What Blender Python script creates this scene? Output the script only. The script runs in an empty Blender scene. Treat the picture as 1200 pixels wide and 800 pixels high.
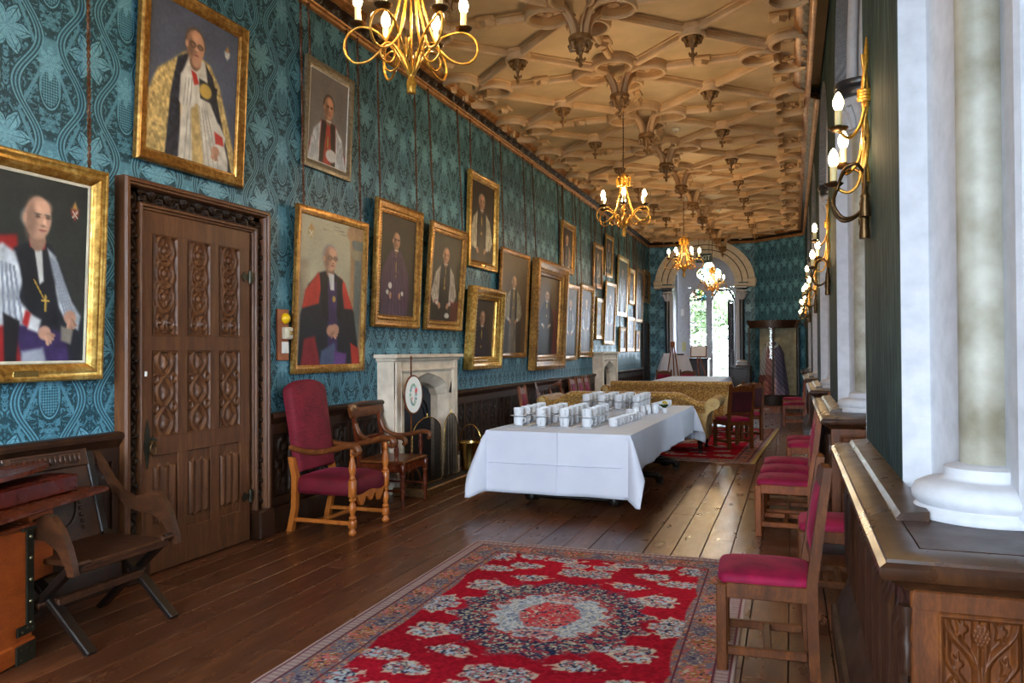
import bpy, bmesh, math, random
import numpy as np
from mathutils import Vector, Matrix, Euler

C = bpy.context.scene.collection
SC = bpy.context.scene
PI = math.pi
random.seed(7)

# ------------------------------------------------------------------ camera
cam_d = bpy.data.cameras.new('camera')
cam = bpy.data.objects.new('camera', cam_d)
C.objects.link(cam)
cam_d.sensor_width = 36.0
cam_d.lens = 27.48
cam_d.clip_start = 0.05
cam_d.clip_end = 200
YAW, PITCH, ROLL = 0.3437, 0.0122, -0.0055
_fw = Vector((-math.sin(YAW) * math.cos(PITCH), math.cos(YAW) * math.cos(PITCH), math.sin(PITCH)))
_rt = Vector((math.cos(YAW), math.sin(YAW), 0))
_up = _rt.cross(_fw)
_r2 = _rt * math.cos(ROLL) + _up * math.sin(ROLL)
_u2 = -_rt * math.sin(ROLL) + _up * math.cos(ROLL)
cam.matrix_world = Matrix(((_r2.x, _u2.x, -_fw.x, 0), (_r2.y, _u2.y, -_fw.y, 0), (_r2.z, _u2.z, -_fw.z, 1.5), (0, 0, 0, 1)))
SC.camera = cam
cam_d.dof.use_dof = False

# ------------------------------------------------------------------ world: bright overcast daylight
world = bpy.data.worlds.new('daylight')
SC.world = world
world.use_nodes = True
_bg = world.node_tree.nodes['Background']
_bg.inputs['Color'].default_value = (0.74, 0.87, 1.0, 1)
_bg.inputs['Strength'].default_value = 43.0

# ------------------------------------------------------------------ exposure
SC.view_settings.view_transform = 'Standard'
SC.view_settings.look = 'None'
SC.view_settings.exposure = 0.08
SC.view_settings.gamma = 1.0
SC.view_settings.use_curve_mapping = False
try:
    SC.cycles.use_denoising = True
    SC.cycles.max_bounces = 9
    SC.cycles.diffuse_bounces = 6
    SC.cycles.transparent_max_bounces = 16
    SC.cycles.sample_clamp_indirect = 6.0
    SC.cycles.caustics_reflective = False
    SC.cycles.caustics_refractive = False
except Exception:
    pass

BULB_STRENGTH = 400.0
SCONCE_STRENGTH = 70.0

# ------------------------------------------------------------------ node expressions
class Ex:
    """a float (or colour) socket with arithmetic that builds math nodes"""
    def __init__(s, nt, k):
        s.nt, s.k = nt, k
    def _m(s, op, *a, clamp=False):
        n = s.nt.nodes.new('ShaderNodeMath'); n.operation = op; n.use_clamp = clamp
        for i, x in enumerate((s,) + a):
            if isinstance(x, Ex): s.nt.links.new(x.k, n.inputs[i])
            else: n.inputs[i].default_value = float(x)
        return Ex(s.nt, n.outputs[0])
    def __add__(s, o): return s._m('ADD', o)
    __radd__ = __add__
    def __sub__(s, o): return s._m('SUBTRACT', o)
    def __rsub__(s, o): return (s * -1) + o
    def __mul__(s, o): return s._m('MULTIPLY', o)
    __rmul__ = __mul__
    def __truediv__(s, o): return s._m('DIVIDE', o)
    def fract(s): return s._m('FRACT')
    def abs(s): return s._m('ABSOLUTE')
    def sin(s): return s._m('SINE')
    def cos(s): return s._m('COSINE')
    def sqrt(s): return s._m('SQRT')
    def floor(s): return s._m('FLOOR')
    def pow(s, o): return s._m('POWER', o)
    def atan2(s, o): return s._m('ARCTAN2', o)
    def mn(s, o): return s._m('MINIMUM', o)
    def mx(s, o): return s._m('MAXIMUM', o)
    def clamp(s): return s._m('ADD', 0.0, clamp=True)
    def step(s, lo, hi):
        n = s.nt.nodes.new('ShaderNodeMapRange'); n.interpolation_type = 'SMOOTHSTEP'
        s.nt.links.new(s.k, n.inputs['Value'])
        n.inputs['From Min'].default_value = min(lo, hi); n.inputs['From Max'].default_value = max(lo, hi)
        n.inputs['To Min'].default_value = 0.0 if lo < hi else 1.0
        n.inputs['To Max'].default_value = 1.0 if lo < hi else 0.0
        return Ex(s.nt, n.outputs['Result'])

def lin(c):
    f = lambda x: x / 12.92 if x <= 0.04045 else ((x + 0.055) / 1.055) ** 2.4
    return tuple(f(x / 255.0) for x in c[:3]) + (1.0,)

class Mat:
    """small wrapper round a node material"""
    def __init__(s, name, rough=0.5, metal=0.0, spec=0.5, color=(128, 128, 128)):
        s.m = bpy.data.materials.new(name); s.m.use_nodes = True
        s.nt = s.m.node_tree
        s.b = s.nt.nodes['Principled BSDF']
        s.b.inputs['Roughness'].default_value = rough
        s.b.inputs['Metallic'].default_value = metal
        s.b.inputs['Specular IOR Level'].default_value = spec
        s.b.inputs['Base Color'].default_value = lin(color)
    def node(s, t): return s.nt.nodes.new(t)
    def link(s, a, b):
        s.nt.links.new(a.k if isinstance(a, Ex) else a, b)
    def coord(s, kind='Object', scale=(1, 1, 1), rand=False):
        t = s.node('ShaderNodeTexCoord')
        m = s.node('ShaderNodeMapping'); m.inputs['Scale'].default_value = scale
        s.link(t.outputs[kind], m.inputs['Vector'])
        if rand:
            oi = s.node('ShaderNodeObjectInfo'); mu = s.node('ShaderNodeMath'); mu.operation = 'MULTIPLY'
            mu.inputs[1].default_value = 37.0
            s.link(oi.outputs['Random'], mu.inputs[0]); s.link(mu.outputs[0], m.inputs['Location'])
        return m.outputs['Vector']
    def xyz(s, vec):
        n = s.node('ShaderNodeSeparateXYZ'); s.link(vec, n.inputs[0])
        return [Ex(s.nt, o) for o in n.outputs]
    def noise(s, vec, scale=5, detail=4, rough=0.55, dist=0.0):
        n = s.node('ShaderNodeTexNoise')
        n.inputs['Scale'].default_value = scale; n.inputs['Detail'].default_value = detail
        n.inputs['Roughness'].default_value = rough; n.inputs['Distortion'].default_value = dist
        if vec is not None: s.link(vec, n.inputs['Vector'])
        return Ex(s.nt, n.outputs['Fac'])
    def voro(s, vec, scale=5, feature='F1', out='Distance'):
        n = s.node('ShaderNodeTexVoronoi'); n.feature = feature
        n.inputs['Scale'].default_value = scale
        s.link(vec, n.inputs['Vector'])
        return Ex(s.nt, n.outputs[out])
    def ramp(s, fac, stops):
        n = s.node('ShaderNodeValToRGB'); cr = n.color_ramp
        while len(cr.elements) < len(stops): cr.elements.new(0.5)
        for e, (p, c) in zip(cr.elements, stops):
            e.position = p; e.color = lin(c)
        s.link(fac, n.inputs[0])
        return Ex(s.nt, n.outputs[0])
    def mix(s, fac, a, b, mode='MIX'):
        n = s.node('ShaderNodeMix'); n.data_type = 'RGBA'; n.blend_type = mode
        for sock, x in ((n.inputs[0], fac), (n.inputs[6], a), (n.inputs[7], b)):
            if isinstance(x, Ex): s.link(x, sock)
            elif isinstance(x, (int, float)): sock.default_value = x
            else: sock.default_value = lin(x)
        return Ex(s.nt, n.outputs[2])
    def color(s, e): s.link(e, s.b.inputs['Base Color'])
    def rough(s, e): s.link(e, s.b.inputs['Roughness'])
    def bump(s, e, strength=0.3, dist=0.01):
        n = s.node('ShaderNodeBump'); n.inputs['Strength'].default_value = strength; n.inputs['Distance'].default_value = dist
        s.link(e, n.inputs['Height']); s.link(n.outputs[0], s.b.inputs['Normal'])

# ------------------------------------------------------------------ mesh builder
def sstep(a, b, x):
    t = np.clip((x - a) / (b - a), 0, 1); return t * t * (3 - 2 * t)

class MB:
    def __init__(s): s.v, s.f = [], []
    def add(s, verts, faces, M=None):
        o = len(s.v)
        if M is not None: verts = [tuple(M @ Vector(p)) for p in verts]
        s.v.extend([tuple(p) for p in verts]); s.f.extend([tuple(i + o for i in f) for f in faces])
        return s
    def box(s, c, d, bev=0.0, M=None, taper=1.0):
        """box of centre c and size d with chamfered edges"""
        hx, hy, hz = d[0] / 2, d[1] / 2, d[2] / 2
        b = min(bev, hx * .95, hy * .95, hz * .95)
        if b <= 0:
            vs = [(c[0] + x * hx * (taper if z < 0 else 1), c[1] + y * hy * (taper if z < 0 else 1), c[2] + z * hz) for z in (-1, 1) for y in (-1, 1) for x in (-1, 1)]
            fs = [(0, 2, 3, 1), (4, 5, 7, 6), (0, 1, 5, 4), (2, 6, 7, 3), (0, 4, 6, 2), (1, 3, 7, 5)]
            return s.add(vs, fs, M)
        vs, idx = [], {}
        for sx in (-1, 1):
            for sy in (-1, 1):
                for sz in (-1, 1):
                    for ax in range(3):
                        p = [sx * (hx - b), sy * (hy - b), sz * (hz - b)]
                        p[ax] = (sx * hx, sy * hy, sz * hz)[ax]
                        t = taper if sz < 0 else 1
                        idx[(sx, sy, sz, ax)] = len(vs)
                        vs.append((c[0] + p[0] * t, c[1] + p[1] * t, c[2] + p[2]))
        fs = []
        for ax in range(3):
            o1, o2 = (ax + 1) % 3, (ax + 2) % 3
            for sg in (-1, 1):
                q = []
                for a, bb in ((-1, -1), (1, -1), (1, 1), (-1, 1)):
                    k = [0, 0, 0]; k[ax] = sg; k[o1] = a; k[o2] = bb
                    q.append(idx[(k[0], k[1], k[2], ax)])
                fs.append(tuple(q) if sg > 0 else tuple(q[::-1]))
        for ax in range(3):
            o1, o2 = (ax + 1) % 3, (ax + 2) % 3
            for a in (-1, 1):
                for bb in (-1, 1):
                    k0 = [0, 0, 0]; k1 = [0, 0, 0]
                    k0[ax] = -1; k1[ax] = 1
                    for k in (k0, k1): k[o1] = a; k[o2] = bb
                    q = [idx[(*k0, o1)], idx[(*k1, o1)], idx[(*k1, o2)], idx[(*k0, o2)]]
                    fs.append(tuple(q) if a * bb < 0 else tuple(q[::-1]))
        for sx in (-1, 1):
            for sy in (-1, 1):
                for sz in (-1, 1):
                    q = [idx[(sx, sy, sz, a)] for a in range(3)]
                    fs.append(tuple(q) if sx * sy * sz > 0 else tuple(q[::-1]))
        return s.add(vs, fs, M)
    def beam(s, a, b, w, h, bev=0.004, up=(0, 0, 1)):
        """rectangular bar from a to b, w across, h along up"""
        a, b = Vector(a), Vector(b); z = (b - a); L = z.length; z.normalize()
        u = Vector(up); x = u.cross(z)
        if x.length < 1e-4: x = Vector((1, 0, 0)).cross(z)
        if x.length < 1e-4: x = Vector((0, 1, 0)).cross(z)
        x.normalize(); y = z.cross(x)
        M = Matrix(((x.x, y.x, z.x, (a.x + b.x) / 2), (x.y, y.y, z.y, (a.y + b.y) / 2), (x.z, y.z, z.z, (a.z + b.z) / 2), (0, 0, 0, 1)))
        return s.box((0, 0, 0), (w, h, L), bev, M)
    def lathe(s, prof, n=16, M=None, c=(0, 0, 0), a0=0, a1=2 * PI, sx=1, sy=1):
        full = abs(a1 - a0 - 2 * PI) < 1e-6
        m = n if full else n + 1
        vs, fs = [], []
        for r, z in prof:
            for i in range(m):
                a = a0 + (a1 - a0) * i / n
                vs.append((c[0] + r * sx * math.cos(a), c[1] + r * sy * math.sin(a), c[2] + z))
        for j in range(len(prof) - 1):
            for i in range(n):
                i2 = (i + 1) % m
                fs.append((j * m + i, j * m + i2, (j + 1) * m + i2, (j + 1) * m + i))
        if full:
            if prof[0][0] > 1e-4: fs.append(tuple(range(m))[::-1])
            if prof[-1][0] > 1e-4: fs.append(tuple((len(prof) - 1) * m + i for i in range(m)))
        return s.add(vs, fs, M)
    def tube(s, pts, r, n=8, closed=False, M=None, flat=None):
        """round tube along points; r a number or a list"""
        P = [Vector(p) for p in pts]; k = len(P)
        R = [r] * k if isinstance(r, (int, float)) else list(r)
        T = []
        for i in range(k):
            if closed: t = P[(i + 1) % k] - P[i - 1]
            else: t = P[min(i + 1, k - 1)] - P[max(i - 1, 0)]
            T.append(t.normalized() if t.length > 1e-9 else Vector((0, 0, 1)))
        nrm = T[0].orthogonal().normalized()
        vs, fs = [], []
        for i in range(k):
            nrm = (nrm - T[i] * nrm.dot(T[i]))
            nrm = nrm.normalized() if nrm.length > 1e-6 else T[i].orthogonal().normalized()
            bn = T[i].cross(nrm)
            for j in range(n):
                a = 2 * PI * j / n
                vs.append(P[i] + (nrm * math.cos(a) + bn * math.sin(a)) * R[i])
        for i in range(k if closed else k - 1):
            i2 = (i + 1) % k
            for j in range(n):
                j2 = (j + 1) % n
                fs.append((i * n + j, i * n + j2, i2 * n + j2, i2 * n + j))
        if not closed:
            fs.append(tuple(range(n))[::-1]); fs.append(tuple((k - 1) * n + j for j in range(n)))
        return s.add(vs, fs, M)
    def prism(s, poly, d0, d1, plane='XZ', M=None):
        """extrude a 2-D outline: plane XZ -> along y, XY -> along z, YZ -> along x"""
        def P(a, b, d):
            return {'XZ': (a, d, b), 'XY': (a, b, d), 'YZ': (d, a, b)}[plane]
        n = len(poly)
        vs = [P(a, b, d0) for a, b in poly] + [P(a, b, d1) for a, b in poly]
        fs = [tuple(range(n))[::-1], tuple(range(n, 2 * n))]
        for i in range(n):
            j = (i + 1) % n
            fs.append((i, j, n + j, n + i))
        return s.add(vs, fs, M)
    def grid(s, nx, ny, fn, M=None):
        """(nx+1)*(ny+1) vertices, fn(u, v) -> point"""
        vs = [fn(i / nx, j / ny) for j in range(ny + 1) for i in range(nx + 1)]
        w = nx + 1
        fs = [(j * w + i, j * w + i + 1, (j + 1) * w + i + 1, (j + 1) * w + i) for j in range(ny) for i in range(nx)]
        return s.add(vs, fs, M)
    def sweep(s, prof, path, M=None, closed=False):
        """sweep section points (list of 2-D) along frames [(origin, xaxis, yaxis)]"""
        n = len(prof); vs, fs = [], []
        for o, x, y in path:
            o, x, y = Vector(o), Vector(x), Vector(y)
            for a, b in prof: vs.append(o + x * a + y * b)
        k = len(path)
        for i in range(k if closed else k - 1):
            i2 = (i + 1) % k
            for j in range(n - 1):
                fs.append((i * n + j, i * n + j + 1, i2 * n + j + 1, i2 * n + j))
        if not closed:
            fs.append(tuple(range(n))[::-1]); fs.append(tuple((k - 1) * n + j for j in range(n)))
        return s.add(vs, fs, M)
    def mesh(s, name, mat, angle=35, fix=True):
        me = bpy.data.meshes.new(name)
        me.from_pydata(s.v, [], s.f)
        if fix:
            bm = bmesh.new(); bm.from_mesh(me)
            bmesh.ops.recalc_face_normals(bm, faces=bm.faces)
            bm.to_mesh(me); bm.free()
        me.materials.append(mat)
        if angle:
            me.shade_smooth()
            if angle < 180: me.set_sharp_from_angle(angle=math.radians(angle))
        me.update()
        return me
    def build(s, name, mat, parent=None, angle=35, fix=True):
        o = bpy.data.objects.new(name, s.mesh(name, mat, angle, fix))
        C.objects.link(o)
        if parent is not None: o.parent = parent
        return o

def tag(o, label=None, cat=None, group=None, kind=None):
    if label: o['label'] = label
    if cat: o['category'] = cat
    if group: o['group'] = group
    if kind: o['kind'] = kind
    return o
def thing(name, label, cat, loc=(0, 0, 0), rz=0.0, group=None):
    o = bpy.data.objects.new(name, None); C.objects.link(o)
    o.empty_display_size = 0.1
    o.location = loc; o.rotation_euler = (0, 0, rz)
    return tag(o, label, cat, group)
def struct(o): o['kind'] = 'structure'; return o
def inst(name, me, parent=None, loc=(0, 0, 0), rot=(0, 0, 0), scale=None):
    o = bpy.data.objects.new(name, me); C.objects.link(o)
    o.location = loc; o.rotation_euler = rot
    if scale: o.scale = scale
    if parent is not None: o.parent = parent
    return o
def dup(root, loc, rz=None, label=None, group=None, rot=None):
    kids = {}
    r = root.copy(); C.objects.link(r); r.location = loc
    if rz is not None: r.rotation_euler = (0, 0, rz)
    if rot is not None: r.rotation_euler = rot
    if label: r['label'] = label
    if group: r['group'] = group
    for ch in list(root.children):
        c = ch.copy(); C.objects.link(c); c.parent = r
        for g in list(ch.children):
            d = g.copy(); C.objects.link(d); d.parent = c
    return r
def rotx(a): return Matrix.Rotation(a, 4, 'X')
def roty(a): return Matrix.Rotation(a, 4, 'Y')
def rotz(a): return Matrix.Rotation(a, 4, 'Z')
def tr(x, y, z): return Matrix.Translation((x, y, z))
def bez(pts, n=12):
    """Catmull-Rom through points"""
    P = [Vector(p) for p in pts]; out = []
    for i in range(len(P) - 1):
        p0 = P[i - 1] if i > 0 else P[i] * 2 - P[i + 1]
        p1, p2 = P[i], P[i + 1]
        p3 = P[i + 2] if i + 2 < len(P) else P[i + 1] * 2 - P[i]
        for k in range(n):
            t = k / n
            out.append(0.5 * ((2 * p1) + (p2 - p0) * t + (2 * p0 - 5 * p1 + 4 * p2 - p3) * t * t + (3 * p1 - p0 - 3 * p2 + p3) * t ** 3))
    out.append(P[-1])
    return out
def relief(mb, w, h, nx, ny, fn, M, depth=0.02):
    """carved panel: height field fn(X, Z arrays in 0..1) lifted along local -y... (x across, z up, height along +y)"""
    X, Z = np.meshgrid(np.linspace(0, 1, nx + 1), np.linspace(0, 1, ny + 1))
    H = fn(X, Z) * depth
    vs = [(float(X[j, i] - .5) * w, float(H[j, i]), float(Z[j, i]) * h) for j in range(ny + 1) for i in range(nx + 1)]
    k = nx + 1
    fs = [(j * k + i, j * k + i + 1, (j + 1) * k + i + 1, (j + 1) * k + i) for j in range(ny) for i in range(nx)]
    mb.add(vs, fs, M)
# ------------------------------------------------------------------ materials
def wood(name, c0, c1, c2, rough=0.4, scale=(6, 6, 0.8), kind='Object', fine=22, bump=0.25, spec=0.5, rand=True):
    m = Mat(name, rough=rough, spec=spec * .6)
    c0, c1, c2 = [(c[0], int(c[1] * .92), int(c[2] * .72)) for c in (c0, c1, c2)]
    v = m.coord(kind, scale, rand=rand)
    a = m.noise(v, 2.2, 5, 0.6, 1.2)
    b = m.noise(v, fine, 3, 0.6, 0.4)
    f = a * 0.65 + b * 0.35
    m.color(m.ramp(f, [(0.28, c0), (0.5, c1), (0.72, c2)]))
    m.bump(f, bump, 0.003)
    r = m.noise(m.coord(kind, (1, 1, 1)), 7, 4)
    m.rough(r * 0.3 + (rough - 0.12))
    return m.m
W_DARK = wood('dark_carved_oak', (27, 16, 11), (47, 29, 20), (70, 45, 31), 0.38)
W_RAIL = wood('polished_oak_rail', (30, 18, 12), (52, 32, 21), (74, 48, 32), 0.28, spec=0.6, bump=0.03)
W_DOOR = wood('door_oak', (52, 32, 22), (86, 56, 40), (116, 82, 62), 0.40, scale=(7, 7, 0.7))
W_CARVE = wood('carved_black_oak', (20, 13, 10), (38, 25, 19), (62, 44, 34), 0.42)
W_CHAIR = wood('chair_oak', (72, 38, 14), (116, 62, 24), (150, 88, 40), 0.42, scale=(8, 8, 2), spec=0.4)
W_CHAIRD = wood('chair_dark_oak', (50, 27, 12), (82, 46, 22), (112, 68, 36), 0.42, scale=(8, 8, 2), spec=0.4)
W_HONEY = wood('honey_beech', (120, 66, 28), (164, 98, 48), (196, 130, 72), 0.32, scale=(9, 9, 2), spec=0.6)
W_ARM = wood('walnut_arms', (58, 32, 18), (96, 56, 32), (134, 84, 52), 0.28, scale=(5, 5, 5), spec=0.6)
W_MAHOG = wood('mahogany', (58, 24, 14), (92, 42, 24), (124, 62, 38), 0.22, scale=(3, 9, 9), spec=0.65, bump=0.04)
W_BLACK = wood('blackened_oak', (13, 9, 9), (24, 17, 16), (40, 29, 27), 0.34, scale=(8, 8, 2), spec=0.6)
W_GLAST = wood('x_chair_oak', (30, 17, 12), (58, 35, 24), (86, 54, 38), 0.36, scale=(2, 7, 7), spec=0.6)
W_ORANGE = wood('orange_satin_wood', (104, 46, 16), (140, 68, 28), (160, 86, 42), 0.34, scale=(4, 2, 5), spec=0.6, bump=0.08)
W_LEATHER = wood('dark_red_lacquer', (50, 12, 9), (78, 20, 14), (100, 34, 24), 0.22, scale=(3, 3, 3), bump=0.05, spec=0.7)

def plain(name, c, rough=0.5, metal=0.0, var=0.12, scale=9, bump=0.0, spec=0.5, c2=None):
    m = Mat(name, rough, metal, spec, c)
    n = m.noise(m.coord('Object'), scale, 5)
    d = c2 or tuple(max(0, int(x * (1 - var * 1.6))) for x in c)
    m.color(m.ramp(n, [(0.32, d), (0.66, c)]))
    if bump: m.bump(n, bump, 0.004)
    return m.m
STONE = plain('warm_limestone', (226, 210, 190), 0.75, scale=6, bump=0.15, c2=(196, 180, 162))
PLASTER = plain('white_plaster', (188, 188, 194), 0.7, var=0.05, scale=14, bump=0.12)
PLASTER_OLD = plain('aged_stone_shaft', (172, 168, 156), 0.55, scale=5, c2=(112, 104, 84), bump=0.1)
SLATE = plain('dark_marble', (46, 46, 50), 0.3, scale=5)
CEIL_RIB = plain('buff_painted_plaster', (218, 184, 146), 0.62, var=0.10, scale=3)
CEIL_FLAT = plain('cream_painted_plaster', (218, 192, 154), 0.66, var=0.09, scale=1.6)
CEIL_GILT = plain('tarnished_gilt_plaster', (150, 112, 66), 0.45, metal=0.0, scale=40, c2=(92, 64, 38), bump=0.3)
IRON = plain('black_iron', (34, 35, 40), 0.45, metal=0.6, scale=12)
IRONBLUE = plain('cast_iron_blue_black', (44, 48, 60), 0.5, metal=0.2, scale=8)
STRAP = plain('dark_iron_strap', (62, 60, 48), 0.4, metal=0.8, scale=16)
BRASS = plain('polished_brass', (206, 170, 100), 0.26, metal=1.0, scale=6, c2=(156, 120, 64))
BRONZE = plain('dark_bronze', (92, 66, 36), 0.4, metal=0.8, scale=16)
GILTROPE = plain('gilded_rope_metal', (196, 142, 48), 0.34, metal=0.55, scale=60, c2=(134, 88, 26))
CHINA = plain('white_china', (222, 224, 230), 0.14, var=0.01, spec=0.6)
IVORY = plain('ivory_candle_tube', (226, 206, 150), 0.5, var=0.06)
WHITEPL = plain('white_plastic', (232, 230, 226), 0.35, var=0.02)
YELLOWPL = plain('yellow_plastic', (236, 190, 20), 0.3, var=0.04)
PANELBR = plain('brown_switch_board', (168, 98, 62), 0.5, var=0.1)
CHAINM = plain('brown_picture_chain', (120, 78, 52), 0.45, metal=0.5, scale=90, c2=(58, 36, 26))
GREENSIGN = plain('dark_green_sign', (28, 52, 38), 0.4)
SIGNTXT = plain('pale_sign_letters', (196, 206, 180), 0.4)
PAPER = plain('paper', (236, 236, 240), 0.6, var=0.02)
YPAPER = plain('yellow_paper', (196, 186, 130), 0.6, var=0.04)

def gold(name, c0, c1, c2, rough=0.34, metal=0.72, scale=26):
    m = Mat(name, rough, metal, 0.5)
    v = m.coord('Object')
    n = m.noise(v, scale, 5, 0.65)
    n2 = m.noise(v, 4, 3)
    f = n * 0.6 + n2 * 0.4
    m.color(m.ramp(f, [(0.34, c0), (0.5, c1), (0.66, c2)]))
    m.bump(n, 0.35, 0.004)
    return m.m
GOLD = gold('gilt_frame', (96, 62, 26), (156, 112, 52), (204, 162, 92))
GOLD_B = gold('bright_gilt_frame', (122, 80, 30), (188, 142, 66), (232, 196, 116), 0.28)
GOLD_D = gold('old_gilt_frame', (78, 50, 22), (136, 94, 42), (186, 138, 70), 0.4)
GOLD_O = gold('ornate_gilt_frame', (40, 26, 14), (150, 104, 42), (214, 164, 80), 0.34, scale=40)
GREYFR = plain('grey_silver_frame', (142, 132, 112), 0.4, metal=0.35, scale=30, c2=(96, 86, 68), bump=0.2)
CORN_GILT = gold('gilded_cornice_bead', (120, 76, 40), (168, 116, 66), (204, 154, 98), 0.42, 0.3, 10)

def velvet(name, c0, c1, rough=0.75, stripes=False, sheen=0.18, kind='Object'):
    m = Mat(name, rough, 0, 0.3)
    v = m.coord(kind, (1, 1, 1), rand=True)
    n = m.noise(v, 6, 4)
    f = n
    if stripes:
        n2 = m.noise(m.coord(kind, (3, 14, 120)), 2.0, 3)
        f = n * 0.4 + n2 * 0.6
    m.color(m.ramp(f, [(0.34, c0), (0.66, c1)]))
    m.b.inputs['Sheen Weight'].default_value = sheen
    m.b.inputs['Sheen Roughness'].default_value = 0.35
    m.b.inputs['Sheen Tint'].default_value = lin((220, 60, 110))
    return m.m
RED = velvet('crimson_velvet', (88, 2, 34), (142, 6, 56))
REDCHAIR = velvet('crimson_ribbed_moquette', (72, 9, 20), (128, 26, 42), stripes=True, sheen=0.12)
REDSEAT = velvet('crimson_moquette_seat', (70, 5, 18), (104, 12, 30), sheen=0.15)
TEALVELVET = velvet('dark_maroon_back_cloth', (44, 8, 16), (64, 14, 24), sheen=0)

def cloth_white():
    m = Mat('white_table_linen', 0.8, 0, 0.2, (236, 238, 248))
    v = m.coord('Object')
    n = m.noise(v, 3, 4)
    m.color(m.ramp(n, [(0.3, (198, 201, 216)), (0.7, (208, 210, 222))]))
    m.bump(m.noise(v, 9, 4), 0.15, 0.01)
    m.b.inputs['Sheen Weight'].default_value = 0.15
    return m.m
LINEN = cloth_white()

def sofa_mat():
    m = Mat('ochre_patterned_weave', 0.85, 0, 0.2)
    v = m.coord('Object')
    a = m.voro(v, 34, 'F1')
    n = m.noise(v, 60, 3)
    f = a * 0.8 + n * 0.5
    m.color(m.ramp(f, [(0.28, (216, 182, 112)), (0.5, (190, 148, 80)), (0.72, (146, 106, 54))]))
    m.bump(n, 0.2, 0.003)
    m.b.inputs['Sheen Weight'].default_value = 0.25
    return m.m
SOFA = sofa_mat()
SOFAPLAIN = plain('ochre_plain_weave', (206, 176, 118), 0.85, scale=60, var=0.1)

def floor_mat():
    m = Mat('waxed_oak_boards', 0.34, 0, 0.38)
    v = m.coord('Object', (9, 0.9, 4), rand=True)
    a = m.noise(v, 2.0, 6, 0.62, 1.0)
    b = m.noise(v, 16, 4, 0.6)
    f = a * 0.6 + b * 0.4
    oi = m.node('ShaderNodeObjectInfo')
    rnd = Ex(m.nt, oi.outputs['Random'])
    col = m.ramp(f + (rnd - 0.5) * 0.22, [(0.26, (70, 38, 21)), (0.46, (86, 48, 27)), (0.60, (108, 63, 37)), (0.78, (138, 88, 56))])
    wv = m.coord('Object', (2.2, 0.7, 1), rand=True)
    wear = m.noise(wv, 3.4, 7, 0.7)
    col = m.mix(wear.step(0.56, 0.72) * 0.42, col, (146, 102, 72))
    dark = m.noise(wv, 1.3, 4).step(0.60, 0.40)
    col = m.mix(dark * 0.35, col, (52, 30, 20))
    m.color(col)
    m.rough(m.noise(wv, 5, 6) * 0.30 + 0.16)
    m.bump(f, 0.05, 0.003)
    return m.m
FLOORB = floor_mat()
GAP = plain('dark_floor_gaps', (22, 14, 10), 0.8)

def attr_mat(name, rough=0.5, spec=0.4, fuzz=0.0, var=0.0, vscale=60, dim=1):
    m = Mat(name, rough, 0, spec)
    n = m.node('ShaderNodeAttribute'); n.attribute_name = 'paint'
    c = Ex(m.nt, n.outputs['Color'])
    if var:
        t = m.noise(m.coord('Object'), vscale, 3)
        c = m.mix(var, c, m.ramp(t, [(0.3, (40, 40, 44)), (0.7, (230, 226, 220))]), 'SOFT_LIGHT')
    if dim != 1: c = m.mix(1.0, c, tuple(int(255 * dim) for _ in range(3)), 'MULTIPLY')
    m.color(c)
    if fuzz: m.bump(m.noise(m.coord('Object'), 240, 2), fuzz, 0.004)
    return m.m
CANVAS = attr_mat('oil_painted_canvas', 0.48, 0.35, var=0.18, vscale=40, dim=.88)
RUGM = attr_mat('knotted_wool_pile', 0.95, 0.03, fuzz=0.5, var=0.25, vscale=120)
EMBROID = attr_mat('embroidered_silk', 0.6, 0.3)
VESTM = attr_mat('vestment_silk', 0.55, 0.3)

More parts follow.
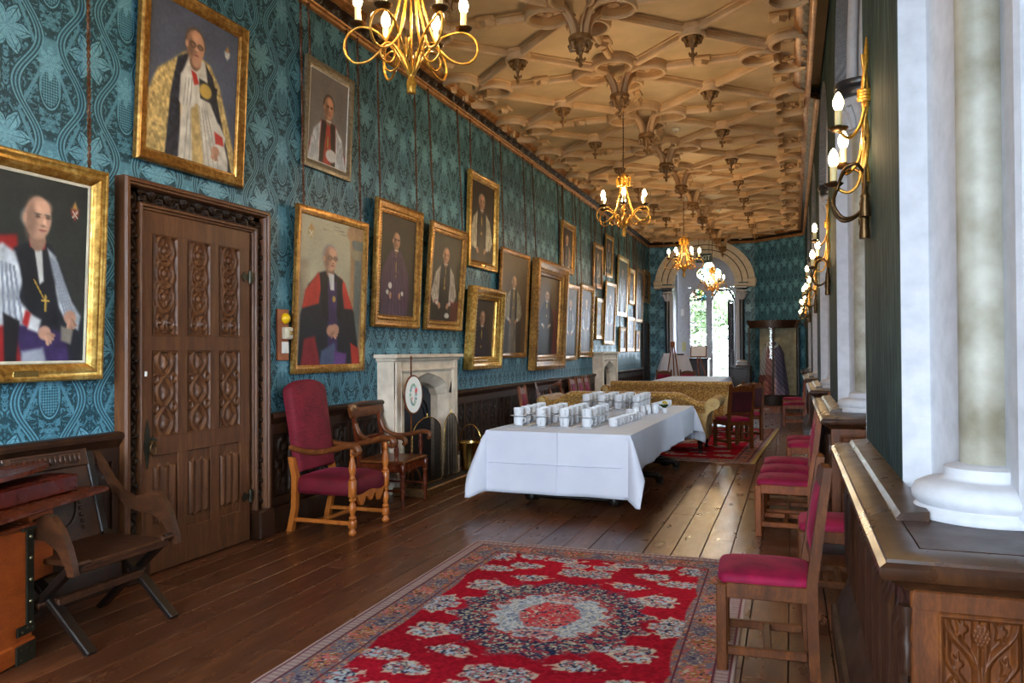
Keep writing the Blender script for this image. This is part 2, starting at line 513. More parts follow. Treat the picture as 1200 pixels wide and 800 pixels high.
def damask():
    m = Mat('teal_silk_damask', 0.55, 0, 0.4)
    t = m.node('ShaderNodeTexCoord')
    x, y, z = m.xyz(t.outputs['Object'])
    h = y - x            # only one of the two varies over a wall face
    warp = m.noise(t.outputs['Object'], 9, 2)
    PU, PV = 0.56, 0.61
    u = h / PU
    v = z / PV
    a = ((u.fract() - 0.5).abs()) * 2.0                 # 0 on pineapple columns, 1 on leaf columns
    p = v.fract()
    tw = 2 * PI
    cosv = (v * tw).cos()
    sinv = (v * tw).sin()
    # ogee ribbons
    cur = cosv * 0.27 + 0.52
    d1 = (a - cur).abs()
    rib = d1.step(0.115, 0.095)
    rib_in = d1.step(0.070, 0.055)
    rib_core = d1.step(0.026, 0.016)
    # secondary zigzag ribbon
    zz = ((v + 0.25).fract() - 0.5).abs() * 1.1 + 0.16
    d2 = (a - zz).abs()
    zig = d2.step(0.055, 0.035)
    # leaf motif on column a = 1
    lx = (1.0 - a) * (PU * 0.5)
    lz = ((v + 0.02).fract() - 0.5) * PV
    r = (lx * lx + lz * lz).sqrt()
    th = lz.atan2(lx)
    lob = ((th * 3.0).cos().abs()) * 0.55 + 0.45
    edge = (th * 17.0).cos() * 0.006
    leafd = r - lob * 0.150 - edge
    leaf = leafd.step(0.004, -0.004)
    vein = ((th * 3.0).sin().abs()).step(0.10, 0.04) * leaf
    leafin = leafd.step(-0.018, -0.028)
    inner = (leafd + 0.024).abs().step(0.006, 0.002)
    # pineapple on column a = 0
    px = a * (PU * 0.5)
    pz = ((v + 0.5).fract() - 0.5) * PV
    pin = ((px / 0.058).pow(2.0) + ((pz - 0.02) / 0.105).pow(2.0)).sqrt()
    pine = pin.step(1.04, 0.98)
    hatch = (((px + pz) * 190.0).sin() * ((px - pz) * 190.0).sin()).step(-0.12, 0.12)
    pring = (pin - 1.16).abs().step(0.07, 0.04)
    # spiky crown under / over the pineapple
    cx_ = (px * 1.0)
    cz_ = ((v + 0.22).fract() - 0.5) * PV
    cr = (cx_ * cx_ + cz_ * cz_ * 0.7).sqrt()
    cth = cz_.atan2(cx_)
    crown = (cr - ((cth * 4.0).cos().abs() * 0.05 + 0.035)).step(0.004, -0.003)
    # column stem
    stem = px.step(0.075, 0.068) * (sinv * 0.5 + 0.5).step(0.35, 0.5)
    # mirrored acanthus foliage filling the ground between the ribbons
    cmb = m.node('ShaderNodeCombineXYZ'); m.link(a * (PU * 0.5), cmb.inputs[0]); m.link(p * PV, cmb.inputs[1])
    fo = m.noise(cmb.outputs[0], 17, 2, 0.5, 2.2)
    fol = (fo - 0.50).step(0.0, 0.022)
    fold = ((fo - 0.50).abs()).step(0.020, 0.008)
    fo2 = m.noise(cmb.outputs[0], 42, 2, 0.5, 1.0)
    fol = fol * (0.62 + (fo2 - 0.5).step(-0.03, 0.03) * 0.25) * (1.0 - fold * 0.4)
    # feathery filigree
    n = m.noise(t.outputs['Object'], 34, 3, 0.6, 1.6)
    fil = (n - 0.5).abs().step(0.055, 0.02)
    light = stem * 0.75
    light = light.mx(rib * 0.9) * (1.0 - rib_in * 0.85) 
    light = light.mx(rib_core * 0.8)
    light = light.mx(zig * 0.75 * (1.0 - rib))
    away = (leafd.step(0.004, 0.020)) * (pin - 1.36).step(0.0, 0.10) * d1.step(0.115, 0.150)
    light = light.mx(fol * away * 0.85)
    light = light * (1.0 - pine) + pine * (hatch * 0.55 + 0.25)
    light = light.mx(pring * 0.9)
    light = light * (1.0 - crown) + crown * 0.95
    light = light * (1.0 - leaf) + leaf * (1.0 - inner * 0.55) * (1.0 - vein * 0.8)
    light = light * (1.0 - fil * 0.35)
    light = (light + fil * 0.22 * (1.0 - light)).clamp()
    weave = m.noise(m.coord('Object', (1, 40, 300)), 3, 2)
    light = light * (weave * 0.35 + 0.82)
    m.color(m.ramp(light, [(0.0, (20, 53, 62)), (0.35, (39, 82, 95)), (0.75, (84, 135, 153)), (1.0, (112, 164, 182))]))
    m.rough(light * -0.22 + 0.62)
    return m.m
DAMASK = damask()

def pier_mat():
    m = Mat('blue_green_combed_paint', 0.75, 0, 0.08)
    v = m.coord('Object', (14, 14, 0.9))
    n = m.noise(v, 3, 6, 0.6, 1.5)
    n2 = m.noise(m.coord('Object'), 1.4, 3)
    m.color(m.ramp(n * 0.75 + n2 * 0.25, [(0.36, (14, 26, 32)), (0.5, (34, 54, 58)), (0.62, (70, 90, 84))]))
    m.bump(n, 0.15, 0.003)
    return m.m
PIER = pier_mat()

def glass(name, tint=(255, 255, 255), refl=0.06):
    m = bpy.data.materials.new(name); m.use_nodes = True
    nt = m.node_tree; nt.nodes.clear()
    out = nt.nodes.new('ShaderNodeOutputMaterial'); mx = nt.nodes.new('ShaderNodeMixShader')
    t = nt.nodes.new('ShaderNodeBsdfTransparent'); g = nt.nodes.new('ShaderNodeBsdfGlossy')
    t.inputs[0].default_value = lin(tint); g.inputs['Roughness'].default_value = 0.02
    fr = nt.nodes.new('ShaderNodeFresnel'); fr.inputs[0].default_value = 1.35
    nt.links.new(fr.outputs[0], mx.inputs[0]); nt.links.new(t.outputs[0], mx.inputs[1]); nt.links.new(g.outputs[0], mx.inputs[2])
    nt.links.new(mx.outputs[0], out.inputs[0])
    return m
GLASS = glass('window_glass')
DIMGLASS = glass('dimmed_leaded_glass', (156, 160, 160))  # grey tint added to cut the daylight through the side windows
CASEGLASS = glass('display_case_glass', (226, 230, 228))
def stained(c): return glass('stained_glass', c)
def mesh_screen():
    m = Mat('fine_black_wire_mesh', 0.5, 0.5, 0.4, (26, 26, 30))
    x, y, z = m.xyz(m.coord('Object', (260, 260, 260)))
    w = (x.sin().abs().step(0.55, 0.7)).mx(z.sin().abs().step(0.55, 0.7)).mx(y.sin().abs().step(0.75, 0.8) * 0.0)
    m.link(w * 0.45 + 0.45, m.b.inputs['Alpha'])
    return m.m
WIREMESH = mesh_screen()
def bulb(s):
    m = bpy.data.materials.new('lit_bulb'); m.use_nodes = True
    nt = m.node_tree; nt.nodes.clear()
    out = nt.nodes.new('ShaderNodeOutputMaterial'); e = nt.nodes.new('ShaderNodeEmission')
    e.inputs[0].default_value = (1.0, 0.68, 0.34, 1); e.inputs[1].default_value = s
    nt.links.new(e.outputs[0], out.inputs[0])
    return m
BULB = bulb(BULB_STRENGTH); BULB2 = bulb(SCONCE_STRENGTH)
def foliage_mat():
    m = Mat('green_leaves', 0.6, 0, 0.3)
    oi = m.node('ShaderNodeTexCoord')
    n = m.noise(oi.outputs['Object'], 1.4, 5)
    m.color(m.ramp(n, [(0.3, (26, 40, 12)), (0.55, (48, 66, 22)), (0.75, (84, 98, 44))]))  # mottled dark to mid leaf greens
    return m.m
LEAF = foliage_mat()
BARK = plain('tree_bark', (84, 70, 56), 0.9)
GRASS = plain('dark_lawn', (62, 70, 52), 0.9)
# ================================================================== THE ROOM SHELL
XL, XR, YB, YF, ZC = -4.13, 0.365, -3.6, 24.0, 4.85
PER = 4.12                      # spacing of the window bays
YP0 = 2.15                      # near end of the first dado pedestal
# ---- floor: planks over a dark bed
mb = MB(); mb.box(((XL + 1.35) / 2, (YB + 27.0) / 2, -0.06), (1.35 - XL + .3, 27.0 - YB, 0.06))
floor = struct(mb.build('floor', GAP, angle=0))
rng = random.Random(3)
PW = 0.205
lens = (3.2, 4.4, 5.6)
plank_me = []
for L in lens:
    m_ = MB(); m_.box((0, 0, -0.014), (PW - 0.005, L - 0.005, 0.028), 0.0022); plank_me.append(m_.mesh('plank', FLOORB, 30))
x = XL + PW / 2
while x < 1.3:
    y = YB - rng.random() * 3
    yend = 24.3 if x > -3.5 else 24.0
    while y < yend:
        k = rng.randrange(3); L = lens[k]
        if y + L > YB + 1.0: inst('plank', plank_me[k], floor, (x + rng.uniform(-.0015, .0015), y + L / 2, rng.uniform(-.0012, 0)))
        y += L
    x += PW
# ---- left wall, back wall
mb = MB(); mb.box((XL - .15, (YB + YF) / 2, ZC / 2), (.3, YF - YB + .6, ZC))
wall_left = struct(mb.build('wall_left', DAMASK, angle=0))
mb = MB()
BWX0, BWX1, BWZ0, BWZ1 = -2.9, .1, .9, 4.3      # the tall end window behind the photographer
for xa, xb, za, zb in ((-4.6, BWX0, 0, ZC), (BWX1, 1.8, 0, ZC), (BWX0, BWX1, 0, BWZ0), (BWX0, BWX1, BWZ1, ZC)): mb.box(((xa + xb) / 2, YB - .15, (za + zb) / 2), (xb - xa, .3, zb - za))
wall_back = struct(mb.build('wall_back', DAMASK, angle=0))
m_ = MB()
for i in range(4): m_.box((BWX0 + i * 1.0, YB - .12, (BWZ0 + BWZ1) / 2), (.10, .14, BWZ1 - BWZ0), .02)
for z in (BWZ0, 2.7, BWZ1): m_.box(((BWX0 + BWX1) / 2, YB - .12, z), (BWX1 - BWX0, .13, .09), .02)
bw = struct(m_.build('window_20', PLASTER, angle=30))
for i in range(3):
    for za, zb in ((BWZ0, 2.7), (2.7, BWZ1)):
        inst('pane', MB().box((BWX0 + .5 + i, YB - .12, (za + zb) / 2), (.9, .005, zb - za - .1)).mesh('pane', GLASS, 0), bw)
ld = bpy.data.lights.new('sky_portal', 'AREA'); ld.shape = 'RECTANGLE'; ld.size = 3.0; ld.size_y = 3.4
lo = bpy.data.objects.new('sky_portal', ld); C.objects.link(lo); lo.location = (-1.4, YB - .25, 2.6); lo.rotation_euler = (PI / 2, 0, 0); ld.cycles.is_portal = True
# ---- ceiling slab
mb = MB(); mb.box(((XL + 1.4) / 2, (YB + 24.6) / 2, ZC + .06), (1.4 - XL + .4, 24.6 - YB + .6, .12))
ceiling = struct(mb.build('ceiling', CEIL_FLAT, angle=0))

# ---- plaster ribs, knots, bosses and pendants of the ceiling
CX, HX, CY0, HY = -1.90, 0.96, 7.32, 0.9155
def rib_prof(w=.050, d=.085):
    return [(-w, 0), (-w, -.018), (-w * .72, -.024), (-w * .62, -d * .8), (-w * .3, -d), (w * .3, -d), (w * .62, -d * .8), (w * .72, -.024), (w, -.018), (w, 0)]
def straight_rib(L):
    m_ = MB(); m_.sweep(rib_prof(), [((-L / 2, 0, 0), (0, 1, 0), (0, 0, 1)), ((L / 2, 0, 0), (0, 1, 0), (0, 0, 1))])
    return m_.mesh('rib', CEIL_RIB, 12)
DIAG = math.hypot(HX, HY)
me_diag = straight_rib(DIAG - .36 - .13)
me_cross = straight_rib(HX - .54 - .10)
me_long = straight_rib(HY - .54 - .10)
def ring(mbuf, cx, cy, r, a0, a1, n=16, w=.040, d=.11):
    fr = []
    for i in range(n + 1):
        a = a0 + (a1 - a0) * i / n
        fr.append(((cx + r * math.cos(a), cy + r * math.sin(a), 0), (math.cos(a), math.sin(a), 0), (0, 0, 1)))
    mbuf.sweep(rib_prof(w, d), fr)
def knot_parts(clip=None):
    m_ = MB()
    for k in range(4):
        a = k * PI / 2
        ring(m_, .33 * math.cos(a), .33 * math.sin(a), .205, a - PI * .80, a + PI * .80)
        d = a + PI / 4                       # mitred block in the cusp, where the diagonal rib lands
        c, s_ = math.cos(d), math.sin(d)
        m_.box((0, 0, -.03), (.17, .07, .06), .012, tr(.365 * c, .365 * s_, 0) @ rotz(d + PI / 2))
        m_.box((0, 0, -.03), (.09, .08, .06), .012, tr(.31 * c, .31 * s_, 0) @ rotz(d))
    b = MB()
    for k in range(4):
        a = k * PI / 2
        cx, cy = .33 * math.cos(a), .33 * math.sin(a)
        b.lathe([(.075, 0), (.075, -.012), (.03, -.03), (.045, -.05), (.02, -.07), (0, -.075)], 8, None, (cx, cy, 0))
        for j in range(5):
            q = j * 2 * PI / 5 + a
            b.lathe([(.032, -.012), (.028, -.034), (0, -.046)], 6, tr(cx + .07 * math.cos(q), cy + .07 * math.sin(q), 0))
    return m_, b
kr, kb = knot_parts()
me_knot = kr.mesh('knot', CEIL_RIB, 24); me_boss = kb.mesh('leaf_boss', CEIL_RIB, 40)
def clipped(me, name, sx):
    bm = bmesh.new(); bm.from_mesh(me)
    bmesh.ops.bisect_plane(bm, geom=bm.verts[:] + bm.edges[:] + bm.faces[:], plane_co=(sx * .16, 0, 0), plane_no=(sx, 0, 0), clear_outer=True)
    n = bpy.data.meshes.new(name); bm.to_mesh(n); bm.free(); n.materials.append(me.materials[0]); n.shade_smooth(); n.set_sharp_from_angle(angle=.42)
    return n
half = {sx: (clipped(me_knot, 'knot', sx), clipped(me_boss, 'leaf_boss', sx)) for sx in (-1, 1)}
# fan pendant under each middle knot: four ribs curving down to a carved drop
fan = MB()
for k in range(4):
    a = PI / 4 + k * PI / 2
    rd = Vector((math.cos(a), math.sin(a), 0)); sd = Vector((-math.sin(a), math.cos(a), 0))
    fr = []
    for i in range(9):
        t = i / 8
        r = .34 - .27 * math.sin(t * PI / 2); z = -.03 - .30 * (1 - math.cos(t * PI / 2))
        tx = Vector((-.27 * math.cos(t * PI / 2), 0, -.30 * math.sin(t * PI / 2) - 1e-4)).normalized()
        nn = rd * (-tx.z) + Vector((0, 0, tx.x)) * 1.0
        fr.append((rd * r + Vector((0, 0, z)), sd, -(rd * tx.z * 1.0 - Vector((0, 0, tx.x)))))
    fan.sweep([(-.038, .02), (-.045, 0), (-.03, -.02), (-.018, -.045), (.018, -.045), (.03, -.02), (.045, 0), (.038, .02)], fr)
me_fan = fan.mesh('fan_rib', CEIL_RIB, 24)
def leafdrop(top, R, L, n=6):
    m_ = MB()
    m_.lathe([(R * .9, top), (R, top - .02), (R * .94, top - .05), (R * .62, top - .062), (R * .40, top - .09), (R * .24, top - L * .52), (R * .13, top - L * .64), (R * .14, top - L * .70), (R * .27, top - L * .74), (R * .30, top - L * .79), (R * .12, top - L * .86), (R * .20, top - L * .92), (R * .08, top - L), (0, top - L * 1.02)], 12)
    for k in range(n):
        q = k * 2 * PI / n
        pts = [(R * .60, top - .055), (R * .92, top - .085), (R * .78, top - .13), (R * .36, top - L * .46)]
        c, s_ = math.cos(q), math.sin(q)
        m_.tube([(r * c, r * s_, z) for r, z in pts], [.014, .021, .017, .006], 6)
        m_.tube([(R * .26 * c, R * .26 * s_, top - L * .80), (R * .40 * c, R * .40 * s_, top - L * .75), (R * .36 * c, R * .36 * s_, top - L * .69)], [.008, .011, .005], 5)
    return m_
pm = leafdrop(-.31, .120, .30)
me_pend = pm.mesh('pendant', CEIL_GILT, 45)
dm = MB(); dm.lathe([(.11, 0), (.150, 0), (.150, -.04), (.138, -.05), (.138, -.115), (.118, -.12), (.11, -.02)], 20)
me_drum = dm.mesh('drum', CEIL_RIB, 35)
lm = leafdrop(-.045, .100, .32, 5)
me_drop = lm.mesh('leaf_drop', CEIL_GILT, 45)
nb = MB(); nb.add([(-.1, 0, 0), (0, -.1, 0), (.1, 0, 0), (0, .1, 0), (-.1, 0, -.02), (0, -.1, -.02), (.1, 0, -.02), (0, .1, -.02), (-.055, 0, -.085), (0, -.055, -.085), (.055, 0, -.085), (0, .055, -.085)],
                  [(0, 1, 5, 4), (1, 2, 6, 5), (2, 3, 7, 6), (3, 0, 4, 7), (4, 5, 9, 8), (5, 6, 10, 9), (6, 7, 11, 10), (7, 4, 8, 11), (8, 9, 10, 11)])
nb.box((0, 0, -.02), (.2, .2, .04), .01)
me_knob = nb.mesh('square_boss', CEIL_RIB, 20)
ANG = math.atan2(HY, HX)
for j in range(-5, 19):
    y = CY0 + (j) * HY
    if y > 23.9: break
    for i in range(-2, 3):
        px = CX + i * HX
        if j % 2 == 0:
            if i in (-2, 2):
                km, bm_ = half[-1 if i < 0 else 1]
                k_ = inst('knot', km, ceiling, (px, y, ZC)); inst('leaf_boss', bm_, k_)
            elif i == 0:
                k_ = inst('knot', me_knot, ceiling, (px, y, ZC)); inst('leaf_boss', me_boss, k_)
                inst('fan_rib', me_fan, k_); inst('pendant', me_pend, k_)
            else:
                inst('square_boss', me_knob, ceiling, (px, y, ZC))
                for sx in (-1, 1): inst('rib', me_cross, ceiling, (px + sx * (.10 + (HX - .64) / 2), y, ZC))
        else:
            if i in (-1, 1):
                d_ = inst('drum', me_drum, ceiling, (px, y, ZC)); inst('leaf_drop', me_drop, d_)
                for sx in (-1, 1):
                    for sy in (-1, 1):
                        if y + sy * HY > 24.2: continue
                        mx_, my_ = px + sx * HX / 2, y + sy * HY / 2
                        sh = (.36 - .13) / 2
                        inst('rib', me_diag, ceiling, (mx_ - sx * sh * math.cos(ANG), my_ - sy * sh * math.sin(ANG), ZC), (0, 0, sx * sy * ANG))
            elif i == 0:
                inst('square_boss', me_knob, ceiling, (px, y, ZC))
                for sy in (-1, 1): inst('rib', me_long, ceiling, (px, y + sy * (.10 + (HY - .64) / 2), ZC), (0, 0, PI / 2))
            else:
                inst('square_boss', me_knob, ceiling, (px - math.copysign(.11, i), y, ZC))

# ---- cornices: gilt bead, carved dark band, gilt crown
def cornice(no, path, flip):
    """path: corner points along the wall foot of the cornice (x, y); flip: +1 if the room is to the right of travel"""
    P = [Vector((a, b, 0)) for a, b in path]
    def frames(off=0.0, sub=None):
        fr = []
        pts = P
        for i, p in enumerate(pts):
            ns = []
            for a, b in ((i - 1, i), (i, i + 1)):
                if a >= 0 and b < len(pts):
                    d = (pts[b] - pts[a]).normalized(); ns.append(Vector((d.y, -d.x, 0)) * flip)
            n = sum(ns, Vector()); n.normalize(); n = n / max(.4, n.dot(ns[0]))
            fr.append((p, n, Vector((0, 0, 1))))
        return fr
    prof_lo = [(0, 4.640), (.030, 4.642), (.046, 4.652), (.050, 4.664), (.036, 4.674), (.034, 4.684), (.052, 4.690), (.058, 4.700), (.046, 4.712), (.02, 4.715), (0, 4.715)]
    prof_hi = [(.10, 4.775), (.135, 4.775), (.150, 4.784), (.148, 4.798), (.162, 4.804), (.182, 4.815), (.190, 4.835), (.190, 4.86), (.10, 4.86)]
    t = struct(MB().sweep(prof_lo, frames()).build('trim_%d' % no, CORN_GILT, angle=40))
    t2 = struct(MB().sweep(prof_hi, frames()).build('trim_%d' % (no + 1), CORN_GILT, angle=40))
    # carved band
    band = MB()
    for i in range(len(P) - 1):
        L = (P[i + 1] - P[i]).length; d = (P[i + 1] - P[i]).normalized(); n = Vector((d.y, -d.x, 0)) * flip
        nx = max(2, int(L * 60)); ny = 7
        def f(u, v, L=L, d=d, n=n, o=P[i]):
            s = u * L
            lift = 0.016 * (math.sin(s * 52) * math.cos(v * 9 + math.sin(s * 17) * 2.0) + .6 * math.sin(s * 23 + v * 7))
            off = .035 + v * .095 - .028 * math.sin(v * PI) + lift * math.sin(v * PI)
            return o + d * s + n * off + Vector((0, 0, 4.705 + .078 * v))
        band.grid(nx, ny, f)
    t3 = struct(band.build('trim_%d' % (no + 2), W_CARVE, angle=60))
cornice(1, [(XL, YB), (XL, YF), (-1.0, YF), (0.36, 22.9)], 1)
cornice(4, [(0.245, YB), (0.245, 10.4), (0.36, 10.55), (0.36, 22.9)], -1)

# ================================================================== LEFT WALL: dado
ZR = 0.9955
def wains(y0, y1):
    mb = MB()
    path = lambda pr: mb.sweep(pr, [((XL, y0, 0), (1, 0, 0), (0, 0, 1)), ((XL, y1, 0), (1, 0, 0), (0, 0, 1))])
    path([(0, .90), (.045, .90), (.05, .915), (.062, .925), (.07, .945), (.085, .955), (.088, .975), (.075, .99), (.05, .9955), (0, .9955)])
    o = mb.build('trim_%d' % wains.n, W_DARK, angle=40); struct(o); wains.n += 1
    m2 = MB(); m2.box((XL + .012, (y0 + y1) / 2, .45), (.024, y1 - y0, .9)); m2.box((XL + .03, (y0 + y1) / 2, .855), (.03, y1 - y0, .09), .004); m2.box((XL + .03, (y0 + y1) / 2, .25), (.03, y1 - y0, .08), .004)
    b = m2.build('dado_board', W_DARK, wall_left, angle=30)
    m3 = MB(); m3.sweep([(0, 0), (.075, 0), (.075, .15), (.066, .165), (.06, .19), (.045, .205), (0, .21)], [((XL, y0, 0), (1, 0, 0), (0, 0, 1)), ((XL, y1, 0), (1, 0, 0), (0, 0, 1))])
    s = m3.build('baseboard_left' + ('' if wains.n == 9 else '_%d' % (wains.n - 8)), W_DARK, angle=40); struct(s)
    return b
wains.n = 8
def linen(X, Z):
    """linenfold with a scrolled top and foot"""
    c = np.abs(X - .5) * 2
    fold = .5 + .5 * np.cos(c * PI * 3.0)
    edge = 1 - sstep(.80, .86, c)
    ztop = .90 - .06 * np.abs(np.sin(X * PI * 3)); zbot = .10 + .06 * np.abs(np.sin(X * PI * 3))
    m = sstep(zbot - .01, zbot + .01, Z) * (1 - sstep(ztop - .01, ztop + .01, Z))
    return (fold * .75 + .25) * edge * m
def foliate(X, Z):
    """tracery panel: twin arches over climbing leaves"""
    x = (X - .5) * 2; z = Z * 3.2
    stem = 1 - sstep(.05, .12, np.abs(x - .35 * np.sin(z * PI)))
    leaf = np.zeros_like(X)
    for k in range(7):
        zc = .22 + k * .46; xc = -.42 * math.sin(zc * PI)
        r = np.sqrt(((x - xc) / .40) ** 2 + ((z - zc) / .26) ** 2); th = np.arctan2((z - zc), (x - xc))
        leaf = np.maximum(leaf, (1 - sstep(.35, .95, r * (1 + .3 * np.cos(5 * th)))))
    border = sstep(.84, .9, np.abs(x)) + sstep(3.06, 3.12, z) + (1 - sstep(.07, .13, z))
    return np.clip(np.maximum(np.maximum(stem * .7, leaf), np.clip(border, 0, 1) * .9), 0, 1)
def relief_mesh(name, w, h, nx, ny, fn, mat, depth, angle=60):
    m_ = MB(); relief(m_, w, h, nx, ny, fn, None, depth)
    return m_.mesh(name, mat, angle, fix=False)
# panel mesh faces +y locally; rotate -90 deg about z to face +x
me_fol = relief_mesh('panel', .225, .50, 26, 44, foliate, W_CARVE, .018)
me_lin = relief_mesh('panel', .225, .50, 30, 30, linen, W_DARK, .018)
def flip_mesh(me):
    me.flip_normals(); return me
for me in (me_fol, me_lin): flip_mesh(me)
FACE_PX = (0, 0, -PI / 2)
me_stile = MB().box((XL * 0, 0, .55), (.02, .055, .54), .004).mesh('stile', W_DARK, 30)
for (y0, y1, kind) in ((YB, 3.90, 'p'), (5.43, 7.30, "f"), (8.92, 16.8, "f"), (18.42, 22.7, "f")):
    b = wains(y0, y1)
    n = max(1, round((y1 - y0 - .1) / .30)); st = (y1 - y0 - .06) / n
    for i in range(n + 1):
        yy = y0 + .03 + i * st
        inst('stile', me_stile, wall_left, (XL + .034, yy, 0))
        if i < n and (yy > 0.5):
            inst('panel', me_fol if (kind == 'f') else me_lin, wall_left, (XL + .026, yy + st / 2, .30), FACE_PX)
# ================================================================== RIGHT WALL: window bays
XW = 1.28                       # plane of the glass
RAILP = [(.0, .905), (.016, .908), (.022, .918), (.040, .926), (.050, .938), (.072, .945), (.078, .957), (.078, .975), (.062, .985), (.060, .993), (.040, 1.0), (.0, 1.004), (-.02, 1.004), (-.03, .99)]
BASEP = [(0, 0), (.085, 0), (.085, .11), (.078, .125), (.06, .13), (.055, .16), (.04, .19), (.036, .21), (.018, .24), (.012, .27), (0, .30)]
XD = 0.272                      # face of the dado
ARCH_PROF = [(.365, 0), (.455, 0), (.462, .01), (.503, .27), (.515, .28), (.575, .22), (.578, .60), (.59, .62), (.80, .62), (.83, .66), (.86, .66), (.90, .70), (1.22, .76)]
def jamb_path(ya, yb, spring, rise, n=18):
    """frames round an arched opening from its foot at yb up, over and down to ya; profile x = depth, y = inward offset"""
    c, a = (ya + yb) / 2, (yb - ya) / 2
    return c, a
def window_arch(name, ya, yb, z0=1.0, spring=3.62, rise=.98, n=18):
    c, a = (ya + yb) / 2, (yb - ya) / 2
    mb = MB(); vs = []; k = len(ARCH_PROF)
    steps = [(0, z0)] + [(PI * i / n, None) for i in range(n + 1)] + [(PI, z0)]
    for th, zz in steps:
        for x, off in ARCH_PROF:
            of = off * (1 - .62 * (1 - math.cos(th)) / 2)      # the near side of the opening has the deeper orders
            if zz is not None: vs.append((x, c + math.cos(th) * (a - of), zz))
            else: vs.append((x, c + math.cos(th) * (a - of), spring + math.sin(th) * max(.12, rise - of * .8)))
    fs = []
    for i in range(len(steps) - 1):
        for j in range(k - 1): fs.append((i * k + j, i * k + j + 1, (i + 1) * k + j + 1, (i + 1) * k + j))
    mb.add(vs, fs)
    o = mb.build(name, PLASTER, wall_right, angle=28, fix=False)
    # plain wall above the arch
    m2 = MB(); pts = [(c + math.cos(PI * i / n) * a, spring + math.sin(PI * i / n) * rise) for i in range(n + 1)]
    for i in range(n):
        (y1, z1), (y2, z2) = pts[i], pts[i + 1]
        m2.add([(.365, y1, z1), (.365, y2, z2), (.365, y2, ZC), (.365, y1, ZC), (.5, y1, z1), (.5, y2, z2), (.5, y2, ZC), (.5, y1, ZC)], [(0, 1, 2, 3), (4, 7, 6, 5), (0, 4, 5, 1)])
    m2.build('spandrel', PIER, wall_right, angle=0)
    return c, a
mb = MB()
piers = []
for k in range(-1, 5):
    yp = YP0 + PER * k
    y0, y1 = yp + .92, yp + 2.35
    if k == 4: y1 = 25.0  # last bay walled solid to keep daylight off the far wall
    piers.append((k, yp, y0, y1))
    mb.box(((.365 + 1.36) / 2, (y0 + y1) / 2, ZC / 2), (1.36 - .365, y1 - y0 - .02, ZC))
mb.box(((.365 + 1.36) / 2, (YB + (-5.32 + 2.35)) / 2 - .1, ZC / 2), (1.0, 1.2, ZC))
wall_right = struct(mb.build('wall_right', PIER, angle=0))
mb = MB()
# outer parapet walls below and above the glass
mb.box((1.32, (YB + 25) / 2, .45), (.16, 25 - YB, .9)); mb.box((1.32, (YB + 25) / 2, 4.72), (.16, 25 - YB, .3))
mb.build('outer_wall', PLASTER, wall_right, angle=0)

def grapes(X, Z):
    """ogee ribs with bunches of grapes between them"""
    x = (X - .5) * 2; z = Z * 1.45
    h = np.zeros_like(X)
    def rib(xc, w): return np.clip(1 - np.abs(x - xc) / w, 0, 1) ** .6
    for s in (-1, 1):
        q = sstep(.72, 1.36, z)
        h = np.maximum(h, rib(s * (.06 + .86 * q ** 1.3), .16) * .85)
        q2 = sstep(.40, .95, z)
        h = np.maximum(h, rib(s * (.34 + .55 * q2 ** 1.6), .13) * .7)
        q3 = 1 - sstep(.05, .62, z)
        h = np.maximum(h, rib(s * (.10 + .82 * q3), .14) * .8)
    def bunch(xc, zc, w, hh):
        r = np.sqrt(((x - xc) / w) ** 2 + ((z - zc) / hh) ** 2)
        dots = np.abs(np.sin((x + z * 1.05) * 31) * np.sin((x - z * 1.05) * 31))
        return (1 - sstep(.85, 1.0, r)) * (.45 + .4 * np.sqrt(np.clip(1 - r * r, 0, 1)) + .28 * dots)
    for xc, zc, w, hh in ((.0, 1.22, .26, .15), (-.72, .52, .2, .2), (.72, .52, .2, .2), (0, .18, .24, .14)):
        h = np.maximum(h, bunch(xc, zc, w, hh))
    for s in (-1, 1):
        for xc, zc, rr in ((s * .5, 1.28, .17), (s * .62, .86, .16), (s * .45, .12, .2)):
            r = np.sqrt((x - xc) ** 2 + ((z - zc) * 1.3) ** 2); th = np.arctan2(z - zc, x - xc)
            h = np.maximum(h, (1 - sstep(.5, 1.0, r / rr * (1 + .25 * np.cos(th * 5)))) * .6)
    return np.clip(h, 0, 1.2)
me_grape = flip_mesh(relief_mesh('carved_panel', .52, .68, 110, 130, grapes, W_CHAIRD, .035))
me_boards = flip_mesh(relief_mesh('panel', .20, .56, 30, 12, linen, W_DARK, .022))
NOTCH = {}
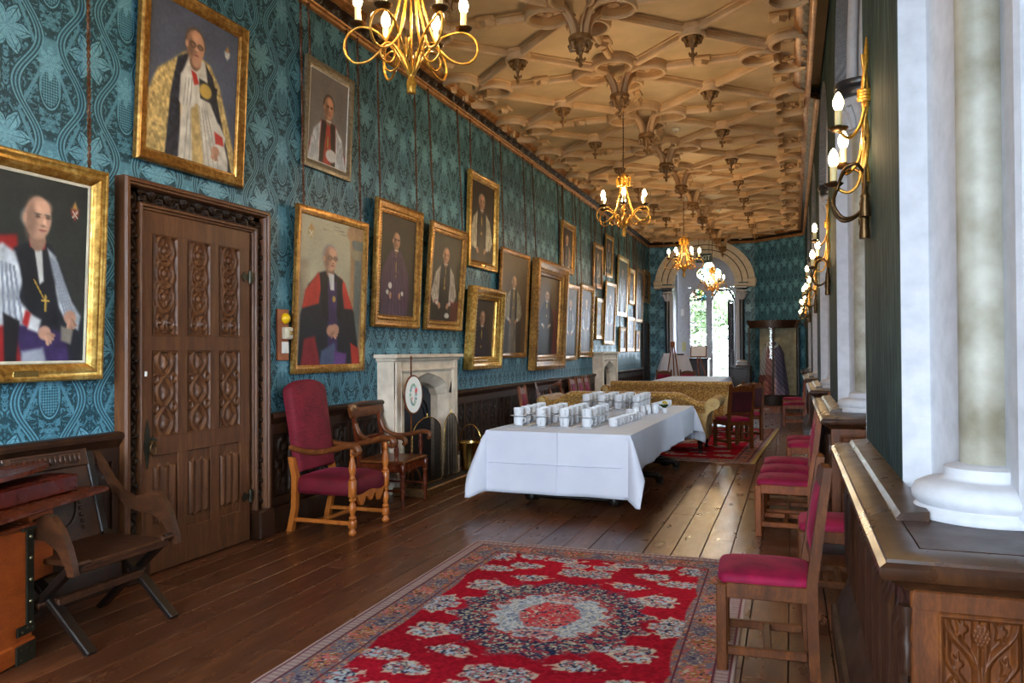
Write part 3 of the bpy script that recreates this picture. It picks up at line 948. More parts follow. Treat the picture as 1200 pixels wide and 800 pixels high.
def pedestal(k, yp):
    ye = yp + 2.35
    path = [(1.25, yp), (XD, yp), (XD, ye), (1.25, ye)]
    nrm = [(0, -1, 0), (-1, -1, 0), (-1, 1, 0), (0, 1, 0)]
    fr = [((x, y, 0), n, (0, 0, 1)) for (x, y), n in zip(path, nrm)]
    struct(MB().sweep(RAILP, fr).build('trim_%d' % (30 + k), W_RAIL, angle=32))
    struct(MB().sweep(BASEP, fr).build('baseboard_right' + ('' if k == -1 else '_%d' % (k + 2)), W_DARK, angle=32))
    m_ = MB(); m_.box(((XD + 1.25) / 2, (yp + ye) / 2, .5), (1.25 - XD, ye - yp, 1.0)); m_.box(((XD + 1.2) / 2 + .024, yp + .5, .9985), (1.2 - XD, .95, .014))
    d = m_.build('dado_block', W_DARK, wall_right, angle=0)
    # framed carved panel on the end that faces the near window
    f = MB()
    f.box((XD + .028, yp - .008, .55), (.066, .03, .72), .004); f.box((XD + .74, yp - .008, .55), (.16, .03, .72), .004)
    f.box((XD + .40, yp - .009, .888), (.80, .03, .05), .004); f.box((XD + .40, yp - .009, .20), (.80, .03, .10), .004)
    for z in (.858, .262): f.box((XD + .355, yp - .014, z), (.61, .022, .016), .006)
    for x in (XD + .058, XD + .237, XD + .263, XD + .442, XD + .468, XD + .655): f.box((x, yp - .0145, .56), (.014, .022, .61), .005)
    for x in (XD + .25, XD + .455): f.box((x, yp - .008, .56), (.03, .03, .60), .004)
    f.build('panel_frame', W_CHAIRD, wall_right, angle=30)
    for i in range(3):
        for z in (.27, .565): inst('carved_panel', me_grape, wall_right, (XD + .147 + .205 * i, yp - .001, z), (0, 0, PI), (.165 / .52, .55, .295 / .68))
    sl = MB(); sl.prism([(XD + .008, .99), (XD + .008, 1.012), (XD + .02, 1.026), (.366, 1.034), (.366, .99)], yp + .36, ye - .04, 'XZ'); sl.build('sloping_ledge', W_RAIL, wall_right, angle=30)
    n = 9; st = (ye - yp - .06) / n
    for i in range(n):
        inst('panel', me_boards, wall_right, (XD - .002, yp + .03 + st * (i + .5), .30), (0, 0, PI / 2))
    # turned drop on the corner
    m_ = MB(); m_.lathe([(.010, .70), (.016, .72), (.012, .74), (.018, .78), (.010, .80), (.018, .83), (.02, .87)], 10, None, (XD - .012, yp - .006, 0))
    m_.build('corner_baluster', W_DARK, wall_right, angle=50)
for k, yp, y0, y1 in piers:
    if k < 5: pedestal(k, yp)
    else:
        pass
arches = []
for k in range(-1, 4):
    yp = YP0 + PER * k
    ya, yb = yp + 2.35, yp + PER + .92
    c, a = window_arch('window_arch', ya, yb)
    arches.append((k, c, a))
# the last pedestal
pedestal(5, YP0 + PER * 5) if YP0 + PER * 5 < 22.2 else None
# ---- windows
ALEAD = plain('dark_lead', (60, 62, 66), 0.5, metal=0.5)
win_no = 1
for k, c, a in arches:
    w = a - .52; c = c - .22
    m_ = MB()
    for y in (c - w - .02, c, c + w + .02): m_.box((XW, y, 2.75), (.10, .09, 3.7), .02)
    for z in (.93, 2.55): m_.box((XW, c, z), (.10, 2 * w + .1, .09), .02)
    o = struct(m_.build('window_%d' % win_no, PLASTER, angle=30)); win_no += 1
    for sy in (-1, 1):
        for z0, z1 in ((.98, 2.5), (2.6, 4.5)):
            g = MB(); g.box((XW, c + sy * w / 2, (z0 + z1) / 2), (.005, w - .03, z1 - z0))
            g.build('pane', DIMGLASS, o, angle=0)
            l = MB()
            for i in range(1, 4): l.box((XW, c + sy * w / 2, z0 + (z1 - z0) * i / 4), (.012, w - .03, .010))
            for i in range(1, 3): l.box((XW, c + sy * (w * i / 3), (z0 + z1) / 2), (.012, .008, z1 - z0))
            l.build('glazing_bar', ALEAD, o, angle=0)
    # window portal: guides sky light through the real opening
    ld = bpy.data.lights.new('sky_portal', 'AREA'); ld.shape = 'RECTANGLE'; ld.size = 2 * w + .1; ld.size_y = 3.6
    lo = bpy.data.objects.new('sky_portal', ld); C.objects.link(lo)
    lo.location = (XW + .12, c, 2.75); lo.rotation_euler = (0, PI / 2, 0)
    ld.shape = 'RECTANGLE'; ld.size = 3.6; ld.size_y = 2 * w + .1
    ld.cycles.is_portal = True
# ---- stone columns standing on the pedestals
def column_meshes(zb, h, shaft_mat, r=.066):
    b = MB(); b.lathe([(.196, 0), (.200, .008), (.196, .022), (.184, .030), (.182, .036), (.194, .050), (.196, .066), (.186, .088), (.160, .102), (.122, .108), (.112, .112), (.108, .120), (.112, .130), (.108, .144), (.088, .150), (r, .156)], 40)
    s = MB(); s.lathe([(r, .154), (r, h - .30)], 28)
    cap = MB()
    cap.lathe([(r, h - .32), (r + .02, h - .315), (r + .02, h - .295), (r + .006, h - .285), (r + .02, h - .20), (r + .05, h - .13), (r + .085, h - .07), (r + .07, h - .04)], 24)
    for q in range(8):
        a = q * PI / 4
        cc, ss = math.cos(a), math.sin(a)
        cap.tube([((r + .012) * cc, (r + .012) * ss, h - .28), ((r + .035) * cc, (r + .035) * ss, h - .19), ((r + .075) * cc, (r + .075) * ss, h - .115), ((r + .10) * cc, (r + .10) * ss, h - .13), ((r + .085) * cc, (r + .085) * ss, h - .16)], [.022, .030, .03, .026, .012], 7)
    ab = MB(); ab.lathe([(.135, h - .045), (.17, h - .04), (.178, h - .02), (.175, h + .02), (.19, h + .03), (.20, h + .05), (.195, h + .085), (.16, h + .09)], 32)
    return b.mesh('base', PLASTER, 50), s.mesh('shaft', shaft_mat, 50), cap.mesh('capital', PLASTER, 50), ab.mesh('abacus', SLATE, 40)
colm = column_meshes(0, 2.52, PLASTER_OLD)
ords = ['nearest the camera', 'second from the camera', 'third from the camera', 'fourth from the camera', 'fifth from the camera']
for i, k in enumerate(range(0, 5)):
    t = thing('window_column', 'round stone column on the oak window ledge, %s along the right wall' % ords[i], 'column', (.534, YP0 + PER * k + .50, 1.006), 0, 'stone columns of the window bays')
    for nm, me in zip(('base', 'shaft', 'capital', 'abacus'), colm): inst(nm, me, t)
# moulded arch ribs springing from the column heads
for k in range(0, 5):
    yb = YP0 + PER * k + .50
    m_ = MB()
    for dx, r in ((-.06, .038), (.03, .046), (.11, .038)):
        pts = [(.534 + dx, yb - .02, 3.62)] + [(.534 + dx, yb - .9 + .9 * math.cos(q), 3.66 + .80 * math.sin(q)) for q in np.linspace(0, PI, 22)] + [(.534 + dx, yb - 1.8, 3.62)]
        m_.tube(pts, r, 10)
    m_.build('arch_roll', PLASTER, wall_right, angle=60)

# ================================================================== FAR WALL with the arch and its vestibule
ACX, ASP, AA, AR = -2.45, 3.50, .98, .90     # inner arch
def arch_pts(off, n=28):
    return [(ACX + (AA + off) * math.cos(PI * i / n), ASP + (AR + off * .86) * math.sin(PI * i / n)) for i in range(n + 1)]
mb = MB()
pts = arch_pts(.0)
n = len(pts) - 1
x0, x1 = XL - .1, -1.0
for i in range(n):
    (xa, za), (xb, zb) = pts[i], pts[i + 1]
    mb.add([(xa, YF, za), (xb, YF, zb), (xb, YF, ZC), (xa, YF, ZC), (xa, YF + .3, za), (xb, YF + .3, zb), (xb, YF + .3, ZC), (xa, YF + .3, ZC)], [(0, 1, 2, 3), (7, 6, 5, 4), (0, 4, 5, 1)])
mb.box(((x0 + ACX - AA) / 2, YF + .15, ZC / 2), (ACX - AA - x0, .3, ZC)); mb.box(((x1 + ACX + AA) / 2, YF + .15, ZC / 2), (x1 - ACX - AA, .3, ZC))
# canted corner on the right
mb.add([(-1.0, YF, 0), (.42, 22.85, 0), (.42, 22.85, ZC), (-1.0, YF, ZC), (-.9, YF + .3, 0), (.7, 23.1, 0), (.7, 23.1, ZC), (-.9, YF + .3, ZC)], [(0, 1, 2, 3), (7, 6, 5, 4), (0, 4, 5, 1), (1, 5, 6, 2)])
wall_far = struct(mb.build('wall_far', DAMASK, angle=0))
# stone archivolt: three orders
def archivolt(o0, o1, d, mat, nm='arch_moulding'):
    m_ = MB(); A_, B_ = arch_pts(o0), arch_pts(o1)
    for i in range(n):
        (a1, b1), (a2, b2), (c1, d1), (c2, d2) = A_[i], A_[i + 1], B_[i], B_[i + 1]
        m_.add([(a1, YF - d, b1), (a2, YF - d, b2), (c2, YF - d, d2), (c1, YF - d, d1), (a1, YF + .02, b1), (a2, YF + .02, b2), (c2, YF + .02, d2), (c1, YF + .02, d1)], [(0, 1, 2, 3), (0, 4, 5, 1), (3, 2, 6, 7)])
    return m_.build(nm, mat, wall_far, angle=40)
ARCHST = plain('buff_painted_arch', (214, 200, 176), 0.65, var=0.06)
DARKLINE = plain('dark_arch_line', (66, 56, 44), 0.6)
archivolt(-.10, .10, .06, ARCHST); archivolt(.10, .13, .05, DARKLINE); archivolt(.13, .27, .09, ARCHST); archivolt(.27, .30, .07, DARKLINE); archivolt(.30, .48, .12, ARCHST)
m_ = MB()
for s in (-1, 1):
    m_.box((ACX + s * (AA + .19), YF - .10, ASP - .10), (.62, .26, .10), .02); m_.box((ACX + s * (AA + .40), YF - .09, ASP + .02), (.26, .22, .20), .05)
m_.build('impost', ARCHST, wall_far, angle=30)
m_ = MB()
for s in (-1, 1): m_.box((ACX + s * (AA + .02), YF - .0, 1.7), (.16, .20, 3.4), .01)
m_.build('jamb', PLASTER, wall_far, angle=30)
colm2 = [(MB().lathe([(.17, 0), (.18, .03), (.15, .06), (.17, .10), (.13, .14), (.08, .17)], 20).mesh('base', PLASTER, 50)), (MB().lathe([(.07, .16), (.07, 1.98)], 16).mesh('shaft', SLATE, 50)),
         column_meshes(0, 2.25, PLASTER)[2], (MB().box((0, 0, 2.29), (.34, .26, .09), .02).mesh('abacus', SLATE, 30))]
for s, lab in ((-1, 'dark slender column with white capital on the left side of the far arch'), (1, 'dark slender column with white capital on the right side of the far arch')):
    t = thing('arch_column', lab, 'column', (ACX + s * (AA + .10), YF - .20, 1.04), 0)
    for nm, me in zip(('base', 'shaft', 'capital', 'abacus'), colm2): inst(nm, me, t)
    m_ = MB(); m_.box((ACX + s * (AA + .14), YF - .20, .52), (.46, .42, 1.04), .02); m_.build('pedestal', W_DARK, wall_far, angle=30)
# vestibule behind the arch
VX0, VX1, VY = -3.55, -1.36, 26.3
mb = MB()
mb.box((VX0 - .1, (YF + VY) / 2 + .1, 2.5), (.2, VY - YF - .3, 5.0)); mb.box((VX1 + .1, (YF + VY) / 2 + .1, 2.5), (.2, VY - YF - .3, 5.0))
mb.box(((VX0 + VX1) / 2, (YF + VY) / 2 + .2, 4.95), (VX1 - VX0 + .4, VY - YF, .1))
# end wall of the vestibule as strips around two lancets and a quatrefoil
def strip(x0, x1, z0, z1): mb.box(((x0 + x1) / 2, VY + .1, (z0 + z1) / 2), (x1 - x0, .2, z1 - z0))
LX0, LX1, RX0, RX1 = -3.20, -2.60, -2.48, -1.72
strip(VX0 - .2, LX0, 0, 4.95); strip(LX1, RX0, 0, 3.55); strip(RX1, VX1 + .2, 0, 4.95)
strip(LX0, LX1, 0, 1.24); strip(RX0, RX1, 0, .02)
def lancet_head(xa, xb, zs, rise, ztop):
    nn = 10; c, a = (xa + xb) / 2, (xb - xa) / 2
    for i in range(nn):
        p, q = PI * i / nn, PI * (i + 1) / nn
        X1, Z1, X2, Z2 = c + a * math.cos(p), zs + rise * math.sin(p), c + a * math.cos(q), zs + rise * math.sin(q)
        mb.add([(X1, VY, Z1), (X2, VY, Z2), (X2, VY, ztop), (X1, VY, ztop), (X1, VY + .2, Z1), (X2, VY + .2, Z2), (X2, VY + .2, ztop), (X1, VY + .2, ztop)], [(0, 1, 2, 3), (7, 6, 5, 4), (0, 4, 5, 1)])
lancet_head(LX0, LX1, 3.14, .38, 3.55); lancet_head(RX0, RX1, 3.14, .40, 3.55)
QX, QZ, QR = -2.54, 4.0, .20
# wall round the quatrefoil: ring of quads out to a rectangle
def quat(th):
    best = 0
    for k in range(4):
        a = k * PI / 2; cx, cz = QR * 1.05 * math.cos(a), QR * 1.05 * math.sin(a)
        b = cx * math.cos(th) + cz * math.sin(th); d = b * b - (cx * cx + cz * cz - QR * QR * 1.1)
        if d > 0: best = max(best, b + math.sqrt(d))
    return best
NQ = 64
def rect(th, x0, x1, z0, z1):
    c, s = math.cos(th), math.sin(th); t = 1e9
    if c > 1e-6: t = min(t, (x1 - QX) / c)
    if c < -1e-6: t = min(t, (x0 - QX) / c)
    if s > 1e-6: t = min(t, (z1 - QZ) / s)
    if s < -1e-6: t = min(t, (z0 - QZ) / s)
    return t
for i in range(NQ):
    q = []
    for th in (2 * PI * i / NQ, 2 * PI * (i + 1) / NQ):
        r0, r1 = quat(th), rect(th, LX0, RX1, 3.55, 4.95)
        q.append(((QX + r0 * math.cos(th), QZ + r0 * math.sin(th)), (QX + r1 * math.cos(th), QZ + r1 * math.sin(th))))
    (a0, b0), (a1, b1) = q
    mb.add([(a0[0], VY, a0[1]), (a1[0], VY, a1[1]), (b1[0], VY, b1[1]), (b0[0], VY, b0[1]), (a0[0], VY + .2, a0[1]), (a1[0], VY + .2, a1[1])], [(0, 1, 2, 3), (0, 4, 5, 1)])
vest = mb.build('vestibule_wall', PLASTER, wall_far, angle=0)
mb = MB(); mb.box(((VX0 + VX1) / 2, (YF + 26.5) / 2 + .1, -.02), (VX1 - VX0 + .3, 2.6, .04)); mb.build('stone_step', STONE, floor, angle=0)
# left lancet: leaded window with a stained head
win = MB()
for x in (LX0 + .02, LX1 - .02): win.box((x, VY + .08, 2.2), (.05, .08, 1.95), .01)
win.box(((LX0 + LX1) / 2, VY + .08, 1.25), (.6, .08, .06), .01)
wo = struct(win.build('window_%d' % win_no, PLASTER, angle=30)); win_no += 1
g = MB(); g.box(((LX0 + LX1) / 2, VY + .10, 2.2), (.56, .005, 1.95)); g.build('pane', GLASS, wo, angle=0)
l = MB()
for z in (1.75, 2.25, 2.75): l.box(((LX0 + LX1) / 2, VY + .10, z), (.56, .012, .014))
for x in (-.10, .10): l.box(((LX0 + LX1) / 2 + x, VY + .10, 2.2), (.012, .012, 1.9))
l.build('glazing_bar', ALEAD, wo, angle=0)
STC = [(150, 170, 186), (206, 194, 150), (160, 180, 160), (150, 130, 120), (226, 222, 206), (120, 140, 150), (206, 206, 180)]
SG = [glass('stained_glass_%d' % i, c) for i, c in enumerate(STC)]
for i in range(5):
    a0, a1 = PI * i / 5, PI * (i + 1) / 5; cc = (LX0 + LX1) / 2
    m_ = MB(); ar = [(cc + .29 * math.cos(a0 + (a1 - a0) * j / 4), 3.15 + .36 * math.sin(a0 + (a1 - a0) * j / 4)) for j in range(5)]
    m_.prism([(cc, 3.16)] + ar, VY + .09, VY + .10, 'XZ'); m_.build('stained_pane', SG[i], wo, angle=0)
l = MB(); l.box(((LX0 + LX1) / 2, VY + .09, 3.14), (.58, .03, .03))
for i in range(6):
    a0 = PI * i / 5; l.beam((cc, VY + .09, 3.15), (cc + .28 * math.cos(a0), VY + .09, 3.15 + .36 * math.sin(a0)), .018, .018, 0)
l.tube([(cc + .29 * math.cos(q), VY + .09, 3.15 + .37 * math.sin(q)) for q in np.linspace(0, PI, 14)], .016, 6); l.tube([(cc + .14 * math.cos(q), VY + .09, 3.16 + .18 * math.sin(q)) for q in np.linspace(0, PI, 10)], .014, 6)
l.build('lead_tracery', SLATE, wo, angle=0)
# quatrefoil window
qf = MB(); qf.tube([(QX + (quat(2 * PI * i / NQ) - .01) * math.cos(2 * PI * i / NQ), VY + .06, QZ + (quat(2 * PI * i / NQ) - .01) * math.sin(2 * PI * i / NQ)) for i in range(NQ)], .025, 6, True)
qo = struct(qf.build('window_%d' % win_no, PLASTER, angle=50)); win_no += 1
for i in range(20):
    a0, a1 = 2 * PI * i / 20, 2 * PI * (i + 1) / 20
    for lo, hi, off in ((0, .45, 0), (.45, .80, 2), (.80, 1.0, 4)):
        m_ = MB(); th = [a0 + (a1 - a0) * j / 3 for j in range(4)]
        out = [(QX + hi * quat(t) * math.cos(t), QZ + hi * quat(t) * math.sin(t)) for t in th]
        inn = [(QX + lo * quat(t) * math.cos(t), QZ + lo * quat(t) * math.sin(t)) for t in th][::-1]
        if lo == 0: inn = inn[:1]
        m_.prism(out + inn, VY + .085, VY + .09, 'XZ'); m_.build('stained_pane', SG[(i * 2 + off + (i % 3)) % 7], qo, angle=0)
l = MB()
for i in range(20):
    t = 2 * PI * i / 20; l.beam((QX + .1 * quat(t) * math.cos(t), VY + .085, QZ + .1 * quat(t) * math.sin(t)), (QX + quat(t) * math.cos(t), VY + .085, QZ + quat(t) * math.sin(t)), .014, .014, 0)
for f in (.45, .80): l.tube([(QX + f * quat(2 * PI * i / NQ) * math.cos(2 * PI * i / NQ), VY + .085, QZ + f * quat(2 * PI * i / NQ) * math.sin(2 * PI * i / NQ)) for i in range(NQ)], .010, 5, True)
l.build('lead_tracery', SLATE, qo, angle=0)
# right lancet: doorway, door leaf standing open inwards with a dark cusped head
dr = MB()
for x in (RX0 + .015, RX1 - .015): dr.box((x, VY + .08, 1.6), (.05, .12, 3.1), .01)
dr.tube([((RX0 + RX1) / 2 + .35 * math.cos(q), VY + .06, 3.12 + .38 * math.sin(q) - .05 * abs(math.sin(3 * q))) for q in np.linspace(0, PI, 30)], .04, 6)
do = struct(dr.build('door_2', SLATE, angle=40))
lf = MB(); Mx = tr(RX1 - .06, VY - .02, 0) @ rotz(math.radians(-98))
for x in (.03, .67): lf.box((x, 0, 1.55), (.07, .05, 3.06), .008, Mx)
for z in (.10, .95, 3.06): lf.box((.35, 0, z), (.62, .05, .12 if z < 3 else .06), .008, Mx)
lf.box((.35, 0, .52), (.6, .03, .8), .0, Mx)
for z in (1.5, 2.0, 2.5): lf.box((.35, 0, z), (.6, .02, .02), 0, Mx)
lf.build('door_leaf', W_BLACK, do, angle=30)
g = MB(); g.box((.35, 0, 2.0), (.6, .006, 2.0), 0, Mx); g.build('pane', GLASS, do, angle=0)
ld = bpy.data.lights.new('sky_portal', 'AREA'); ld.shape = 'RECTANGLE'; ld.size = 1.5; ld.size_y = 3.6
lo = bpy.data.objects.new('sky_portal', ld); C.objects.link(lo); lo.location = (-2.46, VY + .3, 2.0); lo.rotation_euler = (-PI / 2, 0, 0); ld.cycles.is_portal = True

# ---- outdoors: terrace, lawn and trees beyond the far door
mb = MB(); mb.box((0, 40, -.35), (160, 160, .3)); struct(mb.build('ground', GRASS, angle=0))
def tree(x, y, h, r, seed, label):
    rg = random.Random(seed)
    t = thing('tree', label, 'tree', (x, y, -.25))
    m_ = MB(); m_.tube([(0, 0, 0), (.05, 0, h * .3), (-.05, .1, h * .6), (0, 0, h * .8)], [.16, .13, .09, .04], 8)
    for i in range(6):
        a = rg.random() * 6.28; z = h * (.3 + .08 * i)
        m_.tube([(0, 0, z), (math.cos(a) * r * .4, math.sin(a) * r * .4, z + h * .12), (math.cos(a) * r * .8, math.sin(a) * r * .8, z + h * .2)], [.06, .04, .015], 6)
    m_.build('trunk', BARK, t, angle=50)
    lf = MB()
    for i in range(2600):
        a, b_ = rg.random() * 6.28, rg.gauss(0, .42)
        rr = r * rg.random() ** .4
        p = Vector((math.cos(a) * math.cos(b_) * rr, math.sin(a) * math.cos(b_) * rr, h * .62 + math.sin(b_) * rr * 1.1))
        d1 = Vector((rg.gauss(0, 1), rg.gauss(0, 1), rg.gauss(0, .6))).normalized() * .15; d2 = d1.orthogonal().normalized() * .06
        lf.add([p - d1, p + d2, p + d1, p - d2], [(0, 1, 2, 3)])
    o = lf.build('foliage', LEAF, t, angle=0, fix=False); o['kind'] = 'stuff'
tree(-5.4, 35.5, 5.6, 2.4, 1, 'leafy tree outside, seen through the leaded left lancet of the far arch')
tree(-2.3, 41.5, 5.4, 2.6, 2, 'pale green tree outside, seen through the open doorway of the far arch')
# ================================================================== PAINTINGS
class Paint:
    """a picture painted in an array, later carried by the vertices of a canvas; x right, y down, both 0..1"""
    def __init__(s, nx, ny, c, seed=0, vig=.35, c2=None):
        s.nx, s.ny = nx, ny
        s.X, s.Y = np.meshgrid((np.arange(nx) + .5) / nx, (np.arange(ny) + .5) / ny)
        s.r = np.random.RandomState(seed)
        s.asp = ny / nx
        c = np.array(c, float)
        t = np.clip(s.fbm(3) * .9 + .05, 0, 1)[..., None]
        d = np.array(c2, float) if c2 is not None else c * (1 - vig)
        s.A = d * (1 - t) + c * t
    def fbm(s, f, o=4):
        out = np.zeros((s.ny, s.nx)); amp = .5
        for k in range(o):
            n = int(f * 2 ** k) + 2
            g = s.r.rand(n + 1, n + 1)
            x = s.X * n * .999; y = s.Y * n * .999
            i, j = x.astype(int), y.astype(int); u, v = x - i, y - j
            u, v = u * u * (3 - 2 * u), v * v * (3 - 2 * v)
            out += amp * ((g[j, i] * (1 - u) + g[j, i + 1] * u) * (1 - v) + (g[j + 1, i] * (1 - u) + g[j + 1, i + 1] * u) * v)
            amp *= .5
        return out
    def put(s, m, c, var=.18, f=7):
        c = np.array(c, float)
        t = (1 + var * 2 * (s.fbm(f) - .47))[..., None]
        m = np.clip(m, 0, 1)[..., None]
        s.A = s.A * (1 - m) + np.clip(c * t, 0, 255) * m
    def ell(s, cx, cy, rx, ry, c, soft=.12, rot=0, var=.12):
        x, y = s.X - cx, (s.Y - cy) * s.asp
        ry = ry * s.asp
        if rot: x, y = x * math.cos(rot) + y * math.sin(rot), -x * math.sin(rot) + y * math.cos(rot)
        d = np.sqrt((x / rx) ** 2 + (y / ry) ** 2)
        s.put(1 - sstep(1 - soft, 1 + soft, d), c, var)
    def poly(s, P, c, soft=.012, var=.18, f=7):
        n = len(P); inside = np.zeros(s.X.shape, bool); dist = np.full(s.X.shape, 9.0)
        for i in range(n):
            (x1, y1), (x2, y2) = P[i], P[(i + 1) % n]
            c_ = ((y1 > s.Y) != (y2 > s.Y)) & (s.X < (x2 - x1) * (s.Y - y1) / (y2 - y1 + 1e-12) + x1)
            inside ^= c_
            dx, dy = x2 - x1, (y2 - y1) * s.asp; L = dx * dx + dy * dy + 1e-12
            t = np.clip(((s.X - x1) * dx + (s.Y - y1) * s.asp * dy) / L, 0, 1)
            dist = np.minimum(dist, np.hypot(s.X - x1 - t * dx, (s.Y - y1) * s.asp - t * dy))
        sd = np.where(inside, dist, -dist)
        s.put(sstep(-soft, soft, sd), c, var, f)
    def line(s, P, w, c, var=.1):
        for (x1, y1), (x2, y2) in zip(P[:-1], P[1:]):
            dx, dy = x2 - x1, (y2 - y1) * s.asp; L = dx * dx + dy * dy + 1e-12
            t = np.clip(((s.X - x1) * dx + (s.Y - y1) * s.asp * dy) / L, 0, 1)
            d = np.hypot(s.X - x1 - t * dx, (s.Y - y1) * s.asp - t * dy)
            s.put(1 - sstep(w * .6, w * 1.2, d), c, var)
    def head(s, x, y, h, skin=(206, 158, 128), hair=(150, 146, 140), bald=False, turn=.15, specs=False):
        """a sitter's head of height h (in y units) centred at x, y"""
        a = s.asp; w = h * a * .36
        dk = tuple(v * .72 for v in skin); lt = tuple(min(255, v * 1.12) for v in skin)
        s.ell(x, y + h * .50, w * .62, h * .26, dk)                                  # neck
        if not bald: s.ell(x - turn * w * .4, y - h * .10, w * 1.16, h * .46, hair, .15)
        else: s.ell(x - turn * w * .5, y + h * .02, w * 1.12, h * .28, hair, .2)
        s.ell(x, y, w, h * .49, skin, .10)
        s.ell(x - w * (.55 if turn > 0 else -.55), y + h * .05, w * .45, h * .40, dk, .6)
        s.ell(x + turn * w, y - h * .26, w * .6, h * .16, lt, .5)
        ex = turn * w
        for k in (-1, 1):
            s.ell(x + ex + k * w * .40, y - h * .03, w * .20, h * .035, tuple(v * .45 for v in skin), .5)
            s.ell(x + ex + k * w * .40, y - h * .09, w * .26, h * .02, tuple(v * .6 for v in hair), .5)
        s.ell(x + ex * 1.4, y + h * .10, w * .15, h * .11, lt, .6); s.ell(x + ex * 1.4 - w * .1, y + h * .17, w * .2, h * .03, dk, .6)
        s.ell(x + ex, y + h * .275, w * .30, h * .025, (150, 82, 76), .5)
        s.ell(x - w * 1.0 * (1 if turn > 0 else -1), y + h * .03, w * .16, h * .11, skin, .3)
        if specs:
            for k in (-1, 1): s.ell(x + ex + k * w * .42, y - h * .02, w * .36, h * .08, (70, 52, 48), .2); s.ell(x + ex + k * w * .42, y - h * .02, w * .28, h * .06, dk, .2)
    def hand(s, x, y, r, skin=(206, 158, 128), rot=0):
        s.ell(x, y, r, r * .9 / s.asp, skin, .2)
        for k in range(4):
            q = rot + (k - 1.5) * .34
            s.line([(x + r * .5 * math.cos(q), y + r * .5 * math.sin(q) / s.asp), (x + r * 1.5 * math.cos(q), y + r * 1.5 * math.sin(q) / s.asp)], r * .24, tuple(v * (.84 + .07 * k) for v in skin))
    def folds(s, P, n, c, w=.008):
        """darker folds fanning between two edge polylines"""
        (a, b), (c1, d1) = P
        for k in range(n):
            t = (k + .5) / n
            s.line([(a[0] + (b[0] - a[0]) * t, a[1] + (b[1] - a[1]) * t), (c1[0] + (d1[0] - c1[0]) * t, c1[1] + (d1[1] - c1[1]) * t)], w, c)
    def shield(s, x, y, r, c=(196, 170, 90)):
        a = s.asp
        s.poly([(x - r, y - r * .8 / a), (x + r, y - r * .8 / a), (x + r * .9, y + r * .3 / a), (x, y + r * 1.5 / a), (x - r * .9, y + r * .3 / a)], c)
        s.poly([(x - r * .7, y - r * .8 / a), (x, y - r * 2.2 / a), (x + r * .7, y - r * .8 / a)], (190, 140, 70))
        s.line([(x - r * .6, y - r * .4 / a), (x + r * .5, y + r * .8 / a)], r * .14, (230, 226, 210)); s.line([(x + r * .6, y - r * .4 / a), (x - r * .5, y + r * .8 / a)], r * .14, (230, 226, 210))

def bishop(p, x, y, h, robe=(30, 28, 32), sleeve=(206, 206, 200), front=None, scarf=(30, 28, 30), hair=(150, 146, 140), bald=False, skin=(200, 152, 122), cuffs=(176, 40, 40), turn=.15, full=False, specs=False):
    """seated half or full length churchman with rochet sleeves and dark scarf"""
    a = p.asp; w = h * a
    sh, hip = y + h * .62, min(.98, y + h * 3.2)
    ft = min(1.02, y + h * 6.2)
    p.poly([(x - w * .55, sh), (x + w * .55, sh), (x + w * 1.35, sh + h * 1.2), (x + w * 1.5, hip), (x + w * 1.3, ft), (x - w * 1.3, ft), (x - w * 1.5, hip), (x - w * 1.35, sh + h * 1.2)], robe, .02)
    if sleeve is not None:
        for k in (-1, 1):
            p.poly([(x + k * w * .55, sh + h * .05), (x + k * w * 1.05, sh + h * .5), (x + k * w * 1.5, sh + h * 1.9), (x + k * w * 1.15, sh + h * 2.5), (x + k * w * .55, sh + h * 2.3), (x + k * w * .62, sh + h * 1.1)], sleeve, .02, .3, 12)
            p.folds((((x + k * w * .7, sh + h * .4), (x + k * w * 1.1, sh + h * .8)), ((x + k * w * .7, sh + h * 2.2), (x + k * w * 1.35, sh + h * 2.0))), 4, tuple(v * .72 for v in sleeve), .007)
    if front is not None:
        p.poly([(x - w * .40, sh), (x + w * .40, sh), (x + w * .55, hip), (x + w * .7, ft), (x - w * .7, ft), (x - w * .55, hip)], front, .02, .25, 12)
    if scarf is not None:
        for k in (-1, 1):
            p.poly([(x + k * w * .12, sh - h * .05), (x + k * w * .50, sh + h * .02), (x + k * w * .62, hip), (x + k * w * .34, hip + h * .2), (x + k * w * .20, sh + h * .7)], scarf, .012)
    p.poly([(x - w * .22, sh - h * .12), (x + w * .22, sh - h * .12), (x + w * .16, sh + h * .10), (x - w * .16, sh + h * .10)], cuffs if cuffs else robe, .01)
    p.head(x, y, h, skin, hair, bald, turn, specs)
    p.poly([(x - w * .18, sh - h * .10), (x + w * .22, sh - h * .10), (x + w * .18, sh - h * .02), (x - w * .14, sh - h * .02)], (226, 222, 214), .006)
    hy = sh + h * 2.4
    for k in (-1, 1):
        hx = x + k * w * .62
        if cuffs: p.ell(hx + k * w * .22, hy - h * .02, w * .20, h * .14, cuffs, .2)
        p.ell(hx + k * w * .14, hy + h * .02, w * .17, h * .13, (220, 218, 212), .2)
        p.hand(hx - k * w * .10, hy + h * .14, w * .16, skin, PI * .5 + k * .5)
    p.line([(x - w * .05, sh + h * .2), (x, sh + h * 1.4), (x + w * .05, sh + h * .2)], .004, (180, 150, 70))
    p.ell(x, sh + h * 1.45, w * .07, h * .10, (206, 170, 80), .3)

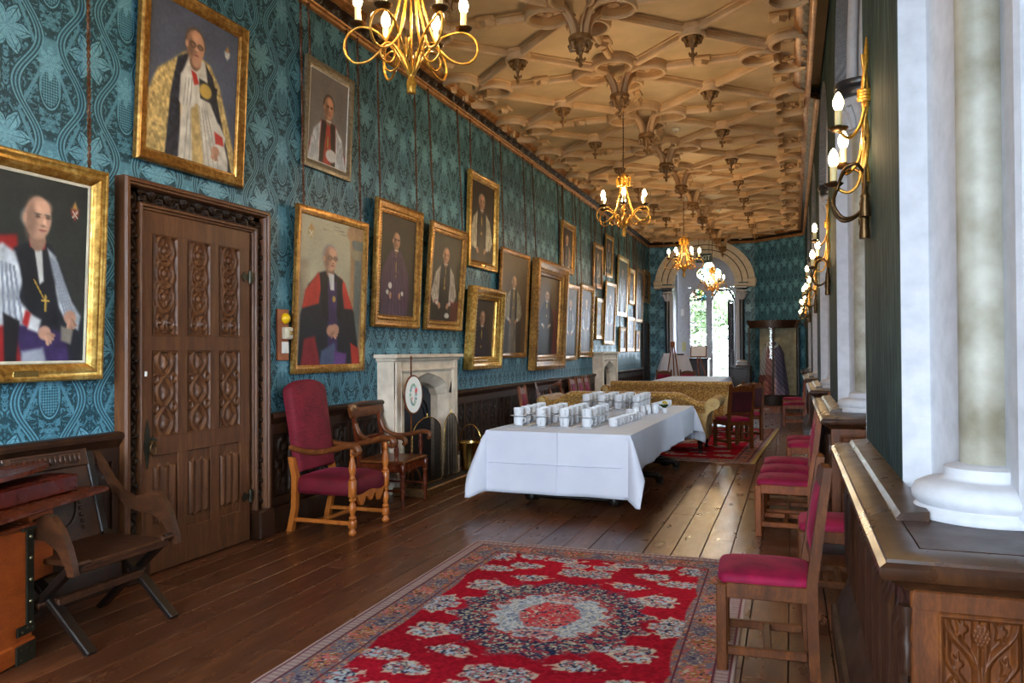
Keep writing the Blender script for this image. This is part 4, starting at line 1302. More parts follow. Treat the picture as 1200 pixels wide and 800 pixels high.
def picture1(nx, ny):
    p = Paint(nx, ny, (70, 74, 70), 1, .5)
    p.poly([(.20, .36), (.44, .33), (.50, .60), (.46, 1.02), (.10, 1.02)], (160, 36, 34), .02)
    p.poly([(.42, .40), (.56, .34), (.70, .36), (.80, .50), (.98, .80), (.96, 1.02), (.36, 1.02), (.40, .6)], (38, 40, 48), .015, .3)
    p.poly([(.16, .46), (.34, .38), (.43, .42), (.50, .56), (.46, .66), (.58, .76), (.55, .86), (.38, .80), (.20, .84), (.1, .7)], (208, 214, 222), .018, .4, 12)
    p.folds((((.24, .46), (.44, .50)), ((.22, .80), (.52, .78))), 7, (152, 160, 176), .010)
    p.poly([(.67, .38), (.74, .42), (.82, .56), (.88, .66), (.96, .74), (.94, .82), (.84, .78), (.78, .70), (.72, .56)], (200, 208, 218), .014, .35, 12)
    p.folds((((.68, .42), (.76, .46)), ((.82, .74), (.92, .76))), 4, (154, 162, 176), .008)
    p.poly([(.46, .42), (.56, .34), (.66, .36), (.74, .56), (.78, .80), (.60, .80), (.50, .64)], (34, 35, 42), .014, .3)
    p.poly([(.53, .335), (.66, .345), (.65, .39), (.54, .385)], (196, 44, 44), .008)
    p.poly([(.57, .38), (.63, .385), (.65, .56), (.62, .58)], (210, 210, 208), .008)
    p.head(.595, .225, .235, (216, 168, 142), (158, 154, 148), True, .35)
    p.poly([(.42, .80), (.60, .80), (.84, .84), (.88, 1.02), (.46, 1.02)], (62, 46, 92), .018, .4); p.poly([(.20, .86), (.44, .82), (.52, 1.02), (.2, 1.02)], (164, 36, 38), .018)
    p.poly([(.50, .94), (.66, .92), (.70, 1.02), (.50, 1.02)], (170, 176, 190), .018)
    p.poly([(.52, .72), (.57, .74), (.55, .82), (.50, .79)], (198, 46, 46), .01); p.poly([(.56, .74), (.64, .77), (.62, .84), (.54, .82)], (226, 228, 232), .014, .3); p.hand(.67, .84, .05, (214, 164, 138), .7)
    p.hand(.87, .75, .05, (206, 156, 130), 1.3); p.poly([(.80, .80), (.90, .82), (.88, .90), (.80, .88)], (150, 142, 130), .012); p.line([(.58, .56), (.66, .66)], .005, (200, 160, 70)); p.line([(.67, .64), (.67, .72)], .008, (220, 180, 80)); p.line([(.645, .665), (.695, .665)], .006, (220, 180, 80))
    p.poly([(.36, .74), (.48, .78), (.46, 1.02), (.38, 1.02)], (34, 30, 34), .012)
    p.shield(.885, .165, .034, (156, 66, 52)); return p
def picture2(nx, ny):
    p = Paint(nx, ny, (112, 122, 146), 2, .32)
    p.poly([(.0, .66), (.24, .62), (.26, 1.02), (0, 1.02)], (126, 94, 60), .05)
    p.poly([(.27, .36), (.36, .29), (.50, .27), (.66, .30), (.78, .42), (.90, .66), (1.02, .92), (1.02, 1.02), (.0, 1.02), (.02, .62), (.10, .47)], (208, 182, 122), .018, .45, 40)
    p.poly([(.30, .34), (.42, .28), (.44, .40), (.34, .60), (.38, 1.02), (.20, 1.02), (.24, .58)], (44, 48, 60), .012, .6, 40)
    p.poly([(.60, .30), (.70, .38), (.82, .66), (.98, 1.02), (.82, 1.02), (.70, .66)], (44, 48, 60), .012, .6, 40)
    p.poly([(.42, .30), (.60, .30), (.68, .56), (.82, .72), (.92, .92), (.92, 1.02), (.34, 1.02), (.36, .62), (.34, .46)], (222, 218, 208), .014, .25, 14)
    p.folds((((.42, .60), (.66, .62)), ((.38, 1.0), (.84, 1.0))), 8, (182, 180, 170), .007)
    p.poly([(.46, .60), (.54, .60), (.64, 1.02), (.50, 1.02)], (204, 178, 122), .012, .35, 20)
    p.poly([(.54, .42), (.76, .44), (.74, .56), (.56, .55)], (42, 44, 52), .01, .5, 20); p.ell(.62, .49, .07, .05, (214, 180, 92), .2)
    p.poly([(.34, .44), (.44, .36), (.52, .43), (.50, .62), (.40, .68), (.33, .62)], (222, 219, 210), .014, .25); p.folds((((.38, .46), (.48, .44)), ((.36, .64), (.47, .62))), 3, (180, 180, 172), .007)
    p.poly([(.44, .37), (.50, .385), (.54, .46), (.49, .48)], (204, 58, 50), .008); p.poly([(.44, .36), (.52, .38), (.51, .40), (.44, .385)], (226, 224, 216), .006); p.hand(.51, .335, .045, (206, 158, 130), -1.4)
    p.head(.49, .22, .215, (204, 156, 128), (104, 84, 68), False, .1, True)
    p.ell(.505, .325, .05, .035, (210, 160, 132), .3)
    p.poly([(.70, .66), (.80, .68), (.88, .76), (.86, .82), (.74, .80)], (224, 221, 212), .014); p.poly([(.74, .74), (.84, .76), (.86, .82), (.76, .82)], (200, 60, 54), .01); p.ell(.80, .845, .06, .022, (226, 222, 214)); p.hand(.76, .875, .05, (206, 156, 128), 1.7)
    p.shield(.86, .17, .034, (196, 206, 218)); return p
def picture3(nx, ny):
    p = Paint(nx, ny, (150, 144, 138), 3, .22)
    bishop(p, .50, .36, .26, (150, 40, 36), (214, 220, 226), (176, 60, 50), (46, 34, 36), (50, 40, 36), False, (206, 150, 118))
    p.ell(.60, .88, .14, .07, (226, 226, 228)); return p
def picture4(nx, ny):
    p = Paint(nx, ny, (214, 206, 176), 4, .16)
    p.poly([(0, .3), (.14, .3), (.14, 1.02), (0, 1.02)], (170, 156, 132), .05)
    p.poly([(.74, .0), (1.0, .0), (1.0, 1.02), (.80, 1.02), (.78, .2)], (186, 146, 106), .02)
    p.poly([(.80, .10), (1.0, .10), (1.0, .16), (.97, .18), (.96, 1.02), (.86, 1.02), (.85, .18), (.80, .14)], (120, 128, 124), .012)
    p.ell(.78, .06, .07, .05, (190, 150, 110)); p.poly([(.78, .17), (.98, .17), (.95, .24), (.82, .24)], (170, 160, 130), .01)
    p.poly([(.30, .37), (.46, .34), (.66, .40), (.86, .62), (.98, .96), (.9, 1.02), (.02, 1.02), (.04, .66), (.14, .46)], (34, 36, 46), .015)
    p.poly([(.10, .50), (.28, .37), (.34, .40), (.30, .58), (.06, .62)], (206, 62, 48), .015); p.poly([(.62, .38), (.70, .42), (.84, .60), (.70, .60)], (206, 62, 48), .015)
    p.poly([(.10, .82), (.26, .80), (.36, 1.02), (.06, 1.02)], (150, 40, 48), .02); p.poly([(.82, .84), (.96, .88), (1.0, 1.02), (.86, 1.02)], (196, 60, 48), .015)
    p.poly([(.43, .42), (.57, .42), (.62, 1.02), (.46, 1.02)], (70, 48, 96), .015, .3); p.poly([(.30, .38), (.40, .36), (.46, .70), (.36, .66)], (26, 26, 32), .01); p.poly([(.58, .38), (.66, .40), (.66, .70), (.58, .66)], (26, 26, 32), .01)
    p.poly([(.36, .90), (.56, .84), (.62, 1.02), (.34, 1.02)], (86, 98, 130), .02); p.poly([(.56, .90), (.76, .92), (.76, 1.02), (.56, 1.02)], (112, 72, 136), .02)
    p.head(.46, .265, .175, (214, 164, 134), (172, 170, 168), False, .35, True)
    p.poly([(.43, .365), (.52, .37), (.53, .48), (.47, .48)], (232, 230, 226), .008)
    p.hand(.50, .76, .07, (214, 160, 130), .3); p.hand(.56, .75, .065, (206, 152, 124), 2.6); p.ell(.53, .54, .025, .022, (210, 170, 80))
    p.shield(.16, .115, .045, (206, 176, 110))
    for k in range(3): p.line([(.30 + .02 * k, .035 + .02 * k), (.74, .045 + .02 * k)], .004, (176, 166, 140), .8)
    return p
def picture5(nx, ny):
    p = Paint(nx, ny, (70, 64, 58), 5, .4)
    bishop(p, .44, .25, .17, (84, 58, 84), None, (92, 64, 92), None, (80, 66, 60), True, (200, 150, 122), None)
    p.folds((((.3, .42), (.6, .42)), ((.2, .98), (.8, .98))), 6, (60, 38, 64), .012); p.ell(.30, .70, .05, .03, (226, 220, 214)); return p
def picture6(nx, ny):
    p = Paint(nx, ny, (74, 70, 52), 6, .35)
    bishop(p, .46, .24, .18, (40, 36, 36), (190, 180, 168), (40, 36, 38), (30, 28, 32), (96, 84, 70), False, (196, 146, 116), (160, 36, 34))
    p.poly([(.70, .78), (1.0, .74), (1.0, 1.0), (.74, 1.0)], (96, 40, 36), .03); p.ell(.60, .93, .08, .03, (220, 216, 208)); return p
def generic(seed, bg, robe, sleeve, front, scarf, hair, hy=.24, hh=.17, bald=False, x=.48, skin=(196, 148, 118), cuffs=None, chair=None):
    def f(nx, ny):
        p = Paint(nx, ny, bg, seed, .4)
        if chair: p.poly([(x + .15, .40), (.92, .42), (.98, 1.02), (x + .1, 1.02)], chair, .03)
        bishop(p, x, hy, hh, robe, sleeve, front, scarf, hair, bald, skin, cuffs)
        return p
    return f
BLK, WHT, GRYW = (32, 30, 34), (206, 204, 196), (170, 168, 164)
PICS = {
 7: generic(7, (56, 50, 44), BLK, (206, 200, 176), (60, 52, 40), BLK, (176, 172, 164), .24, .19),
 8: generic(8, (78, 62, 60), (44, 40, 52), None, None, None, (70, 56, 50), .32, .24, cuffs=None),
 9: generic(9, (104, 72, 44), (52, 44, 40), (176, 166, 140), (120, 110, 96), BLK, (150, 140, 126), .27, .125, True),
 10: generic(10, (112, 82, 52), (34, 30, 32), None, (44, 36, 36), BLK, (110, 96, 80), .25, .12, False, .46, chair=(110, 40, 34)),
 11: generic(11, (58, 40, 34), BLK, (150, 120, 104), None, BLK, (176, 172, 168), .30, .22, x=.45),
 12: generic(12, (92, 94, 100), (70, 72, 82), (130, 128, 130), (80, 80, 88), (60, 62, 72), (150, 140, 130), .24, .13),
 13: generic(13, (106, 100, 96), (104, 98, 98), (160, 156, 156), (130, 124, 124), (88, 84, 86), (170, 160, 150), .22, .13),
 14: generic(14, (64, 44, 38), BLK, (120, 104, 90), None, BLK, (150, 140, 130), .24, .17),
 15: generic(15, (60, 54, 56), BLK, (130, 126, 126), None, BLK, (140, 130, 120), .24, .19),
 16: generic(16, (150, 146, 136), (170, 164, 150), (190, 186, 176), None, (120, 116, 110), (160, 150, 140), .26, .18),
 17: generic(17, (120, 112, 96), (140, 130, 112), (176, 170, 158), (120, 112, 104), (86, 80, 76), (160, 150, 140), .24, .14),
 18: generic(18, (92, 96, 96), (110, 112, 114), (176, 180, 184), (150, 152, 156), (70, 72, 76), (150, 140, 130), .24, .13),
 19: generic(19, (110, 88, 64), (96, 80, 64), (150, 136, 120), None, BLK, (150, 140, 130), .26, .18),
 20: generic(20, (116, 110, 100), (126, 116, 104), (150, 146, 140), None, (80, 76, 74), (150, 140, 130), .24, .14),
 21: generic(21, (70, 56, 46), (50, 44, 42), (120, 110, 100), None, BLK, (150, 140, 130), .26, .18),
 22: generic(22, (96, 60, 44), (70, 44, 34), None, None, None, (120, 96, 80), .3, .24),
 23: generic(23, (130, 124, 112), (140, 132, 118), (170, 164, 154), None, (96, 92, 86), (150, 140, 130), .26, .18),
 24: generic(24, (110, 90, 70), (96, 80, 66), None, None, None, (140, 126, 110), .3, .24),
 1: picture1, 2: picture2, 3: picture3, 4: picture4, 5: picture5, 6: picture6}

def painted_grid(P, w, h, y=0.0):
    """mesh verts / colours of a painted rectangle w x h in the XZ plane, z from 0"""
    nx, ny = P.nx, P.ny
    xs = (np.arange(nx) / (nx - 1) - .5) * w; zs = h - np.arange(ny) / (ny - 1) * h
    vs = [(float(x), y, float(z)) for z in zs for x in xs]
    fs = [(j * nx + i, (j + 1) * nx + i, (j + 1) * nx + i + 1, j * nx + i + 1) for j in range(ny - 1) for i in range(nx - 1)]
    return vs, fs
def srgb_lin(A):
    A = np.clip(A, 0, 255) / 255.0
    return np.where(A <= .04045, A / 12.92, ((A + .055) / 1.055) ** 2.4)
def paint_mesh(name, vs, fs, colors, mat, smooth=True):
    me = bpy.data.meshes.new(name); me.from_pydata(vs, [], fs)
    ca = me.color_attributes.new('paint', 'FLOAT_COLOR', 'POINT')
    col = np.ones((len(vs), 4), np.float32); col[:, :3] = srgb_lin(colors.reshape(-1, 3))
    ca.data.foreach_set('color', col.ravel())
    me.materials.append(mat)
    if smooth: me.shade_smooth()
    me.update(); return me

FPROF = {   # offset from the outer edge inwards, height above the wall side
 'wide': [(0, 0), (0, .035), (.008, .045), (.018, .05), (.024, .044), (.034, .040), (.075, .034), (.085, .030), (.09, .022), (.098, .024), (.104, .018), (.104, .008)],
 'box': [(0, 0), (0, .050), (.008, .060), (.022, .062), (.030, .054), (.040, .05), (.055, .055), (.068, .048), (.078, .036), (.086, .030), (.092, .022), (.092, .01)],
 'thin': [(0, 0), (0, .03), (.01, .036), (.03, .034), (.036, .028), (.046, .026), (.055, .016), (.055, .008)],
 'deep': [(0, 0), (0, .12), (.012, .13), (.05, .13), (.06, .12), (.075, .115), (.10, .10), (.12, .085), (.145, .082), (.155, .07), (.17, .055), (.185, .05), (.19, .035), (.19, .01)]}
def picture(no, y0, y1, zb, zt, lean, kind, width, gm, label, res, slip=None, chains=True, beads=0, twist=False, plate=False, cat='painting'):
    w = y1 - y0; h = (zt - zb) / math.cos(lean)
    root = thing('framed_portrait', label, 'painting', (XL + .012, (y0 + y1) / 2, zb))
    root.rotation_euler = (lean, 0, PI / 2)
    M = tr(XL + .012, (y0 + y1) / 2, zb) @ rotz(PI / 2) @ rotx(lean)
    pr = FPROF[kind]; sc = width / pr[-1][0]
    prof = [(a * sc, b) for a, b in pr]
    mb = MB()
    cs = [((-w / 2, 0, 0), (1, 0, 1)), ((w / 2, 0, 0), (-1, 0, 1)), ((w / 2, 0, h), (-1, 0, -1)), ((-w / 2, 0, h), (1, 0, -1))]
    mb.sweep(prof, [(o, x, (0, -1, 0)) for o, x in cs], closed=True)
    fr = mb.build('frame', gm, root, angle=35)
    if beads:                                   # row of raised ornaments round the frame
        b = MB(); off = width * .62; hh = max(p[1] for p in pr) * .78
        for (xa, za, xb, zb_) in ((-w / 2 + off, off, w / 2 - off, off), (w / 2 - off, off, w / 2 - off, h - off), (w / 2 - off, h - off, -w / 2 + off, h - off), (-w / 2 + off, h - off, -w / 2 + off, off)):
            L = math.hypot(xb - xa, zb_ - za); n = max(2, int(L / beads))
            for i in range(n):
                t = (i + .5) / n
                b.box((xa + (xb - xa) * t, -hh, za + (zb_ - za) * t), (beads * .55, .014, beads * .55), .006, None)
        bo = b.build('frame_ornament', gm, fr, angle=30); bo['kind'] = 'stuff'
    iw, ih = w - 2 * width, h - 2 * width
    if slip:
        m2 = MB(); sp = [(0, .016), (.006, .020), (slip[1], .016), (slip[1], .008)]
        cs2 = [((-iw / 2, 0, width), (1, 0, 1)), ((iw / 2, 0, width), (-1, 0, 1)), ((iw / 2, 0, h - width), (-1, 0, -1)), ((-iw / 2, 0, h - width), (1, 0, -1))]
        m2.sweep(sp, [(o, x, (0, -1, 0)) for o, x in cs2], closed=True)
        o = m2.build('slip', slip[0], root, angle=30); o['label'] = 'pale inner slip'
        iw -= 2 * slip[1]; ih -= 2 * slip[1]
    P = PICS[no](*res)
    vs, fs = painted_grid(P, iw + .01, ih + .01, -.012)
    off = (h - ih) / 2 - .005
    vs = [(x, y, z + off) for x, y, z in vs]
    inst('canvas', paint_mesh('canvas', vs, fs, P.A, CANVAS), root)
    if plate:
        m3 = MB(); m3.box((0, -.05, width * .45), (.16, .012, width * .42), .003); m3.build('name_plate', BRASS, root, angle=30)
    if chains:
        Mi = M.inverted()
        for s in (-.40, .40):
            top = Vector((XL + .045, (y0 + y1) / 2 + s * w, 4.655)); bot = M @ Vector((s * w, -.004, h - .01))
            mb = MB()
            if twist:
                L = top.z - bot.z; n = int(L / .0065)
                for ph in (0, PI):
                    pts = []
                    for i in range(n + 1):
                        t = i / n; a = t * L / .044 * 2 * PI * .5 + ph
                        q = bot.lerp(top, t) + Vector((math.cos(a) * .0065, math.sin(a) * .0065, 0)); pts.append(Mi @ q)
                    mb.tube(pts, .0062, 4)
                mb.tube([Mi @ (top + Vector((-.02, 0, -.02))), Mi @ (top + Vector((0, 0, .03))), Mi @ (top + Vector((.02, 0, .02)))], .006, 5)
            else:
                L = top.z - bot.z; n = max(3, int(L / .05))
                pts, rr = [], []
                for i in range(n * 2 + 1):
                    pts.append(Mi @ bot.lerp(top, i / (2 * n))); rr.append(.012 if i % 2 else .007)
                mb.tube(pts, rr, 5)
            mb.build('chain', CHAINM, root, angle=60)
    return root
SLIPW = plain('cream_slip', (214, 204, 180), 0.5); SLIPL = plain('pale_silver_slip', (226, 222, 214), 0.4)
picture(1, 2.70, 3.75, 1.34, 2.63, .04, 'box', .10, GOLD_B, 'gilt framed portrait of seated balding churchman with white sleeves, left of the carved door', (110, 130), (SLIPW, .018), twist=True, plate=True)
picture(2, 4.03, 5.10, 2.80, 4.05, .05, 'wide', .095, GOLD, 'gilt framed portrait of churchman in gold cope hanging above the carved door', (110, 140), chains=False)
picture(3, 5.92, 6.72, 3.18, 4.165, .05, 'thin', .075, GREYFR, 'small grey framed portrait hanging high above the red robed portrait', (64, 84), (SLIPL, .010), twist=True)
picture(4, 5.76, 6.97, 1.31, 2.80, .04, 'thin', .075, GOLD, 'tall gilt framed portrait in red and black robes, above the crimson armchair', (90, 140), twist=True, plate=False)
picture(5, 7.14, 8.21, 1.765, 3.11, .045, 'wide', .135, GOLD, 'gilt framed portrait in purple cassock above the near fireplace, left of its pair', (64, 100), beads=.03, twist=True)
picture(6, 8.36, 9.44, 1.765, 3.055, .08, 'wide', .12, GOLD, 'gilt framed portrait in white sleeves above the near fireplace, right of its pair', (56, 90), beads=.035, twist=True)
picture(7, 9.66, 10.74, 2.65, 3.95, .03, 'box', .105, GOLD_B, 'gilt framed portrait of white sleeved churchman hanging high, upper of two right of the fireplace', (48, 80), twist=True, plate=True)
picture(8, 9.57, 10.71, 1.26, 2.38, .07, 'deep', .17, GOLD_B, 'small dark portrait in broad bright gilt frame, low beside the near fireplace', (48, 60), beads=.05, chains=False)
picture(9, 10.80, 12.12, 1.395, 3.045, .05, 'thin', .075, GOLD_D, 'large brown portrait of full length robed figure in thin old gilt frame', (50, 90))
picture(10, 12.28, 14.13, 1.18, 3.05, .05, 'deep', .26, GOLD_D, 'large dark portrait in the deepest gilt frame with a studded inner border', (50, 90), beads=.07)
picture(11, 14.15, 15.09, 3.00, 3.975, .05, 'wide', .12, GOLD, 'small dark portrait with white hair hanging high over the deep framed one', (30, 44))
picture(12, 14.22, 15.33, 1.31, 2.795, .045, 'thin', .09, GOLD, 'tall grey faded portrait in gilt frame, right of the deep framed one', (34, 60))
picture(13, 15.46, 16.62, 1.355, 2.88, .04, 'wide', .13, GOLD_O, 'faded portrait in dark gilt frame with scalloped ornate edge', (34, 60), beads=.10)
picture(14, 16.73, 17.62, 2.90, 3.89, .04, 'thin', .10, GOLD_D, 'brown old framed portrait hanging high, near the second chandelier', (24, 36))
picture(15, 17.85, 18.69, 3.255, 4.23, .05, 'thin', .09, GOLD_B, 'bright gilt framed portrait, highest of the far group', (24, 36))
picture(16, 16.90, 17.60, 1.745, 2.695, .04, 'wide', .11, GOLD, 'small pale portrait in gilt frame, low left of the far fireplace', (24, 36))
picture(17, 17.74, 18.87, 1.635, 3.115, .05, 'thin', .09, GOLD, 'tall faded portrait in gilt frame directly above the far fireplace', (28, 48))
picture(18, 19.18, 20.46, 2.375, 3.895, .04, 'thin', .11, GOLD_B, 'tall grey portrait in bright gilt frame hanging right above the far fireplace', (28, 44))
picture(19, 20.66, 21.48, 2.73, 3.71, .04, 'wide', .12, GOLD_B, 'small gilt framed portrait between two tall ones near the far corner', (20, 30))
picture(20, 21.65, 22.73, 2.295, 3.81, .04, 'thin', .10, GOLD_D, 'tall brownish portrait in old gilt frame near the far corner', (24, 40))
picture(21, 22.98, 23.92, 2.925, 3.88, .03, 'wide', .12, GOLD, 'last gilt framed portrait on the left wall, in the far corner', (20, 30))
picture(22, 19.45, 20.23, 1.46, 2.105, .03, 'wide', .11, GOLD_D, 'small reddish brown portrait, first of three low ones right of the far fireplace', (18, 20))
picture(23, 20.43, 21.43, 1.46, 2.395, .03, 'thin', .10, GOLD, 'pale portrait in gilt frame, middle of three low ones near the far corner', (20, 28))
picture(24, 21.57, 22.21, 1.46, 2.06, .03, 'wide', .10, GOLD_D, 'small brown framed portrait, last of three low ones near the far corner', (16, 20))
# ================================================================== CARVED DOOR AND ITS CASE
def scroll(X, Z):
    """running vine for the door case"""
    x = (X - .5) * 2; z = Z
    s = np.sin(z * 2 * PI)
    h = np.clip(1 - np.abs(x - .5 * s) / .16, 0, 1) ** .5 * .9
    for k in range(2):
        xc = (-.45, .45)[k]; zc = (.25, .75)[k]
        r = np.sqrt((x - xc) ** 2 + ((z - zc) * 5) ** 2); th = np.arctan2((z - zc) * 5, x - xc)
        h = np.maximum(h, (1 - sstep(.3, .62, r * (1 + .35 * np.cos(th * 5 + k)))) * 1.0)
        h = np.maximum(h, np.clip(1 - np.abs(r - .62) / .10, 0, 1) * .6)
    return h
def medal(X, Z):
    """upper door panel: three linked roundels over a scrolled foot"""
    x = (X - .5) * 2; z = Z * 3.55
    h = np.zeros_like(X)
    for zc in (3.02, 2.20, 1.38):
        r = np.hypot(x, (z - zc) * 1.25); th = np.arctan2(z - zc, x)
        h = np.maximum(h, np.clip(1 - np.abs(r - .66) / .13, 0, 1) ** .6 * .8)
        h = np.maximum(h, np.clip(1 - np.abs(r - .36 - .08 * np.cos(th * 4)) / .11, 0, 1) ** .7 * .75)
        h = np.maximum(h, np.sqrt(np.clip(1 - (r / .17) ** 2, 0, 1)) * .9)
    for k in range(8):
        zc = .25 + k * .46; s = 1 if k % 2 else -1
        h = np.maximum(h, np.clip(1 - np.abs(x - s * .75 * np.cos((z - zc) * 2.2)) / .16, 0, 1) * (np.abs(z - zc) < .34) * .6)
    for s in (-1, 1):
        r = np.hypot(x - s * .38, (z - .45) * 1.1)
        h = np.maximum(h, np.clip(1 - np.abs(r - .28) / .10, 0, 1) * .8); h = np.maximum(h, (1 - sstep(.04, .12, r)) * .8)
    b = np.maximum(sstep(.88, .95, np.abs(x)), np.maximum(sstep(3.46, 3.52, z), 1 - sstep(.03, .09, z)))
    return np.maximum(h, b * .8)
def loops(X, Z):
    """middle door panel: looping strapwork with hearts"""
    x = (X - .5) * 2; z = Z * 3.4
    h = np.zeros_like(X)
    for s in (-1, 1):
        c = s * .62 * np.sin(z * PI / 1.25 + .3)
        h = np.maximum(h, np.clip(1 - np.abs(x - c) / .17, 0, 1) ** .5 * .9)
    for zc in (.55, 1.7, 2.9):
        r = np.hypot(x, (z - zc) * .9); th = np.arctan2(z - zc, x)
        h = np.maximum(h, (1 - sstep(.10, .34, r * (1 + .25 * np.cos(th * 3)))) * .95)
        for s in (-1, 1):
            r2 = np.hypot(x - s * .72, (z - zc - .58) * 1.0)
            h = np.maximum(h, np.clip(1 - np.abs(r2 - .18) / .10, 0, 1) * .7)
    b = np.maximum(sstep(.88, .95, np.abs(x)), np.maximum(sstep(3.31, 3.37, z), 1 - sstep(.03, .09, z)))
    return np.maximum(h, b * .8)
DY0, DY1, DZT = 3.958, 5.39, 2.655
root = struct(bpy.data.objects.new('door_1', None)); C.objects.link(root)
m_ = MB()      # outer moulded architrave and inner bead
def rect_frame(mb, y0, y1, z1, prof, x0=XL):
    # profile a = inward from the outer edge, b = out from the wall
    fr = [((x0, y0, 0), (0, 1, 0), (1, 0, 0)), ((x0, y0, z1), (0, 1, -1), (1, 0, 0)), ((x0, y1, z1), (0, -1, -1), (1, 0, 0)), ((x0, y1, 0), (0, -1, 0), (1, 0, 0))]
    mb.sweep(prof, fr)
rect_frame(m_, DY0 - .06, DY1, DZT, [(0, 0), (0, .085), (.012, .10), (.03, .10), (.036, .088), (.048, .085), (.055, .07), (.06, .05), (.06, 0)])
rect_frame(m_, DY0 + .09, DY1 - .12, DZT - .145, [(0, 0), (0, .05), (.01, .066), (.024, .064), (.03, .05), (.042, .046), (.05, .03), (.055, .0)])
m_.build('architrave', W_DOOR, root, angle=35)
m_ = MB()
m_.box((XL + .012, DY0 + .05, DZT / 2), (.03, .14, DZT - .06)); m_.box((XL + .012, DY1 - .09, DZT / 2), (.03, .11, DZT - .06)); m_.box((XL + .012, (DY0 + DY1) / 2, DZT - .10), (.03, DY1 - DY0, .11))
m_.build('case_ground', W_CARVE, root, angle=0)
# pierced carving in the case: repeats of one vine piece
me_v = flip_mesh(relief_mesh('vine_carving', .085, .16, 22, 34, scroll, W_CARVE, .032))
def vine(y0, z0, y1, z1):
    L = math.hypot(y1 - y0, z1 - z0); n = max(1, round(L / .16))
    for i in range(n):
        t = i / n
        if abs(y1 - y0) < 1e-6: inst('vine_carving', me_v, root, (XL + .028, y0, z0 + (z1 - z0) * t), FACE_PX, (1, 1, L / n / .16))
        else: inst('vine_carving', me_v, root, (XL + .028, y0 + (y1 - y0) * t, z0), (PI / 2 + 0, 0, 0), None)
vine(DY0 + .045, .25, DY0 + .045, DZT - .09); vine(DY1 - .09, .25, DY1 - .09, DZT - .09)
me_vh = MB(); relief(me_vh, .085, .16, 22, 34, scroll, None, .032)
me_vh.v = [(y, z, x) for x, y, z in me_vh.v]      # lies along +y, faces +x
me_vh = me_vh.mesh('vine_carving', W_CARVE, 60)
n = 8; st = (DY1 - DY0 - .24) / n
for i in range(n): inst('vine_carving', me_vh, root, (XL + .028, DY0 + .10 + st * i, DZT - .102), (0, 0, 0), (1, st / .16, 1))
m_ = MB()
for y in (DY1 - .085,): m_.box((XL + .06, y, .115), (.13, .19, .23), .012)
m_.box((XL + .06, DY0 + .03, .115), (.13, .19, .23), .012)
m_.build('plinth_block', W_DARK, root, angle=30)
# leaf
LY0, LY1, LZ = 4.085, 5.175, 2.455
m_ = MB(); xf = XL + .045
m_.box((XL + .02, (LY0 + LY1) / 2, LZ / 2 + .01), (.03, LY1 - LY0, LZ))
ys = [LY0, LY0 + .095, LY0 + .095 + .245, 0, 0, 0, 0, LY1]
pw = .232; gap = (LY1 - LY0 - 3 * pw) / 4 - .006
cols = [LY0 + gap * .9 + pw / 2 + i * (pw + gap * 1.04) for i in range(3)]
rows = [(1.62, 2.31), (.93, 1.515), (.26, .80)]
def rail(y0, y1, z0, z1, dx=0): m_.box((XL + .040 + dx, (y0 + y1) / 2, (z0 + z1) / 2), (.022, y1 - y0, z1 - z0), .004)
edges = [LY0] + [v for c in cols for v in (c - pw / 2, c + pw / 2)] + [LY1]
for a, b in zip(edges[0::2], edges[1::2]): rail(a, b, .02, LZ)
zz = [.01, .26, .80, .93, 1.515, 1.62, 2.31, LZ]
for a, b in zip(zz[0::2], zz[1::2]): rail(LY0 - .002, LY1 + .002, a, b, .0012)
leaf = m_.build('door_leaf', W_DOOR, root, angle=30)
for fn, (z0, z1) in zip((medal, loops, linen), rows):
    me = flip_mesh(relief_mesh('door_panel', pw, z1 - z0, 40, 110, fn, W_DOOR, .026))
    for c in cols: inst('door_panel', me, leaf, (XL + .034, c, z0), FACE_PX)
# ring handle, escutcheon, hinges
m_ = MB(); m_.prism([(4.118 + a * .045, .875 + b * .12) for a, b in ((0, -1.3), (.35, -.8), (.2, -.5), (1, -.2), (1.9, .3), (1.0, .5), (.5, .4), (.4, .9), (0, 1.5), (-.4, .9), (-.5, .3), (-.8, .1), (-.5, -.4), (-.3, -.8))], XL + .05, XL + .056, 'YZ')
esc = m_.build('escutcheon', STRAP, leaf, angle=30)
m_ = MB(); m_.tube([(XL + .075, 4.15 + .026 * math.cos(q), .855 + .042 * math.sin(q)) for q in np.linspace(0, 2 * PI, 20)[:-1]], .007, 8, True); m_.lathe([(.016, 0), (.014, .02), (0, .026)], 10, tr(XL + .055, 4.15, .898) @ roty(PI / 2))
m_.build('ring_handle', BRONZE, leaf, angle=60)
for z in (2.10, .36):
    m_ = MB(); m_.tube([(XL + .06, LY1 - .005, z - .05), (XL + .06, LY1 - .005, z + .05)], .012, 8); m_.prism([(LY1 - .10, z), (LY1 - .07, z + .04), (LY1 - .04, z + .015), (LY1, z + .03), (LY1 + .03, z + .045), (LY1 + .05, z), (LY1 + .03, z - .045), (LY1, z - .03), (LY1 - .04, z - .015), (LY1 - .07, z - .04)], XL + .05, XL + .058, 'YZ')
    m_.build('hinge', STRAP, leaf, angle=40)
m_ = MB(); m_.box((XL + .055, 4.105, 1.36), (.01, .02, .035), .003); m_.build('key_plate', WHITEPL, leaf, angle=30)

# small dark door on the left wall by the far corner
r2 = struct(bpy.data.objects.new('door_3', None)); C.objects.link(r2)
m_ = MB(); rect_frame(m_, 22.75, 23.75, 2.35, [(0, 0), (0, .07), (.04, .07), (.06, .04), (.06, 0)]); m_.build('architrave', W_CARVE, r2, angle=30)
m_ = MB(); m_.box((XL + .02, 23.25, 1.15), (.03, .9, 2.28)); m_.build('door_leaf', W_CARVE, r2, angle=30)

